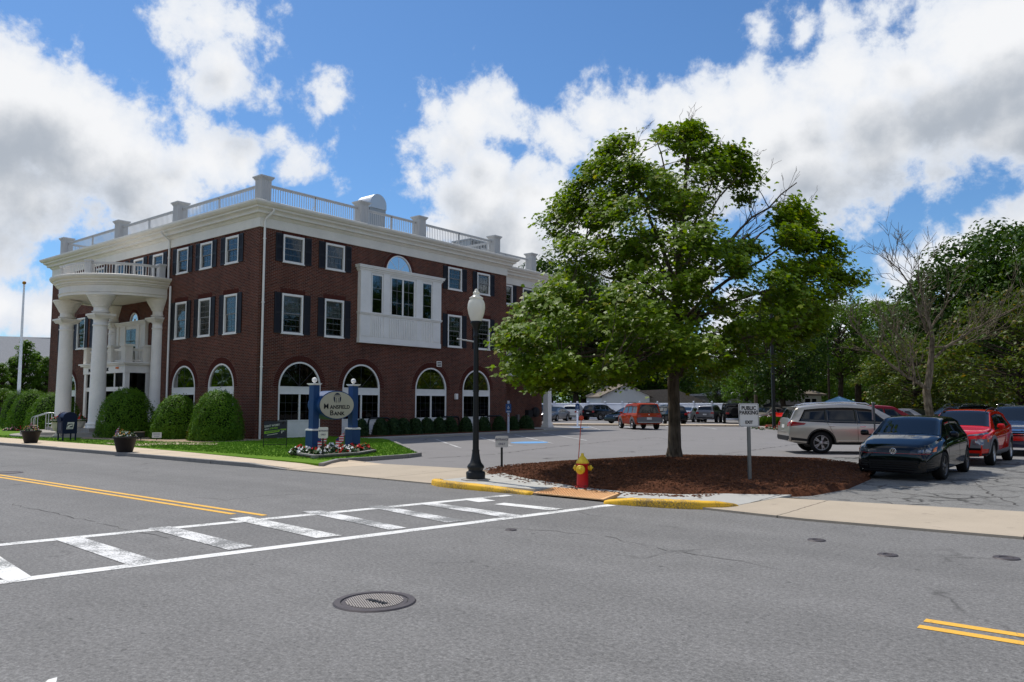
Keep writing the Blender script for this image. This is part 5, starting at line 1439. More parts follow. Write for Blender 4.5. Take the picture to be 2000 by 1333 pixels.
# ------------------------------------------------------------------ flagpole, handrails, mailbox
fx, fy = at(33, 838, .1)
t = thing('flagpole', 'tall tapering white flagpole with a gold ball beside the bank', 'flagpole', (fx, fy, .1))
MB().lathe([(.16, 0), (.16, .05), (.115, .07)], 16).lathe([(.11, .05), (.105, 3), (.055, 9.35), (.07, 9.4), (.07, 9.46), (.03, 9.5)], 14).build('pole', 'fence_white', t)
MB().ball((0, 0, 9.62), .12, 8).build('ball', 'flower_orange', t)
def handrail(label, x, y, rot):
    t = thing('handrail', label, 'handrail', (x, y, .1), rot)
    b = MB()
    for o in (0, ):
        b.tube([(0, 0, 0), (0, 0, .82), (.04, 0, .88), (.12, 0, .92), (.95, 0, 1.14), (1.25, 0, 1.14), (1.33, 0, 1.08), (1.33, 0, .62), (1.26, 0, .56), (.95, 0, .56)], .022, 8)
        b.tube([(.95, 0, 0), (.95, 0, 1.13)], .022, 8); b.tube([(0, 0, .45), (.25, 0, .47)], .02, 6); b.tube([(.25, 0, .1), (.25, 0, .95)], .02, 6)
    b.build('rail', 'aluminium', t)
hx_, hy_ = at(60, 846, .15)
handrail('stainless steel handrail on the entrance steps, further from the mailbox', hx_ , hy_, radians(25)); handrail('stainless steel handrail on the entrance steps, nearer the mailbox', hx_ + .75, hy_ - .15, radians(25))
mx_, my_ = at(130, 861, SW)
t = thing('mailbox', 'dark blue street mailbox on four legs in front of the bank steps', 'mailbox', (mx_, my_, SW), 0)
b = MB(); prof_ = [(-.29, .32), (.29, .32), (.29, .98)] + [(.29 * cos(pi * k / 14), .98 + .27 * sin(pi * k / 14)) for k in range(1, 14)] + [(-.29, .98)]
b.M = Matrix.Rotation(pi / 2, 4, 'Z'); b.slab_y(prof_, -.27, .27)
b.slab_y([(p_[0] * 1.04, p_[1] + (.012 if p_[1] > .9 else -.01)) for p_ in prof_], -.285, -.26); b.slab_y([(p_[0] * 1.04, p_[1] + (.012 if p_[1] > .9 else -.01)) for p_ in prof_], .26, .285); b.M = None
b.build('box', 'mailbox_blue', t)
for sx in (-1, 1):
    for sy in (-1, 1): MB().box(sx * .25 - .025, sx * .25 + .025, sy * .26 - .025, sy * .26 + .025, 0, .34).build('leg', 'mailbox_blue', t)
b = MB(); b.box(-.2, .2, -.36, -.29, .86, 1.02).box(-.22, .22, -.40, -.36, 1.0, 1.03); b.build('hopper', 'mailbox_blue', t)
b = MB(); b.box(-.19, .19, -.307, -.29, .45, .8); b.build('collection_label', 'navy', t)
E2 = T(.287, 0, .66) @ Matrix.Rotation(pi / 2, 4, 'Z') @ UP
b = MB().at(E2); pg = [(-.15, -.15), (.13, -.15), (.18, .15), (-.10, .15)]; b.add([(x_, y_, .002) for x_, y_ in pg], [(0, 1, 2, 3)]); b.build('emblem', 'sign_white', t)
b = MB().at(E2); b.add([(x_, y_, .004) for x_, y_ in [(-.13, -.07), (.11, -.07), (.145, .135), (-.085, .135)]], [(0, 1, 2, 3)])
b.build('emblem_field', 'navy', t)
b = MB().at(E2); b.add([(x_, y_, .006) for x_, y_ in [(-.12, -.07), (-.07, .01), (.02, .05), (.11, .05), (.13, .02), (.06, .01), (.10, -.01), (.0, -.02), (-.04, -.07)]], [tuple(range(9))])
b.add([(x_, y_, .006) for x_, y_ in [(-.08, .135), (-.10, .05), (-.02, .09), (.08, .09), (.13, .07), (.14, .135)]], [tuple(range(6))]); b.build('eagle', 'sign_white', t)
b = MB().at(E2); b.add([(x_, y_, .004) for x_, y_ in [(-.125, -.115), (.105, -.115), (.11, -.098), (-.12, -.098)]], [(0, 1, 2, 3)]); b.build('emblem_line', 'navy', t)

# spotlight and little notice between the shrubs
sx_, sy_ = at(272, 861, .1)
t = thing('spotlight', 'small dark floodlight box on short legs in the gravel by the shrubs', 'floodlight', (sx_, sy_, .1), YAW + .2)
b = MB(); b.cbox(0, 0, .26, .4, .22, .2, bev=.02); b.build('housing', 'canopy_black', t)
b = MB(); b.box(-.20, .20, -.13, .13, .36, .39); b.build('hood', 'pole_wood', t)
for s_ in (-.06, .06): MB().box(s_ - .015, s_ + .015, -.015, .015, 0, .17).build('leg', 'canopy_black', t)
sx_, sy_ = at(306, 861, .1)
t = thing('notice_board', 'small white notice standing in the gravel between two dome shrubs', 'sign', (sx_, sy_, .1), YAW + .1)
MB().box(-.2, .2, -.008, .008, .12, .36).build('panel', 'sign_white', t); MB().box(-.015, .015, .008, .02, 0, .3).build('post', 'canopy_black', t)
b = MB()
for z_, w_ in ((.30, .32), (.25, .28), (.18, .22)):
    for k in range(7): b.box(-w_ / 2 + k * w_ / 7, -w_ / 2 + (k + .72) * w_ / 7, -.011, -.0085, z_ - .014, z_ + .014)
b.build('lines', 'letter_grey', t)

# ------------------------------------------------------------------ the oval bank sign
def py_at_X(px_, X):
    v = _fh + _r * (px_ - 1000) / FPX; return v[1] * X / v[0]
SX = -22.2
sgn = thing('bank_sign', 'oval cream bank sign in a blue drum between two blue posts', 'sign', (SX, 17.55, .1), pi / 2)   # local x = +Y, local -y = +X
ya, yb = py_at_X(624.5, SX + .32) - 17.55, py_at_X(693, SX + .32) - 17.55
oc = (ya + yb) / 2; ow = (yb - ya) / 2; oz, oh = 1.57, .50
def oval(w, h, n=48): return [(oc + w * cos(2 * pi * k / n), oz + h * sin(2 * pi * k / n)) for k in range(n)]
MB().slab_y(oval(ow, oh), -.31, .31).build('drum', 'sign_blue', sgn)
fc = MB().slab_y(oval(ow - .035, oh - .035), -.33, -.305); fc = fc.build('face', 'sign_cream', sgn)
MB().slab_y(oval(ow - .035, oh - .035), .305, .33).build('face', 'sign_cream', sgn)
b = MB(); E3 = T(oc, -.332, oz) @ UP
k_ = ow / .62
text_on(b, 'M', .25, E3 @ T(-.385 * k_, -.047, 0), 0, .003, bold=.004, sx=k_ * .92); text_on(b, 'ANSFIELD', .18, E3 @ T(.10 * k_, -.073, 0), 0, .003, bold=.004, sx=k_ * .90); b.build('lettering', 'letter_black', fc); b = MB()
text_on(b, 'B', .24, E3 @ T(-.19 * k_, -.275, 0), 0, .003, bold=.004, sx=k_); text_on(b, 'ANK', .175, E3 @ T(.075 * k_, -.297, 0), 0, .003, bold=.005, sx=k_)
b.build('lettering', 'letter_black', fc)
b = MB(); b.at(E3); N_ = 28
b.add([(.135 * k_ * cos(2 * pi * k / N_), .235 + .19 * sin(2 * pi * k / N_), .001) for k in range(N_) if sin(2 * pi * k / N_) > -.80], [tuple(range(len([k for k in range(N_) if sin(2 * pi * k / N_) > -.80])))]); b.build('emblem', 'navy', fc)
b = MB().at(E3)
for (x0_, x1_, y0_, y1_) in ((-.105, .105, .33, .355), (-.115, .115, .285, .31), (-.085, .085, .245, .275), (-.075, -.04, .07, .24), (-.022, .022, .06, .24), (.04, .075, .07, .24)):
    b.box(x0_ * k_, x1_ * k_, y0_, y1_, .0015, .003)
b.build('emblem_column', 'sign_cream', fc)
for yy in (16.72 - 17.55, 18.42 - 17.55):
    pb = MB(); pb.cbox(yy, 0, 1.19, .25, .25, 2.2); pb.cbox(yy, 0, .34, .38, .38, .72)
    po = pb.build('post', 'sign_blue', sgn)
    b = MB(); b.cbox(yy, 0, .72, .42, .42, .035).cbox(yy, 0, .75, .38, .38, .03); b.cbox(yy, 0, 2.3, .36, .36, .03).cbox(yy, 0, 2.27, .31, .31, .03); b.lathe([(.04, 2.31), (.04, 2.35)], 10, c=(yy, 0)); b.ball((yy, 0, 2.43), .09, 10)
    b.build('finial', 'white_trim', po)
# granite edged bed with petunias
bed = [at(566, 886, .16), at(613, 893, .16), at(700, 887, .16), at(735, 881, .16), at(722, 873, .16), at(600, 876, .16)]
b = MB()
for a_, b_ in zip(bed[:4], bed[1:4]):
    a2, b2 = Vector(a_), Vector(b_); d_ = (b2 - a2).normalized(); n_ = Vector((-d_.y, d_.x)) * .14
    b.prism([tuple(a2), tuple(b2), tuple(b2 + n_), tuple(a2 + n_)], .05, .21 + random.uniform(-.006, .006))
struct(b.build('bed_edging', 'granite'))
struct(MB().prism(bed, .05, .17).build('flower_bed', 'mulch'))
rf = random.Random(4)
FPOS = [(586, 877, 'red'), (598, 880, 'white'), (579, 881, 'white'), (626, 884, 'white'), (640, 880, 'white'), (618, 881, 'red'), (655, 879, 'white'), (664, 875, 'red'), (676, 876, 'white'), (690, 872, 'red'), (700, 876, 'red'), (712, 873, 'red'), (648, 873, 'white'), (684, 880, 'white'), (633, 874, 'red'), (670, 881, 'red')]
gl_ = {'white': 'clump of white petunias in the granite edged bed under the bank sign', 'red': 'clump of red petunias in the granite edged bed under the bank sign'}
for i, (px_, py_, c_) in enumerate(FPOS):
    x_, y_ = at(px_, py_ + 3.5, .2)
    t = thing('flower_clump', gl_[c_], 'flowers', (x_, y_, .16), 0, 'petunia clumps of one colour under the bank sign: ' + c_)
    flowers_into(t, .23, .17, 22, ['flower_' + c_], np.random.default_rng(50 + i), .03, 120, .085)
fx_, fy_ = at(636, 885, .2); flag('small flag in the flower bed beside the left blue sign post', fx_, fy_, .15, 1.15, .03, YAW, .45)
fx_, fy_ = at(670, 882, .2); flag('small flag in the flower bed beside the right blue sign post', fx_, fy_, .15, 1.1, .03, YAW, .45)
fx_, fy_ = at(12, 842, .2)
for i, (px_, py_, c_, lb) in enumerate(((24, 842, 'pink', 'patch of pink flowers in the grass left of the flagpole foot'), (47, 842, 'red', 'patch of red flowers in the grass right of the flagpole foot'))):
    x_, y_ = at(px_, py_, .1); t = thing('flower_clump', lb, 'flowers', (x_, y_, .1)); flowers_into(t, .5, .3, 30, ['flower_' + c_], np.random.default_rng(90 + i), .0, 160, .1)
# campaign board on the lawn
yx, yy_ = dp(540.5, 29.2)
t = thing('yard_sign', 'dark yard sign with a lime green band in a wire frame on the lawn', 'sign', (yx, yy_, .1), YAW + .35)
for s_ in (-.41, .41): MB().box(s_ - .012, s_ + .012, -.012, .012, 0, 1.0).build('stake', 'canopy_black', t)
MB().box(-.40, .40, -.01, .01, .1, .125).box(-.42, .42, -.015, .015, .98, 1.005).build('crossbar', 'canopy_black', t)
pn = MB().box(-.395, .395, -.006, .006, .36, .975).build('panel', 'banner_dark', t)
Rt = Matrix.Rotation(.13, 4, 'Z')
b = MB(); b.add([(-.39, -.008, .51), (.14, -.008, .585), (.16, -.008, .665), (-.39, -.008, .60)], [(0, 1, 2, 3)]); b.add([(.17, -.008, .655), (.38, -.008, .64), (.39, -.008, .70), (.18, -.008, .69)], [(0, 1, 2, 3)])
text_on(b, 'ATM FEES', .085, T(-.06, -.011, .715) @ UP @ Rt, 0, .001, bold=.002, sx=.8); b.build('band', 'lime', pn)
b = MB(); b.add([(.2, -.0075, .86), (.27, -.0075, .96), (.34, -.0075, .96), (.28, -.0075, .86)], [(0, 1, 2, 3)]); b.build('corner_mark', 'canopy_black', pn)
b = MB(); text_on(b, "DON'T WORRY", .098, T(-.12, -.011, .81) @ UP @ Rt, 0, .001, bold=.002, sx=.78); text_on(b, 'ABOUT', .06, T(-.30, -.011, .68) @ UP @ Rt, 0, .001, bold=.001, sx=.8)
for k in range(9): x_ = -.29 + k * .042; b.add([(x_, -.0085, .45 + (x_ + .3) * .15), (x_ + .032, -.0085, .45 + (x_ + .33) * .15), (x_ + .032, -.0085, .472 + (x_ + .33) * .15), (x_, -.0085, .472 + (x_ + .3) * .15)], [(0, 1, 2, 3)])
b.add([(.2, -.0085, .59), (.31, -.0085, .60), (.31, -.0085, .625), (.2, -.0085, .615)], [(0, 1, 2, 3)]); b.add([(.21, -.0085, .53), (.24, -.0085, .53), (.25, -.0085, .575), (.21, -.0085, .575)], [(0, 1, 2, 3)])
b.build('lettering', 'sign_white', pn)
b = MB()
for k in range(9): x_ = -.33 + k * .05; b.add([(x_, -.0085, .545 + (x_ + .35) * .14), (x_ + .035, -.0085, .545 + (x_ + .38) * .14), (x_ + .035, -.0085, .58 + (x_ + .38) * .14), (x_, -.0085, .58 + (x_ + .35) * .14)], [(0, 1, 2, 3)])
b.build('slogan', 'banner_dark', pn)
# ------------------------------------------------------------------ vehicles: local +X forward, origin on the ground under the middle
def smooth_line(pts, step=.06):
    """Catmull-Rom through profile points, resampled"""
    P = [np.array(p, float) for p in pts]; out = []
    for i in range(len(P) - 1):
        p0 = P[max(i - 1, 0)]; p1 = P[i]; p2 = P[i + 1]; p3 = P[min(i + 2, len(P) - 1)]
        L = np.linalg.norm(p2 - p1); n = max(1, int(L / step))
        m1 = (p2 - p0) / 2 * .55; m2 = (p3 - p1) / 2 * .55
        for k in range(n):
            t = k / n
            out.append((2 * t ** 3 - 3 * t ** 2 + 1) * p1 + (t ** 3 - 2 * t ** 2 + t) * m1 + (-2 * t ** 3 + 3 * t ** 2) * p2 + (t ** 3 - t ** 2) * m2)
    out.append(P[-1])
    # x must fall monotonically
    for i in range(1, len(out)):
        if out[i][0] > out[i - 1][0] - .0008: out[i] = np.array([out[i - 1][0] - .0008, out[i][1]])
    return out
class Car:
    def __init__(s, name, label, cat, loc, rotz, sp, paint_, group=None):
        s.sp = sp; s.paint = paint_
        s.t = thing(name, label, cat, loc, rotz, group)
        s.L = sp['L']; s.W = sp['W']; s.line = smooth_line(sp['top'])
        s.X = np.array([p[0] for p in s.line])[::-1]; s.Z = np.array([p[1] for p in s.line])[::-1]
        bl = sp['belt']; s.bx = np.array([p[0] for p in bl])[::-1]; s.bz = np.array([p[1] for p in bl])[::-1]
        s.fine = sp.get('fine', False)
        s.body()
    def top(s, x): return float(np.interp(x, s.X, s.Z))
    def bot(s, x):
        sp = s.sp; f = sp['L'] / 2
        e = sp.get('ends', (.26, .30))
        z = sp.get('sill', .24)
        if x > f - .75: z += (e[0] - z) * ((x - f + .75) / .75) ** 2
        if x < -f + .75: z += (e[1] - z) * ((-f + .75 - x) / .75) ** 2
        return z
    def wid(s, x):
        f = s.L / 2; w = s.W / 2
        a = s.sp.get('taper', (.20, .12)); st = s.sp.get('tstart', (1.25, 1.1))
        if x > f - st[0]: w *= 1 - a[0] * ((x - f + st[0]) / st[0]) ** 2.6
        if x < -f + st[1]: w *= 1 - a[1] * ((-f + st[1] - x) / st[1]) ** 2.6
        return w
    def belt(s, x): return min(float(np.interp(x, s.bx, s.bz)), s.top(x) - .045)
    def section(s, x, T_=None):
        T_ = s.top(x) if T_ is None else T_
        B = min(float(np.interp(x, s.bx, s.bz)), T_ - .045); zb = s.bot(x); w = s.wid(x); h = B - zb
        d = T_ - B
        wr = w - .045 - s.sp.get('tumble', .34) * max(0, d - .06) - .05
        cr = s.sp.get('crown', .03)
        rr = min(.075, d * .5)
        return [(0, zb), (w * .6, zb), (w - .10, zb + .01), (w - .035, zb + .06), (w - .012, zb + h * .25), (w, zb + h * .50), (w - .004, zb + h * .72), (w - .012, B - h * .10 if h > .3 else B - .02), (w - .035, B - .02), (w - .055, B),
                (wr + .004, T_ - rr - .02 - cr), (wr - .012, T_ - rr * .45 - cr), (wr - .05, T_ - rr * .12 - cr * .9), (wr * .72, T_ - cr * .5), (wr * .4, T_ - cr * .15), (0, T_)]
    def body(s):
        prof = [s.section(p[0], p[1]) for p in s.line]; k = len(prof[0]); vs = []; n = len(prof)
        m = 2 * k - 2
        for p, q in zip(s.line, prof):
            vs += [(p[0], y, z) for y, z in q] + [(p[0], -y, z) for y, z in q[-2:0:-1]]
        fs = [(j * m + i, j * m + (i + 1) % m, (j + 1) * m + (i + 1) % m, (j + 1) * m + i) for j in range(n - 1) for i in range(m)]
        fs += [tuple(range(m))[::-1], tuple((n - 1) * m + i for i in range(m))]
        b = MB(); b.add(vs, fs, 0, True)
        s.raw_v, s.raw_f = vs, fs
        s.bvh = BVHTree.FromPolygons([Vector(v) for v in vs], fs)
        me = b.mesh('body', s.paint)
        me.materials.append(MATS['cladding'])
        o = link('body', me, s.t)
        sp = s.sp; R = sp['R']
        if s.fine:
            # recalc outward then cut the wheel arches
            bm = bmesh.new(); bm.from_mesh(me); bmesh.ops.recalc_face_normals(bm, faces=bm.faces); bm.to_mesh(me); bm.free()
            tmp = []
            for ax in (sp['xf'], sp['xr']):
                for sd in (-1, 1):
                    c = MB(); c.M = T(ax, sd * (s.W / 2 + .2), R) @ Matrix.Rotation(pi / 2, 4, 'X')
                    c.lathe([(R + sp.get('gap', .055), -.5), (R + sp.get('gap', .055), .5)], 40, smooth=False)
                    cm = c.mesh('cut', 'cladding'); bm = bmesh.new(); bm.from_mesh(cm); bmesh.ops.remove_doubles(bm, verts=bm.verts, dist=1e-5); bmesh.ops.recalc_face_normals(bm, faces=bm.faces); bm.to_mesh(cm); bm.free()
                    co = bpy.data.objects.new('cut', cm); C.objects.link(co); tmp.append(co)
                    md = o.modifiers.new('cut', 'BOOLEAN'); md.operation = 'DIFFERENCE'; md.object = co; md.solver = 'EXACT'
            # parent transform must not disturb the cutters
            o.parent = None; bpy.context.view_layer.update()
            dg = bpy.context.evaluated_depsgraph_get(); new = bpy.data.meshes.new_from_object(o.evaluated_get(dg))
            o.modifiers.clear(); o.data = new; o.parent = s.t
            for c in tmp: bpy.data.objects.remove(c)
            new.name = 'body'
            new.polygons.foreach_set('use_smooth', [True] * len(new.polygons))
            me = new
        try: me.set_sharp_from_angle(angle=radians(38))
        except Exception: pass
        s.bodyo = o
    # ---- surface pieces laid a few mm proud of the body
    def cast(s, kind, a, b_):
        if kind == 'front': o, d = Vector((s.L, a, b_)), Vector((-1, 0, 0))
        elif kind == 'rear': o, d = Vector((-s.L, a, b_)), Vector((1, 0, 0))
        elif kind == 'left': o, d = Vector((a, s.W, b_)), Vector((0, -1, 0))
        elif kind == 'right': o, d = Vector((a, -s.W, b_)), Vector((0, 1, 0))
        else: o, d = Vector((a, b_, 3)), Vector((0, 0, -1))
        p, n, i, dist = s.bvh.ray_cast(o, d)
        if p is None: return None, None
        if n.dot(d) > 0: n = -n
        return p, n
    def patch(s, name, mats, kind, bottom, top, nu=12, nv=5, off=.005, parent=None, thick=.012):
        """strip between two polylines (same parameter), projected on the body"""
        def along(L, t):
            f = t * (len(L) - 1); i = min(int(f), len(L) - 2); q = f - i
            return (L[i][0] * (1 - q) + L[i + 1][0] * q, L[i][1] * (1 - q) + L[i + 1][1] * q)
        grid = []; vs = []; back = []
        for j in range(nv + 1):
            for i in range(nu + 1):
                a = along(bottom, i / nu); b_ = along(top, i / nu); q = j / nv
                p, n = s.cast(kind, a[0] * (1 - q) + b_[0] * q, a[1] * (1 - q) + b_[1] * q)
                if p is None: grid.append(-1); continue
                grid.append(len(vs)); vs.append(tuple(p + n * off)); back.append(tuple(p - n * thick))
        fs = []; N = len(vs); w = nu + 1
        for j in range(nv):
            for i in range(nu):
                q = [grid[j * w + i], grid[j * w + i + 1], grid[(j + 1) * w + i + 1], grid[(j + 1) * w + i]]
                if min(q) >= 0: fs.append(tuple(q))
        if not fs: return None
        # skirt to give the piece thickness
        edges = {}
        for f in fs:
            for k in range(4):
                e = (f[k], f[(k + 1) % 4]); edges[e] = 1
        sk = [(a, b_, b_ + N, a + N) for (a, b_) in edges if (b_, a) not in edges]
        m = MB(); m.add(vs + back, fs + sk, 0, True)
        me = m.mesh(name, mats)
        try: me.set_sharp_from_angle(angle=radians(50))
        except Exception: pass
        return link(name, me, parent or s.t)
    def glass_top(s, name, x0, x1, v=.90, parent=None, n=10):
        """windscreen / rear window: between two stations on the roof line"""
        st = [p for p in s.line if x1 - 1e-6 <= p[0] <= x0 + 1e-6]
        st = [np.array([x0, s.top(x0)])] + st + [np.array([x1, s.top(x1)])]
        vs = []; m = 12
        for p in st:
            sec = s.section(p[0], p[1]); ys = [q[0] for q in sec[-6:]][::-1]; zs = [q[1] for q in sec[-6:]][::-1]
            for k in range(m + 1):
                y = (-1 + 2 * k / m) * v * ys[-2]
                vs.append((p[0], y, float(np.interp(abs(y), ys, zs))))
        n_ = len(st); V = np.array(vs).reshape(n_, m + 1, 3)
        du = np.gradient(V, axis=0); dv = np.gradient(V, axis=1); N = np.cross(du, dv); N /= np.linalg.norm(N, axis=2, keepdims=True) + 1e-9
        N[N[..., 2] < 0] *= -1
        O = (V + N * .007).reshape(-1, 3); Bk = (V - N * .015).reshape(-1, 3); K = len(O)
        f = [(j * (m + 1) + i, j * (m + 1) + i + 1, (j + 1) * (m + 1) + i + 1, (j + 1) * (m + 1) + i) for j in range(n_ - 1) for i in range(m)]
        ed = {}
        for q in f:
            for k in range(4): ed[(q[k], q[(k + 1) % 4])] = 1
        sk = [(a, b_, b_ + K, a + K) for (a, b_) in ed if (b_, a) not in ed]
        mb = MB(); mb.add([tuple(p) for p in O] + [tuple(p) for p in Bk], f + sk, 0, True)
        return link(name, mb.mesh(name, 'car_glass'), parent or s.t)
    def side_glass(s, name, xf0, xf1, xr0, xr1, t0=.06, t1=.90, mat_='car_glass', off=.006):
        """pane between belt and roof rail; xf0/xf1 front edge at belt/roof, xr0/xr1 rear edge"""
        for sd in (1, -1):
            vs = []; bk = []; nu, nv = 14, 5
            for j in range(nv + 1):
                q = t0 + (t1 - t0) * j / nv
                for i in range(nu + 1):
                    u = i / nu; x = (xf0 + (xf1 - xf0) * (q - t0) / (t1 - t0)) * (1 - u) + (xr0 + (xr1 - xr0) * (q - t0) / (t1 - t0)) * u
                    sec = s.section(x); a = sec[9]; b_ = sec[10]
                    y = a[0] + (b_[0] - a[0]) * q; z = a[1] + (b_[1] - a[1]) * q
                    vs.append((x, sd * (y + off), z)); bk.append((x, sd * (y - .012), z))
            w = nu + 1; K = len(vs)
            f = [(j * w + i, j * w + i + 1, (j + 1) * w + i + 1, (j + 1) * w + i) for j in range(nv) for i in range(nu)]
            ed = {}
            for q in f:
                for k in range(4): ed[(q[k], q[(k + 1) % 4])] = 1
            sk = [(a, b_, b_ + K, a + K) for (a, b_) in ed if (b_, a) not in ed]
            mb = MB(); mb.add(vs + bk, f + sk, 0, True)
            link(name, mb.mesh(name, mat_), s.t)
    def wheels(s, spokes=5, rim='rim_silver', steer=0.0, twin=True):
        sp = s.sp; R = sp['R']; w = sp.get('tw', .22); key = (R, w, spokes, rim, twin)
        if key not in WH:
            b = MB(); b.M = Matrix.Rotation(pi / 2, 4, 'X')
            h = w / 2
            b.lathe([(R * .66, -h * .8), (R * .70, -h), (R * .93, -h), (R * .985, -h * .75), (R, -h * .4), (R, h * .4), (R * .985, h * .75), (R * .93, h), (R * .70, h), (R * .66, h * .8)], 36, cap=False)
            tm_ = b.mesh('wheel', 'tyre')
            b = MB(); b.M = Matrix.Rotation(pi / 2, 4, 'X')
            b.lathe([(R * .66, -h * .9), (R * .69, h * .86), (R * .66, h * .92), (R * .63, h * .8), (R * .62, h * .3)], 32, 0, cap=False)
            b.lathe([(R * .62, h * .12), (0, h * .12)], 32, 1, cap=False)
            b.lathe([(R * .17, h * .1), (R * .17, h * .8), (R * .12, h * .88), (0, h * .88)], 18, 0, cap=False)
            for k in range(spokes):
                for dd in ((-.16, .16) if twin else (0,)):
                    a = 2 * pi * k / spokes; a2 = a + dd
                    wd = R * (.05 if twin else .10)
                    p0 = Vector((R * .12 * cos(a), R * .12 * sin(a))); p1 = Vector((R * .645 * cos(a2), R * .645 * sin(a2))); d = (p1 - p0).normalized(); n = Vector((-d.y, d.x)) * wd
                    q = [p0 - n, p1 - n * .8, p1 + n * .8, p0 + n]
                    b.add([(p[0], p[1], z) for z in (h * .35, h * .78) for p in q], [(4, 5, 6, 7), (0, 1, 5, 4), (1, 2, 6, 5), (2, 3, 7, 6), (3, 0, 4, 7)], 0)
            rm_ = b.mesh('rim', [rim, 'black_gloss'])
            WH[key] = (tm_, rm_)
        tm_, rm_ = WH[key]
        for ax in (sp['xf'], sp['xr']):
            for sd in (-1, 1):
                y = sd * (s.W / 2 - w / 2 - sp.get('inset', .025))
                o = link('wheel', tm_, s.t, (ax, y, R), (pi if sd > 0 else 0) + (steer if ax > 0 else 0))
                # lathe axis after the turn: local +z became -y
                r = link('rim', rm_, o)
        return s
    def mirrors(s, x, z, mat_, cap=None):
        for sd in (1, -1):
            y = s.wid(x) - .02
            b = MB(); b.cbox(x, sd * (y + .10), z, .12, .19, .13, 0, .045); b.cbox(x - .01, sd * (y + .01), z - .045, .06, .12, .035, 1)
            b.build('side_mirror', [mat_, 'cladding'], s.t)
    def handles(s, pos, mat_):
        for sd, kind in ((1, 'left'), (-1, 'right')):
            for (x, z) in pos:
                p, n = s.cast(kind, x, z)
                if p is None: continue
                b = MB(); b.cbox(x, p.y + sd * .022, z, .20, .03, .032, 0, .01); b.build('door_handle', mat_, s.t)
    def seams(s, lines):
        for kind in ('left', 'right'):
            for (a, b_) in lines:
                if abs(a[0] - b_[0]) < abs(a[1] - b_[1]): s.patch('door_gap', 'black_gloss', kind, [(a[0] - .006, a[1]), (a[0] + .006, a[1])], [(b_[0] - .006, b_[1]), (b_[0] + .006, b_[1])], 1, 9, .0025)
                else: s.patch('door_gap', 'black_gloss', kind, [(a[0], a[1] - .006), (b_[0], b_[1] - .006)], [(a[0], a[1] + .006), (b_[0], b_[1] + .006)], 9, 1, .0025)
WH = {}
def pts_m(L): return [(-a, b) for a, b in L]

# --- black hatchback
SP = dict(L=4.26, W=1.79, R=.315, xf=1.27, xr=-1.36, fine=True, sill=.20, ends=(.17, .30), tumble=.36, taper=(.24, .13), tstart=(1.1, 1.0), tw=.225, inset=.015,
          top=[(2.13, .52), (2.115, .66), (2.07, .74), (1.95, .80), (1.6, .90), (1.15, .985), (.98, 1.005), (.35, 1.32), (.12, 1.385), (-.4, 1.415), (-1.1, 1.395), (-1.62, 1.32), (-1.72, 1.27), (-1.98, 1.02), (-2.06, .97), (-2.11, .80), (-2.13, .58)],
          belt=[(2.13, .55), (1.9, .70), (1.0, .86), (.3, .905), (-.8, .935), (-1.6, .96), (-2.13, .95)])
p_rear = (Vector((-3.51, 22.11)) + Vector((-5.0, 22.0))) / 2
vwh = radians(-90.5)
fl_ = Vector((-3.69, 19.97)); hatch_c = fl_ - Vector((cos(vwh), sin(vwh))) * 1.27 - Vector((-sin(vwh), cos(vwh))) * .78
car = Car('parked_car', 'black hatchback parked nose out beside the mulch bed', 'car', (hatch_c.x, hatch_c.y, 0.01), vwh, SP, 'paint_black')
car.wheels(5, 'rim_dark', radians(-4), True)
car.glass_top('windscreen', .96, .17, .955); car.glass_top('rear_window', -1.74, -1.97, .86)
car.side_glass('window_trim', .93, .24, -1.56, -1.24, .0, .985, 'black_gloss', .003)
car.side_glass('front_door_window', .86, .20, -.35, -.35, .03, .95); car.side_glass('rear_door_window', -.39, -.39, -1.28, -1.02, .03, .95); car.side_glass('quarter_window', -1.31, -1.06, -1.50, -1.20, .06, .9)
car.mirrors(.70, 1.0, 'paint_black'); car.handles([(-.15, .82), (-1.05, .84)], 'paint_black')
car.seams([((.86, .32), (.86, .86)), ((-.36, .30), (-.36, .90)), ((-1.22, .62), (-1.2, .90)), ((.86, .30), (-.9, .30))])
for sg in (1, -1):
    f = (lambda L: L) if sg > 0 else pts_m
    hl = car.patch('headlight', 'headlamp_dark', 'front', f([(.34, .605), (.55, .59), (.70, .59), (.81, .61)]), f([(.36, .665), (.55, .705), (.70, .745), (.805, .765)]), 12, 5, .006)
    car.patch('lamp_lens', 'headlamp', 'front', f([(.50, .63), (.60, .622)]), f([(.505, .665), (.60, .69)]), 4, 3, .011, hl); car.patch('lamp_lens', 'headlamp', 'front', f([(.63, .625), (.73, .63)]), f([(.63, .70), (.73, .72)]), 4, 3, .011, hl)
    car.patch('turn_signal', 'amber', 'front', f([(.755, .64), (.80, .65)]), f([(.765, .72), (.80, .745)]), 3, 3, .012, hl)
    car.patch('air_intake', 'black_gloss', 'front', f([(.52, .27), (.78, .30)]), f([(.55, .43), (.78, .45)]), 6, 4, .006)
    for z in (.31, .36, .41): car.patch('intake_fin', 'cladding', 'front', f([(.54, z), (.77, z + .012)]), f([(.54, z + .012), (.77, z + .024)]), 5, 1, .014)
    car.patch('taillight', 'tail_red', 'rear', f([(.42, .80), (.78, .80)]), f([(.45, .93), (.76, .95)]), 6, 3, .006)
g = car.patch('grille', 'black_gloss', 'front', [(-.36, .60), (.36, .60)], [(-.37, .665), (.37, .665)], 12, 3, .005)
car.patch('grille_strip', 'tail_red', 'front', [(-.74, .590), (.74, .590)], [(-.74, .600), (.74, .600)], 24, 1, .010)
car.patch('lower_grille', 'tyre', 'front', [(-.50, .25), (.50, .25)], [(-.52, .45), (.52, .45)], 12, 4, .006)
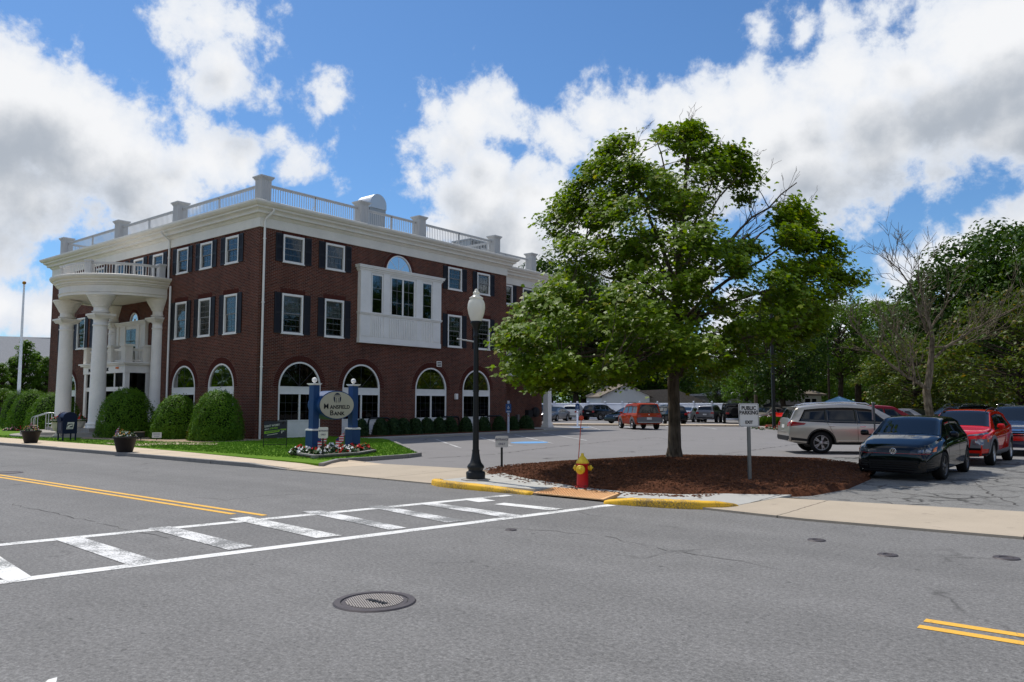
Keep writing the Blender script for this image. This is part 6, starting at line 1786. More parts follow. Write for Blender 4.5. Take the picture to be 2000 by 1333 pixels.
for z in (.29, .34, .39): car.patch('grille_slat', 'black_gloss', 'front', [(-.48, z), (.48, z)], [(-.48, z + .012), (.48, z + .012)], 12, 1, .014)
car.patch('bumper_lip', 'black_gloss', 'front', [(-.80, .20), (.80, .20)], [(-.80, .225), (.80, .225)], 24, 1, .02)
p, n = car.cast('front', 0, .645); ex = p.x + .012
EM = T(ex, 0, .645) @ Matrix.Rotation(pi / 2, 4, 'Z') @ UP
b = MB().at(EM); b.lathe([(.058, 0), (.060, .012), (.070, .012), (.072, 0)], 28, cap=False)
def stroke(b, a, c, w=.009):
    a = Vector(a); c = Vector(c); d = (c - a).normalized(); n = Vector((-d.y, d.x)) * w / 2
    b.add([(p_[0], p_[1], z) for z in (0, .011) for p_ in (a - n, c - n, c + n, a + n)], [(4, 5, 6, 7), (0, 1, 5, 4), (1, 2, 6, 5), (2, 3, 7, 6), (3, 0, 4, 7)])
stroke(b, (-.024, .056), (0, .010)); stroke(b, (.024, .056), (0, .010))
stroke(b, (-.050, .034), (-.021, -.054)); stroke(b, (-.021, -.054), (0, -.004)); stroke(b, (0, -.004), (.021, -.054)); stroke(b, (.021, -.054), (.050, .034))
b.at(None); b.build('emblem', 'chrome', car.t)
MB().at(EM).lathe([(.06, .001), (0, .001)], 28, cap=False).build('emblem_base', 'black_gloss', car.t)

# --- champagne SUV, long and seen from the side
SP = dict(L=4.86, W=1.92, R=.375, xf=1.42, xr=-1.37, fine=True, sill=.30, ends=(.28, .42), tumble=.30, taper=(.20, .10), tstart=(1.2, .9), tw=.24, gap=.075,
          top=[(2.43, .60), (2.40, .80), (2.30, .92), (2.0, 1.02), (1.45, 1.12), (1.25, 1.16), (.50, 1.60), (.25, 1.68), (-.5, 1.725), (-1.3, 1.70), (-1.95, 1.635), (-2.10, 1.60), (-2.16, 1.54), (-2.34, 1.18), (-2.38, 1.08), (-2.42, .80), (-2.43, .60)],
          belt=[(2.43, .62), (2.2, .86), (1.3, .99), (.4, 1.02), (-1.0, 1.05), (-1.9, 1.10), (-2.43, 1.10)])
a_ = Vector((-8.80, 27.80)); sh_ = radians(33)
dv_ = Vector((cos(sh_), sin(sh_))); nv_ = Vector((-sin(sh_), cos(sh_)))
cc_ = a_ - dv_ * (-1.37) + nv_ * .82
car = Car('parked_car', 'champagne coloured SUV with roof rails, side on behind the black hatchback', 'car', (cc_.x, cc_.y, .01), sh_, SP, 'paint_champagne')
car.wheels(5, 'rim_silver'); car.glass_top('windscreen', 1.22, .30, .94); car.glass_top('rear_window', -2.17, -2.33, .86)
car.side_glass('window_trim', 1.12, .38, -2.10, -1.86, .0, .96, 'black_gloss', .003)
car.side_glass('front_door_window', 1.02, .36, -.13, -.13, .04, .92); car.side_glass('rear_door_window', -.18, -.18, -1.14, -1.12, .04, .92); car.side_glass('quarter_window', -1.18, -1.16, -2.04, -1.84, .06, .9)
car.mirrors(.80, 1.13, 'paint_champagne'); car.handles([(-.0, .93), (-1.02, .95)], 'chrome')
car.seams([((.95, .42), (.98, 1.02)), ((-.16, .40), (-.16, 1.06)), ((-.97, .70), (-1.16, 1.08)), ((.95, .40), (-.8, .40))])
for sd, kind in ((1, 'left'), (-1, 'right')):
    car.patch('sill_cladding', 'cladding', kind, [(1.0, .315), (-.92, .315)], [(1.0, .39), (-.92, .39)], 16, 2, .012)
    car.patch('chrome_strip', 'chrome', kind, [(.9, .44), (-.85, .44)], [(.9, .455), (-.85, .455)], 14, 1, .012)
    car.patch('bumper_cladding', 'cladding', kind, [(-1.82, .42), (-2.36, .46)], [(-1.80, .50), (-2.36, .56)], 10, 3, .010)
    for ax in (1.42, -1.37):
        lo, hi = [], []
        for k in range(25):
            a = radians(-4 + 188 * k / 24); lo.append((ax + .455 * cos(a), .375 + .455 * sin(a))); hi.append((ax + .49 * cos(a), .375 + .49 * sin(a)))
        car.patch('arch_cladding', 'cladding', kind, lo, hi, 48, 1, .012)
    car.patch('taillight', 'tail_red', kind, [(-1.93, .985), (-2.38, .93)], [(-1.86, 1.04), (-2.36, 1.10)], 10, 4, .010)
    b = MB(); yy = car.section(-.5)[12][0] - .02
    b.tube([(.35, sd * (yy - .03), 1.665), (.25, sd * (yy - .02), 1.72), (-.5, sd * yy, 1.765), (-1.5, sd * (yy - .02), 1.725), (-1.75, sd * (yy - .03), 1.66)], .022, 6); b.build('roof_rail', 'chrome', car.t)
for x in (-.2, -1.1): b = MB(); b.tube([(x, -.6, 1.765), (x, .6, 1.765)], .016, 6); b.build('roof_crossbar', 'cladding', car.t)
for f in ((lambda L: L), pts_m):
    car.patch('taillight', 'tail_red', 'rear', f([(.55, .93), (.83, .93)]), f([(.55, 1.05), (.82, 1.10)]), 6, 4, .008)
    car.patch('headlight', 'headlamp', 'front', f([(.45, .78), (.82, .80)]), f([(.45, .86), (.82, .93)]), 6, 4, .008)
car.patch('bumper_cladding', 'cladding', 'rear', [(-.84, .44), (.84, .44)], [(-.84, .60), (.84, .60)], 12, 3, .012)
car.patch('licence_plate', 'plate_white', 'rear', [(-.18, .86), (.18, .86)], [(-.18, .98), (.18, .98)], 3, 2, .014)
b = MB(); b.prism([(-2.08, -.66), (-2.28, -.60), (-2.28, .60), (-2.08, .66)], 1.575, 1.60); b.build('spoiler', 'paint_champagne', car.t)
car.patch('grille', 'black_gloss', 'front', [(-.4, .62), (.4, .62)], [(-.42, .84), (.42, .84)], 8, 4, .008)

# --- red compact SUV
SP = dict(L=4.17, W=1.80, R=.335, xf=1.25, xr=-1.35, fine=True, sill=.28, ends=(.26, .40), tumble=.34, taper=(.20, .12), tstart=(1.0, .9), tw=.225, gap=.07,
          top=[(2.08, .60), (2.06, .78), (1.98, .90), (1.7, .97), (1.15, 1.04), (1.0, 1.08), (.36, 1.44), (.15, 1.51), (-.5, 1.545), (-1.2, 1.50), (-1.62, 1.42), (-1.72, 1.38), (-1.95, 1.08), (-2.02, 1.0), (-2.06, .78), (-2.08, .60)],
          belt=[(2.08, .64), (1.8, .84), (.95, .96), (.2, .99), (-.8, 1.03), (-1.5, 1.10), (-2.08, 1.08)])
rl_ = Vector((-3.45, 25.45)); rh = Vector((-3.20, 27.6)); rd = atan2(rl_.y - rh.y, rl_.x - rh.x) + radians(4.5)
dv_ = Vector((cos(rd), sin(rd))); nv_ = Vector((-sin(rd), cos(rd)))
cc_ = rl_ - dv_ * 1.25 - nv_ * .78
car = Car('parked_car', 'bright red compact SUV with dark wheel arch cladding behind the black hatchback', 'car', (cc_.x, cc_.y, .01), rd, SP, 'paint_red')
car.wheels(5, 'rim_silver', radians(2), False); car.glass_top('windscreen', .98, .20, .95); car.glass_top('rear_window', -1.74, -1.94, .86)
car.side_glass('window_trim', .90, .26, -1.28, -1.12, .0, .97, 'black_gloss', .003)
car.side_glass('front_door_window', .84, .23, -.31, -.31, .04, .93); car.side_glass('rear_door_window', -.36, -.36, -1.2, -1.06, .04, .93)
car.mirrors(.72, 1.08, 'paint_red'); car.handles([(-.12, .88), (-1.0, .92)], 'paint_red')
car.seams([((.86, .42), (.86, .95)), ((-.33, .40), (-.33, 1.0)), ((-.95, .72), (-1.15, 1.03))])
for sd, kind in ((1, 'left'), (-1, 'right')):
    car.patch('sill_cladding', 'cladding_grey', kind, [(.86, .29), (-.95, .29)], [(.86, .40), (-.95, .44)], 16, 3, .012)
    for ax, k0, k1 in ((1.25, -10, 190), (-1.35, -10, 190)):
        lo, hi = [], []
        for k in range(25):
            a = radians(k0 + (k1 - k0) * k / 24); lo.append((ax + .41 * cos(a), .335 + .41 * sin(a))); hi.append((ax + .50 * cos(a), .335 + .50 * sin(a)))
        car.patch('arch_cladding', 'cladding_grey', kind, lo, hi, 48, 2, .014)
    b = MB(); yy = car.section(-.5)[12][0] - .02
    b.tube([(.30, sd * (yy - .03), 1.49), (.2, sd * (yy - .02), 1.54), (-.5, sd * yy, 1.585), (-1.2, sd * (yy - .02), 1.54), (-1.4, sd * (yy - .03), 1.48)], .02, 6); b.build('roof_rail', 'cladding', car.t)
for sg in (1, -1):
    f = (lambda L: L) if sg > 0 else pts_m
    car.patch('running_light', 'headlamp', 'front', f([(.38, .825), (.60, .835), (.80, .87)]), f([(.40, .855), (.60, .875), (.79, .915)]), 10, 2, .008)
    bz = car.patch('lamp_surround', 'cladding_grey', 'front', f([(.44, .50), (.84, .48)]), f([(.48, .74), (.86, .74)]), 8, 5, .010)
    car.patch('headlight', 'headlamp', 'front', f([(.50, .585), (.74, .585)]), f([(.52, .70), (.76, .70)]), 6, 4, .016, bz)
    car.patch('turn_signal', 'amber', kind='left' if sg > 0 else 'right', bottom=[(1.83, .66), (1.77, .66)], top=[(1.82, .74), (1.76, .74)], nu=2, nv=2, off=.020)
car.patch('grille', 'black_gloss', 'front', [(-.40, .50), (.40, .50)], [(-.42, .78), (.42, .78)], 10, 5, .008)
car.patch('bumper_cladding', 'cladding', 'front', [(-.80, .28), (.80, .28)], [(-.82, .36), (.82, .36)], 20, 2, .02)
car.patch('lower_intake', 'black_gloss', 'front', [(-.7, .44), (.7, .44)], [(-.7, .50), (.7, .50)], 16, 2, .012)
car.patch('licence_plate', 'plate_white', 'front', [(-.16, .46), (.16, .46)], [(-.16, .56), (.16, .56)], 3, 2, .016)

# --- generic builder for the rest of the lot
SUV = dict(L=4.6, W=1.86, R=.35, xf=1.35, xr=-1.33, sill=.30, ends=(.28, .36), tumble=.30, tw=.23, inset=-.012,
           top=[(2.30, .60), (2.27, .82), (2.15, .94), (1.5, 1.06), (1.2, 1.11), (.5, 1.52), (.25, 1.61), (-.5, 1.66), (-1.5, 1.62), (-1.95, 1.55), (-2.03, 1.50), (-2.22, 1.12), (-2.27, .95), (-2.30, .6)],
           belt=[(2.3, .62), (2.0, .86), (1.2, .98), (0, 1.02), (-1.9, 1.08), (-2.3, 1.06)])
SED = dict(L=4.7, W=1.82, R=.33, xf=1.4, xr=-1.36, sill=.22, ends=(.22, .32), tumble=.36, tw=.22, inset=-.012,
           top=[(2.35, .52), (2.32, .68), (2.2, .78), (1.5, .92), (1.15, .97), (.35, 1.36), (.1, 1.43), (-.5, 1.45), (-1.0, 1.40), (-1.75, 1.10), (-1.9, 1.06), (-2.25, 1.02), (-2.31, .95), (-2.35, .6)],
           belt=[(2.35, .55), (2.0, .72), (1.1, .87), (0, .91), (-1.7, .97), (-2.35, .95)])
BOX = dict(L=4.3, W=1.82, R=.345, xf=1.32, xr=-1.26, sill=.32, ends=(.34, .38), tumble=.14, taper=(.14, .05), tw=.22, inset=-.012,
           top=[(2.15, .60), (2.13, .86), (2.05, .97), (1.3, 1.08), (1.15, 1.12), (.62, 1.62), (.45, 1.71), (-.5, 1.78), (-1.7, 1.765), (-2.0, 1.73), (-2.06, 1.66), (-2.12, 1.10), (-2.14, .9), (-2.15, .6)],
           belt=[(2.15, .62), (1.9, .9), (1.0, 1.03), (-2.15, 1.08)])
def simple_car(label, px_, py_, head, sp, paint_, nose, cat='car', group=None, depth=None, extra=None, name='parked_car', z=.01):
    """nose: heading in degrees, 0 = to the right of the photo, 90 = away from the camera"""
    x, y = dp(px_, depth) if depth else at(px_, py_)
    c = Car(name, label, cat, (x, y, z), YAW + radians(nose), sp, paint_, group)
    c.wheels(5, 'rim_silver'); top = dict(sp['top']); T_ = sp['top']
    i = [k for k in range(len(T_)) if T_[k][1] > 1.28][0]
    c.glass_top('windscreen', T_[i - 1][0] - .03, T_[i + 1][0] + .05, .93)
    # rear screen: after the roof
    j = [k for k in range(len(T_)) if T_[k][1] > 1.28][-1]
    c.glass_top('rear_window', T_[j][0] - .02, T_[j + 1][0] + .02, .88)
    xf = T_[i - 1][0]
    c.side_glass('front_door_window', xf - .22, T_[i + 1][0] + .03, -.2, -.2); c.side_glass('rear_door_window', -.27, -.27, -1.1, -1.05)
    if sp is not SED: c.side_glass('quarter_window', -1.18, -1.13, T_[j][0] + .12, T_[j][0] + .2, .08, .86)
    c.mirrors(xf - .35, c.belt(xf - .35) + .07, paint_)
    f_ = sp['L'] / 2
    zb = c.belt(f_ - .3)
    for f in ((lambda L: L), pts_m):
        c.patch('headlight', 'headlamp', 'front', f([(.45, zb - .12), (.80, zb - .10)]), f([(.45, zb - .02), (.80, zb + .04)]), 6, 3, .008)
        c.patch('taillight', 'tail_red', 'rear', f([(.52, .82), (.82, .82)]), f([(.55, .98), (.80, 1.0)]), 6, 3, .010)
    c.patch('grille', 'black_gloss', 'front', [(-.4, zb - .24), (.4, zb - .24)], [(-.42, zb - .04), (.42, zb - .04)], 8, 3, .008)
    c.patch('licence_plate', 'plate_white', 'rear', [(-.17, .70), (.17, .70)], [(-.17, .82), (.17, .82)], 3, 2, .014)
    c.patch('bumper', 'cladding', 'rear', [(-.84, .42), (.84, .42)], [(-.84, .52), (.84, .52)], 10, 2, .012)
    for kind in ('left', 'right'):
        for ax in (sp['xf'], sp['xr']):
            q = sp['R'] + .05; lo = [(ax + q * cos(radians(180 * k / 16)), sp['R'] + q * sin(radians(180 * k / 16))) for k in range(17)]
            c.patch('wheel_arch', 'cladding', kind, [(ax + (q - .12) * cos(radians(180 * k / 16)), sp['R'] + (q - .12) * sin(radians(180 * k / 16))) for k in range(17)], lo, 16, 1, .006)
    c.handles([(-.05, c.belt(0) - .1), (-.95, c.belt(-1) - .1)], paint_)
    if extra: extra(c)
    return c
def rails(c, mat_='chrome'):
    for sd in (1, -1):
        yy = c.section(-.5)[12][0] - .02; zt = c.top(-.5)
        b = MB(); b.tube([(.3, sd * yy, c.top(.3) - .03), (.15, sd * yy, zt + .02), (-.5, sd * yy, zt + .05), (-1.3, sd * yy, zt + .02), (-1.5, sd * yy, c.top(-1.5) - .03)], .02, 6); b.build('roof_rail', mat_, c.t)
# dark blue SUV at the right edge
def blue_x(c):
    c.patch('grille_frame', 'chrome', 'front', [(-.46, .50), (.46, .50)], [(-.52, .88), (.52, .88)], 10, 5, .004); rails(c, 'cladding')
    for z in (.56, .63, .70, .77): c.patch('grille_bar', 'chrome', 'front', [(-.4, z), (.4, z)], [(-.4, z + .015), (.4, z + .015)], 8, 1, .016)
bs_ = dict(SUV); bs_['W'] = 1.93
bq = aty(1972, 30.3); bq = (bq[0], bq[1] + 2.3)
bv = Vector((bq[0], bq[1], 0)); bd = bv.dot(Vector(tuple(_fh))); bp = 1000 + FPX * bv.dot(Vector(tuple(_r))) / bd
simple_car('dark blue SUV with a chrome framed grille at the right edge, beyond the red car', bp, 0, 0, bs_, 'paint_navy', -90 - 38.9, depth=bd, extra=blue_x)
def orange_x(c):
    c.patch('lower_cladding', 'cladding_grey', 'rear', [(-.86, .50), (.86, .50)], [(-.86, .84), (.86, .84)], 10, 4, .007)
    c.patch('tailgate_glass', 'car_glass', 'rear', [(-.80, 1.10), (.80, 1.10)], [(-.70, 1.66), (.70, 1.66)], 10, 5, .012)
    c.patch('bumper_strip', 'dull_metal', 'rear', [(-.8, .46), (.8, .46)], [(-.8, .52), (.8, .52)], 10, 1, .03)
    c.patch('licence_plate', 'plate_white', 'rear', [(-.17, .66), (.17, .66)], [(-.17, .78), (.17, .78)], 3, 2, .018)
    for kind in ('left', 'right'):
        for ax in (1.32, -1.26):
            lo, hi = [], []
            for k in range(21):
                a = radians(-5 + 190 * k / 20); lo.append((ax + .36 * cos(a), .345 + .36 * sin(a))); hi.append((ax + .52 * cos(a), .345 + .52 * sin(a)))
            c.patch('fender_cladding', 'cladding_grey', kind, lo, hi, 40, 2, .012)
    b = MB(); b.cbox(-2.12, 0, 1.0, .03, .1, .07, 0, .01); b.build('badge', 'chrome', c.t); rails(c, 'cladding')
simple_car('boxy orange and grey SUV seen from behind in the middle of the lot', 1246, 0, 0, BOX, 'paint_orange', 100, depth=54.5, extra=orange_x)
CARS = [('white SUV parked by the white fence with its tail to the street', 1122, 84.5, SUV, 'paint_white', 72, rails),
        ('black SUV parked beside the white one along the white fence', 1172, 85.0, SUV, 'paint_black', 48, None),
        ('dark grey sedan nosing out beside the canopy pillar', 1082, 79.0, SED, 'paint_grey', -115, None),
        ('black car just visible between the brick wall and the grey sedan', 1064, 86.0, SUV, 'paint_black', -100, None),
        ('black sedan parked behind the orange SUV', 1228, 70, SED, 'paint_black', 215, None),
        ('black car half hidden between the orange SUV and the maple trunk', 1303, 66, SUV, 'paint_black', 100, None),
        ('silver sedan parked just right of the maple trunk', 1345, 76, SED, 'paint_silver', 60, None),
        ('grey SUV with red tall tail lamps by the white fence', 1386, 74, SUV, 'paint_grey', 63, None),
        ('gold sedan parked beyond the planted island', 1497, 69, SED, 'paint_gold', 215, None),
        ('red sedan parked beyond the planted island', 1545, 66, SED, 'paint_red', 225, None),
        ('dark red SUV behind the champagne coloured SUV', 1717, 41, SUV, 'paint_darkred', 4, None),
        ('blue grey car showing its roof behind the champagne SUV', 1600, 52, SUV, 'paint_navy', 0, rails),
        ('grey sedan between the dark red SUV and the bare tree', 1783, 48, SED, 'paint_grey', -60, None),
        ('black SUV with bright roof rails behind the red compact SUV', 1866, 44, SUV, 'paint_black', 195, rails),
        ('white SUV facing the street in front of the far trees', 1932, 62, SUV, 'paint_white', -75, rails),
        ('white car at the right edge behind the dark blue SUV', 2010, 58, SUV, 'paint_white', -75, None)]
for (lb, px_, dpt, sp, pt_, nose, ex_) in CARS: simple_car(lb, px_, 0, 0, sp, pt_, nose, depth=dpt, extra=ex_)
# black off-roader with its spare wheel
JEEP = dict(L=4.2, W=1.87, R=.40, xf=1.3, xr=-1.2, sill=.45, ends=(.5, .5), tumble=.10, taper=(.12, .02), tw=.25, inset=-.06,
            top=[(2.1, .8), (2.08, 1.0), (2.0, 1.08), (1.0, 1.13), (.85, 1.16), (.55, 1.66), (.42, 1.78), (-.5, 1.82), (-1.9, 1.81), (-2.02, 1.78), (-2.05, 1.7), (-2.08, 1.15), (-2.09, 1.0), (-2.1, .6)], belt=[(2.1, .82), (1.9, 1.0), (.9, 1.10), (-2.1, 1.12)])
def jeep_x(c):
    b = MB(); b.M = T(-2.22, .05, 1.05) @ Matrix.Rotation(pi / 2, 4, 'Y'); b.lathe([(.2, -.1), (.36, -.12), (.40, -.06), (.40, .06), (.36, .12), (.2, .1), (0, .1)], 24); b.lathe([(.2, -.1), (0, -.1)], 24, cap=False); b.build('spare_wheel', 'tyre', c.t)
simple_car('black off-roader with a spare wheel on its back beside the parking sign', 1428, 0, 0, JEEP, 'paint_black', 82, depth=71, extra=jeep_x)
# white pickup truck behind the bare tree
PICK = dict(L=5.7, W=2.0, R=.40, xf=1.8, xr=-1.75, sill=.40, ends=(.4, .5), tumble=.22, taper=(.12, .02), tw=.25, inset=-.012,
            top=[(2.85, .8), (2.82, 1.05), (2.7, 1.14), (1.75, 1.22), (1.55, 1.26), (.95, 1.78), (.75, 1.88), (0, 1.92), (-.45, 1.88), (-.55, 1.8), (-.68, 1.30), (-.75, 1.24), (-2.7, 1.22), (-2.8, 1.18), (-2.84, 1.0), (-2.85, .6)], belt=[(2.85, .9), (2.6, 1.05), (1.5, 1.17), (-2.85, 1.2)])
x_, y_ = dp(1806, 56)
pk = Car('pickup_truck', 'white pickup truck seen from behind the leafless tree trunk', 'pickup truck', (x_, y_, .01), YAW + radians(70), PICK, 'paint_white')
pk.wheels(); pk.glass_top('windscreen', 1.5, .85, .92); pk.glass_top('rear_window', -.57, -.67, .8); pk.side_glass('front_door_window', 1.3, .85, .3, .3); pk.side_glass('rear_door_window', .22, .22, -.42, -.40)
pk.mirrors(1.2, 1.28, 'paint_white')
for f in ((lambda L: L), pts_m): pk.patch('taillight', 'tail_red', 'rear', f([(.78, .85), (.92, .85)]), f([(.78, 1.12), (.92, 1.12)]), 3, 4, .01); pk.patch('headlight', 'headlamp', 'front', f([(.6, .85), (.88, .85)]), f([(.6, 1.0), (.88, 1.0)]), 4, 3, .01)
# ------------------------------------------------------------------ trees
def limb_path(a, b, sag=.0, wob=.06, n=7, rng=random):
    a = Vector(a); b = Vector(b); L = (b - a).length; out = []
    side = Vector((rng.uniform(-1, 1), rng.uniform(-1, 1), rng.uniform(-.4, .6))) * L * wob
    for i in range(n + 1):
        t = i / n
        p = a.lerp(b, t) + side * sin(pi * t) + Vector((rng.uniform(-1, 1), rng.uniform(-1, 1), rng.uniform(-1, 1))) * L * wob * .25 * (0 < i < n)
        p.z += sag * L * sin(pi * t) 
        out.append(p)
    return out
# The corner maple. Its crown is laid out in a vertical frame facing the street corner:
# a = metres to the right, d = metres further back, z = height.
tx, ty = at(1317, 892, .26)
TZ = mul_z(tx, ty) - .02
tree = thing('maple_tree', 'large green maple with a thin bare top in the mulch bed on the corner', 'tree', (tx, ty, TZ), YAW)
TD = tx * _fh[0] + ty * _fh[1]; MPX = TD / FPX
def A(px_): return (px_ - 1317) * MPX
def Zp(py_): return EYE + (790 - py_) * MPX - TZ
def AZ(px_, py_, d):
    """a point seen in that column and row, d metres behind the trunk"""
    return Vector(((px_ - 1000) / FPX * (TD + d) - (1317 - 1000) * MPX, d, EYE + (790 - py_) / FPX * (TD + d) - TZ))
rt = random.Random(21)
wood = MB()
trunk = [(0, 0, -.1), (0, 0, .05), (.01, 0, .3), (.02, 0, 1.0), (.01, .02, 2.0), (A(1318), .03, Zp(690)), (A(1322), .05, Zp(640)), (A(1330), .1, Zp(560)), (A(1338), .1, Zp(480)), (A(1345), .05, Zp(400)), (A(1350), 0, Zp(330)), (A(1356), 0, Zp(275)), (A(1362), 0, Zp(222))]
rads = [.30, .24, .185, .165, .16, .155, .135, .11, .09, .07, .05, .03, .010]
wood.tube(trunk, rads, 14, 0)
LIMBS = []                                            # polylines with radii, for hanging twigs on
LIMBS.append((trunk[5:], rads[5:]))
def limb(a, b, r0, r1=.015, sag=-.02, wob=.05, n=8):
    P = limb_path(a, b, sag, wob, n, rt); R = [r0 + (r1 - r0) * (i / n) ** .8 for i in range(n + 1)]
    wood.tube(P, R, 8, 0); LIMBS.append(([tuple(p) for p in P], R)); return P
# main limbs: start height px row, end point in photo rows/columns plus depth
MAIN_L = [(700, 1352, 640, -.2, .10, 1375, 560, -.6), (690, 1060, 655, .5, .09, 0, 0, 0), (660, 1010, 690, -1.6, .08, 0, 0, 0), (650, 1100, 700, -2.6, .08, 0, 0, 0), (655, 1180, 720, -3.0, .07, 0, 0, 0),
          (640, 1075, 560, -1.0, .085, 0, 0, 0), (620, 1120, 520, 1.6, .075, 0, 0, 0), (600, 1090, 430, -.4, .08, 0, 0, 0), (580, 1160, 350, .8, .075, 0, 0, 0), (560, 1215, 265, -.5, .07, 0, 0, 0), (520, 1290, 260, 1.0, .055, 0, 0, 0),
          (500, 1420, 270, .5, .05, 0, 0, 0), (560, 1460, 330, -.8, .06, 0, 0, 0), (590, 1540, 420, .6, .075, 0, 0, 0), (600, 1570, 350, .2, .06, 0, 0, 0), (640, 1610, 450, -.6, .07, 0, 0, 0), (650, 1660, 545, .5, .07, 0, 0, 0), (660, 1560, 640, -1.8, .08, 0, 0, 0),
          (665, 1500, 690, -2.6, .07, 0, 0, 0), (650, 1450, 560, 2.6, .07, 0, 0, 0), (640, 1250, 560, 3.0, .07, 0, 0, 0), (670, 1150, 640, 2.6, .07, 0, 0, 0), (620, 1300, 560, -3.0, .07, 0, 0, 0), (540, 1340, 420, -2.2, .06, 0, 0, 0), (520, 1330, 380, 2.0, .05, 0, 0, 0), (690, 1380, 700, -3.2, .07, 0, 0, 0), (680, 1420, 700, 1.5, .06, 0, 0, 0)]
for (y0, x1, y1, d1, r0, *_) in MAIN_L:
    z0 = Zp(y0)
    # point on trunk at this height
    for k in range(len(trunk) - 1):
        if trunk[k][2] <= z0 <= trunk[k + 1][2]:
            t = (z0 - trunk[k][2]) / (trunk[k + 1][2] - trunk[k][2]); s0 = tuple(trunk[k][i] + (trunk[k + 1][i] - trunk[k][i]) * t for i in range(3)); break
    if x1 < 1200 and y1 > 540: d1 -= 2.0
    limb(s0, AZ(x1, y1, d1), r0, .014, -.05 if y1 > 550 else .05)
# forked side stem seen to the right of the trunk
limb((A(1330), .05, Zp(735)), (A(1372), -.3, Zp(600)), .10, .05, 0, .08)
# crown outline as (photo row: left column, right column)
OUT = [(232, 1350, 1380), (262, 1195, 1400), (285, 1178, 1455), (320, 1140, 1480), (352, 1112, 1465), (380, 1100, 1480), (405, 1092, 1560), (425, 1062, 1590), (450, 1075, 1600), (480, 1088, 1592), (505, 1098, 1640), (530, 1120, 1650), (548, 1075, 1682), (575, 1045, 1640), (600, 1015, 1625), (625, 1002, 1600), (650, 975, 1590), (672, 985, 1575), (700, 1000, 1540), (720, 1012, 1400), (735, 1022, 1215), (752, 1045, 1110)]
oy = [o[0] for o in OUT]; ol = [o[1] for o in OUT]; orr = [o[2] for o in OUT]
clumps = []
GAPS = [(1272, 272, 20, 34), (1322, 296, 16, 34), (1342, 330, 13, 40), (1190, 352, 15, 16), (1425, 392, 44, 46), (1490, 402, 44, 58), (1426, 463, 22, 18), (1224, 427, 20, 14), (1256, 374, 14, 16), (1418, 552, 34, 18), (1183, 536, 26, 14), (1503, 492, 24, 20), (1150, 455, 20, 12), (1290, 400, 12, 18), (1100, 505, 22, 16), (1560, 500, 20, 14), (1600, 540, 16, 12), (1390, 610, 26, 12), (1300, 480, 14, 12), (1255, 590, 20, 10), (1490, 620, 20, 14), (1360, 440, 10, 14)]
def sub_ok(px_, py_):
    for (gx_, gy_, ga_, gb2) in GAPS:
        if ((px_ - gx_) / (ga_ + 2)) ** 2 + ((py_ - gy_) / (gb2 + 2)) ** 2 < 1: return False
    if py_ > 742 and px_ < 1065: return False
    # where the photo shows sky, bare twigs or the clear stem
    if 1395 < px_ < 1520 and 330 < py_ < 470 and rt.random() < .93: return False
    if 1340 < px_ < 1480 and 225 < py_ < 300 and rt.random() < .75: return False
    if py_ > 690 and 1325 < px_ < 1415 and rt.random() < .9: return False
    if py_ > 665 and px_ > 1400 and rt.random() < .6: return False
    if 1430 < px_ < 1500 and 560 < py_ < 620 and rt.random() < .6: return False
    if 1215 < px_ < 1250 and 255 < py_ < 420 and rt.random() < .5: return False
    if 1270 < px_ < 1300 and 235 < py_ < 330: return False
    if 1120 < px_ < 1200 and 470 < py_ < 520 and rt.random() < .5: return False
    return True
tries = 0
while len(clumps) < 335 and tries < 20000:
    tries += 1
    py_ = rt.uniform(235, 750); xl = np.interp(py_, oy, ol); xr_ = np.interp(py_, oy, orr); px_ = rt.uniform(xl + 12, xr_ - 12)
    if not sub_ok(px_, py_): continue
    half = (xr_ - xl) / 2 * MPX; mid = (xl + xr_) / 2
    u = (px_ - mid) * MPX / max(half, .3); dm = min(half, 5.0) * sqrt(max(0, 1 - u * u))
    # the crown leans out towards the street and the lamp
    low = min(1, max(0, (py_ - 420) / 200)); lean = -1.0 * low - 3.2 * max(0, -u) * low
    d = rt.uniform(-dm, dm * .85) + lean
    rad = sqrt(u * u + ((d - lean) / max(dm, .2)) ** 2 * .5)
    if rad < .45 and rt.random() < .45: continue
    c = AZ(px_, py_, d)
    if any((c - q).length < .34 for q in clumps): continue
    clumps.append(c)
# outline clumps so that the silhouette follows the photograph
for (py_, xl, xr_) in OUT:
    for px_, sgn_ in ((xl + 14, 1), (xr_ - 14, -1)):
        if py_ > 735 and sgn_ < 0: continue
        clumps.append(AZ(px_, py_, rt.uniform(-.5, .5) - (3.0 if sgn_ > 0 and py_ > 560 else 0)))
for (px_, py_) in ((1460, 300), (1445, 330), (1395, 300), (1380, 262), (1372, 240), (1350, 262), (1330, 250), (1480, 345), (1590, 410), (1570, 400), (1540, 430), (1560, 470), (1620, 455), (1640, 490), (1625, 475), (1670, 540), (1650, 535), (1225, 262), (1205, 270), (1390, 730), (1400, 716), (1362, 228), (1355, 248), (1378, 258), (1366, 275), (1445, 285), (1470, 322), (1560, 395), (1585, 432), (1600, 470), (1648, 505), (1660, 548), (1630, 570), (1600, 600), (1570, 560), (1540, 590), (1590, 640), (1545, 660)):
    clumps.append(Vector((A(px_), rt.uniform(-.4, .4), Zp(py_))))
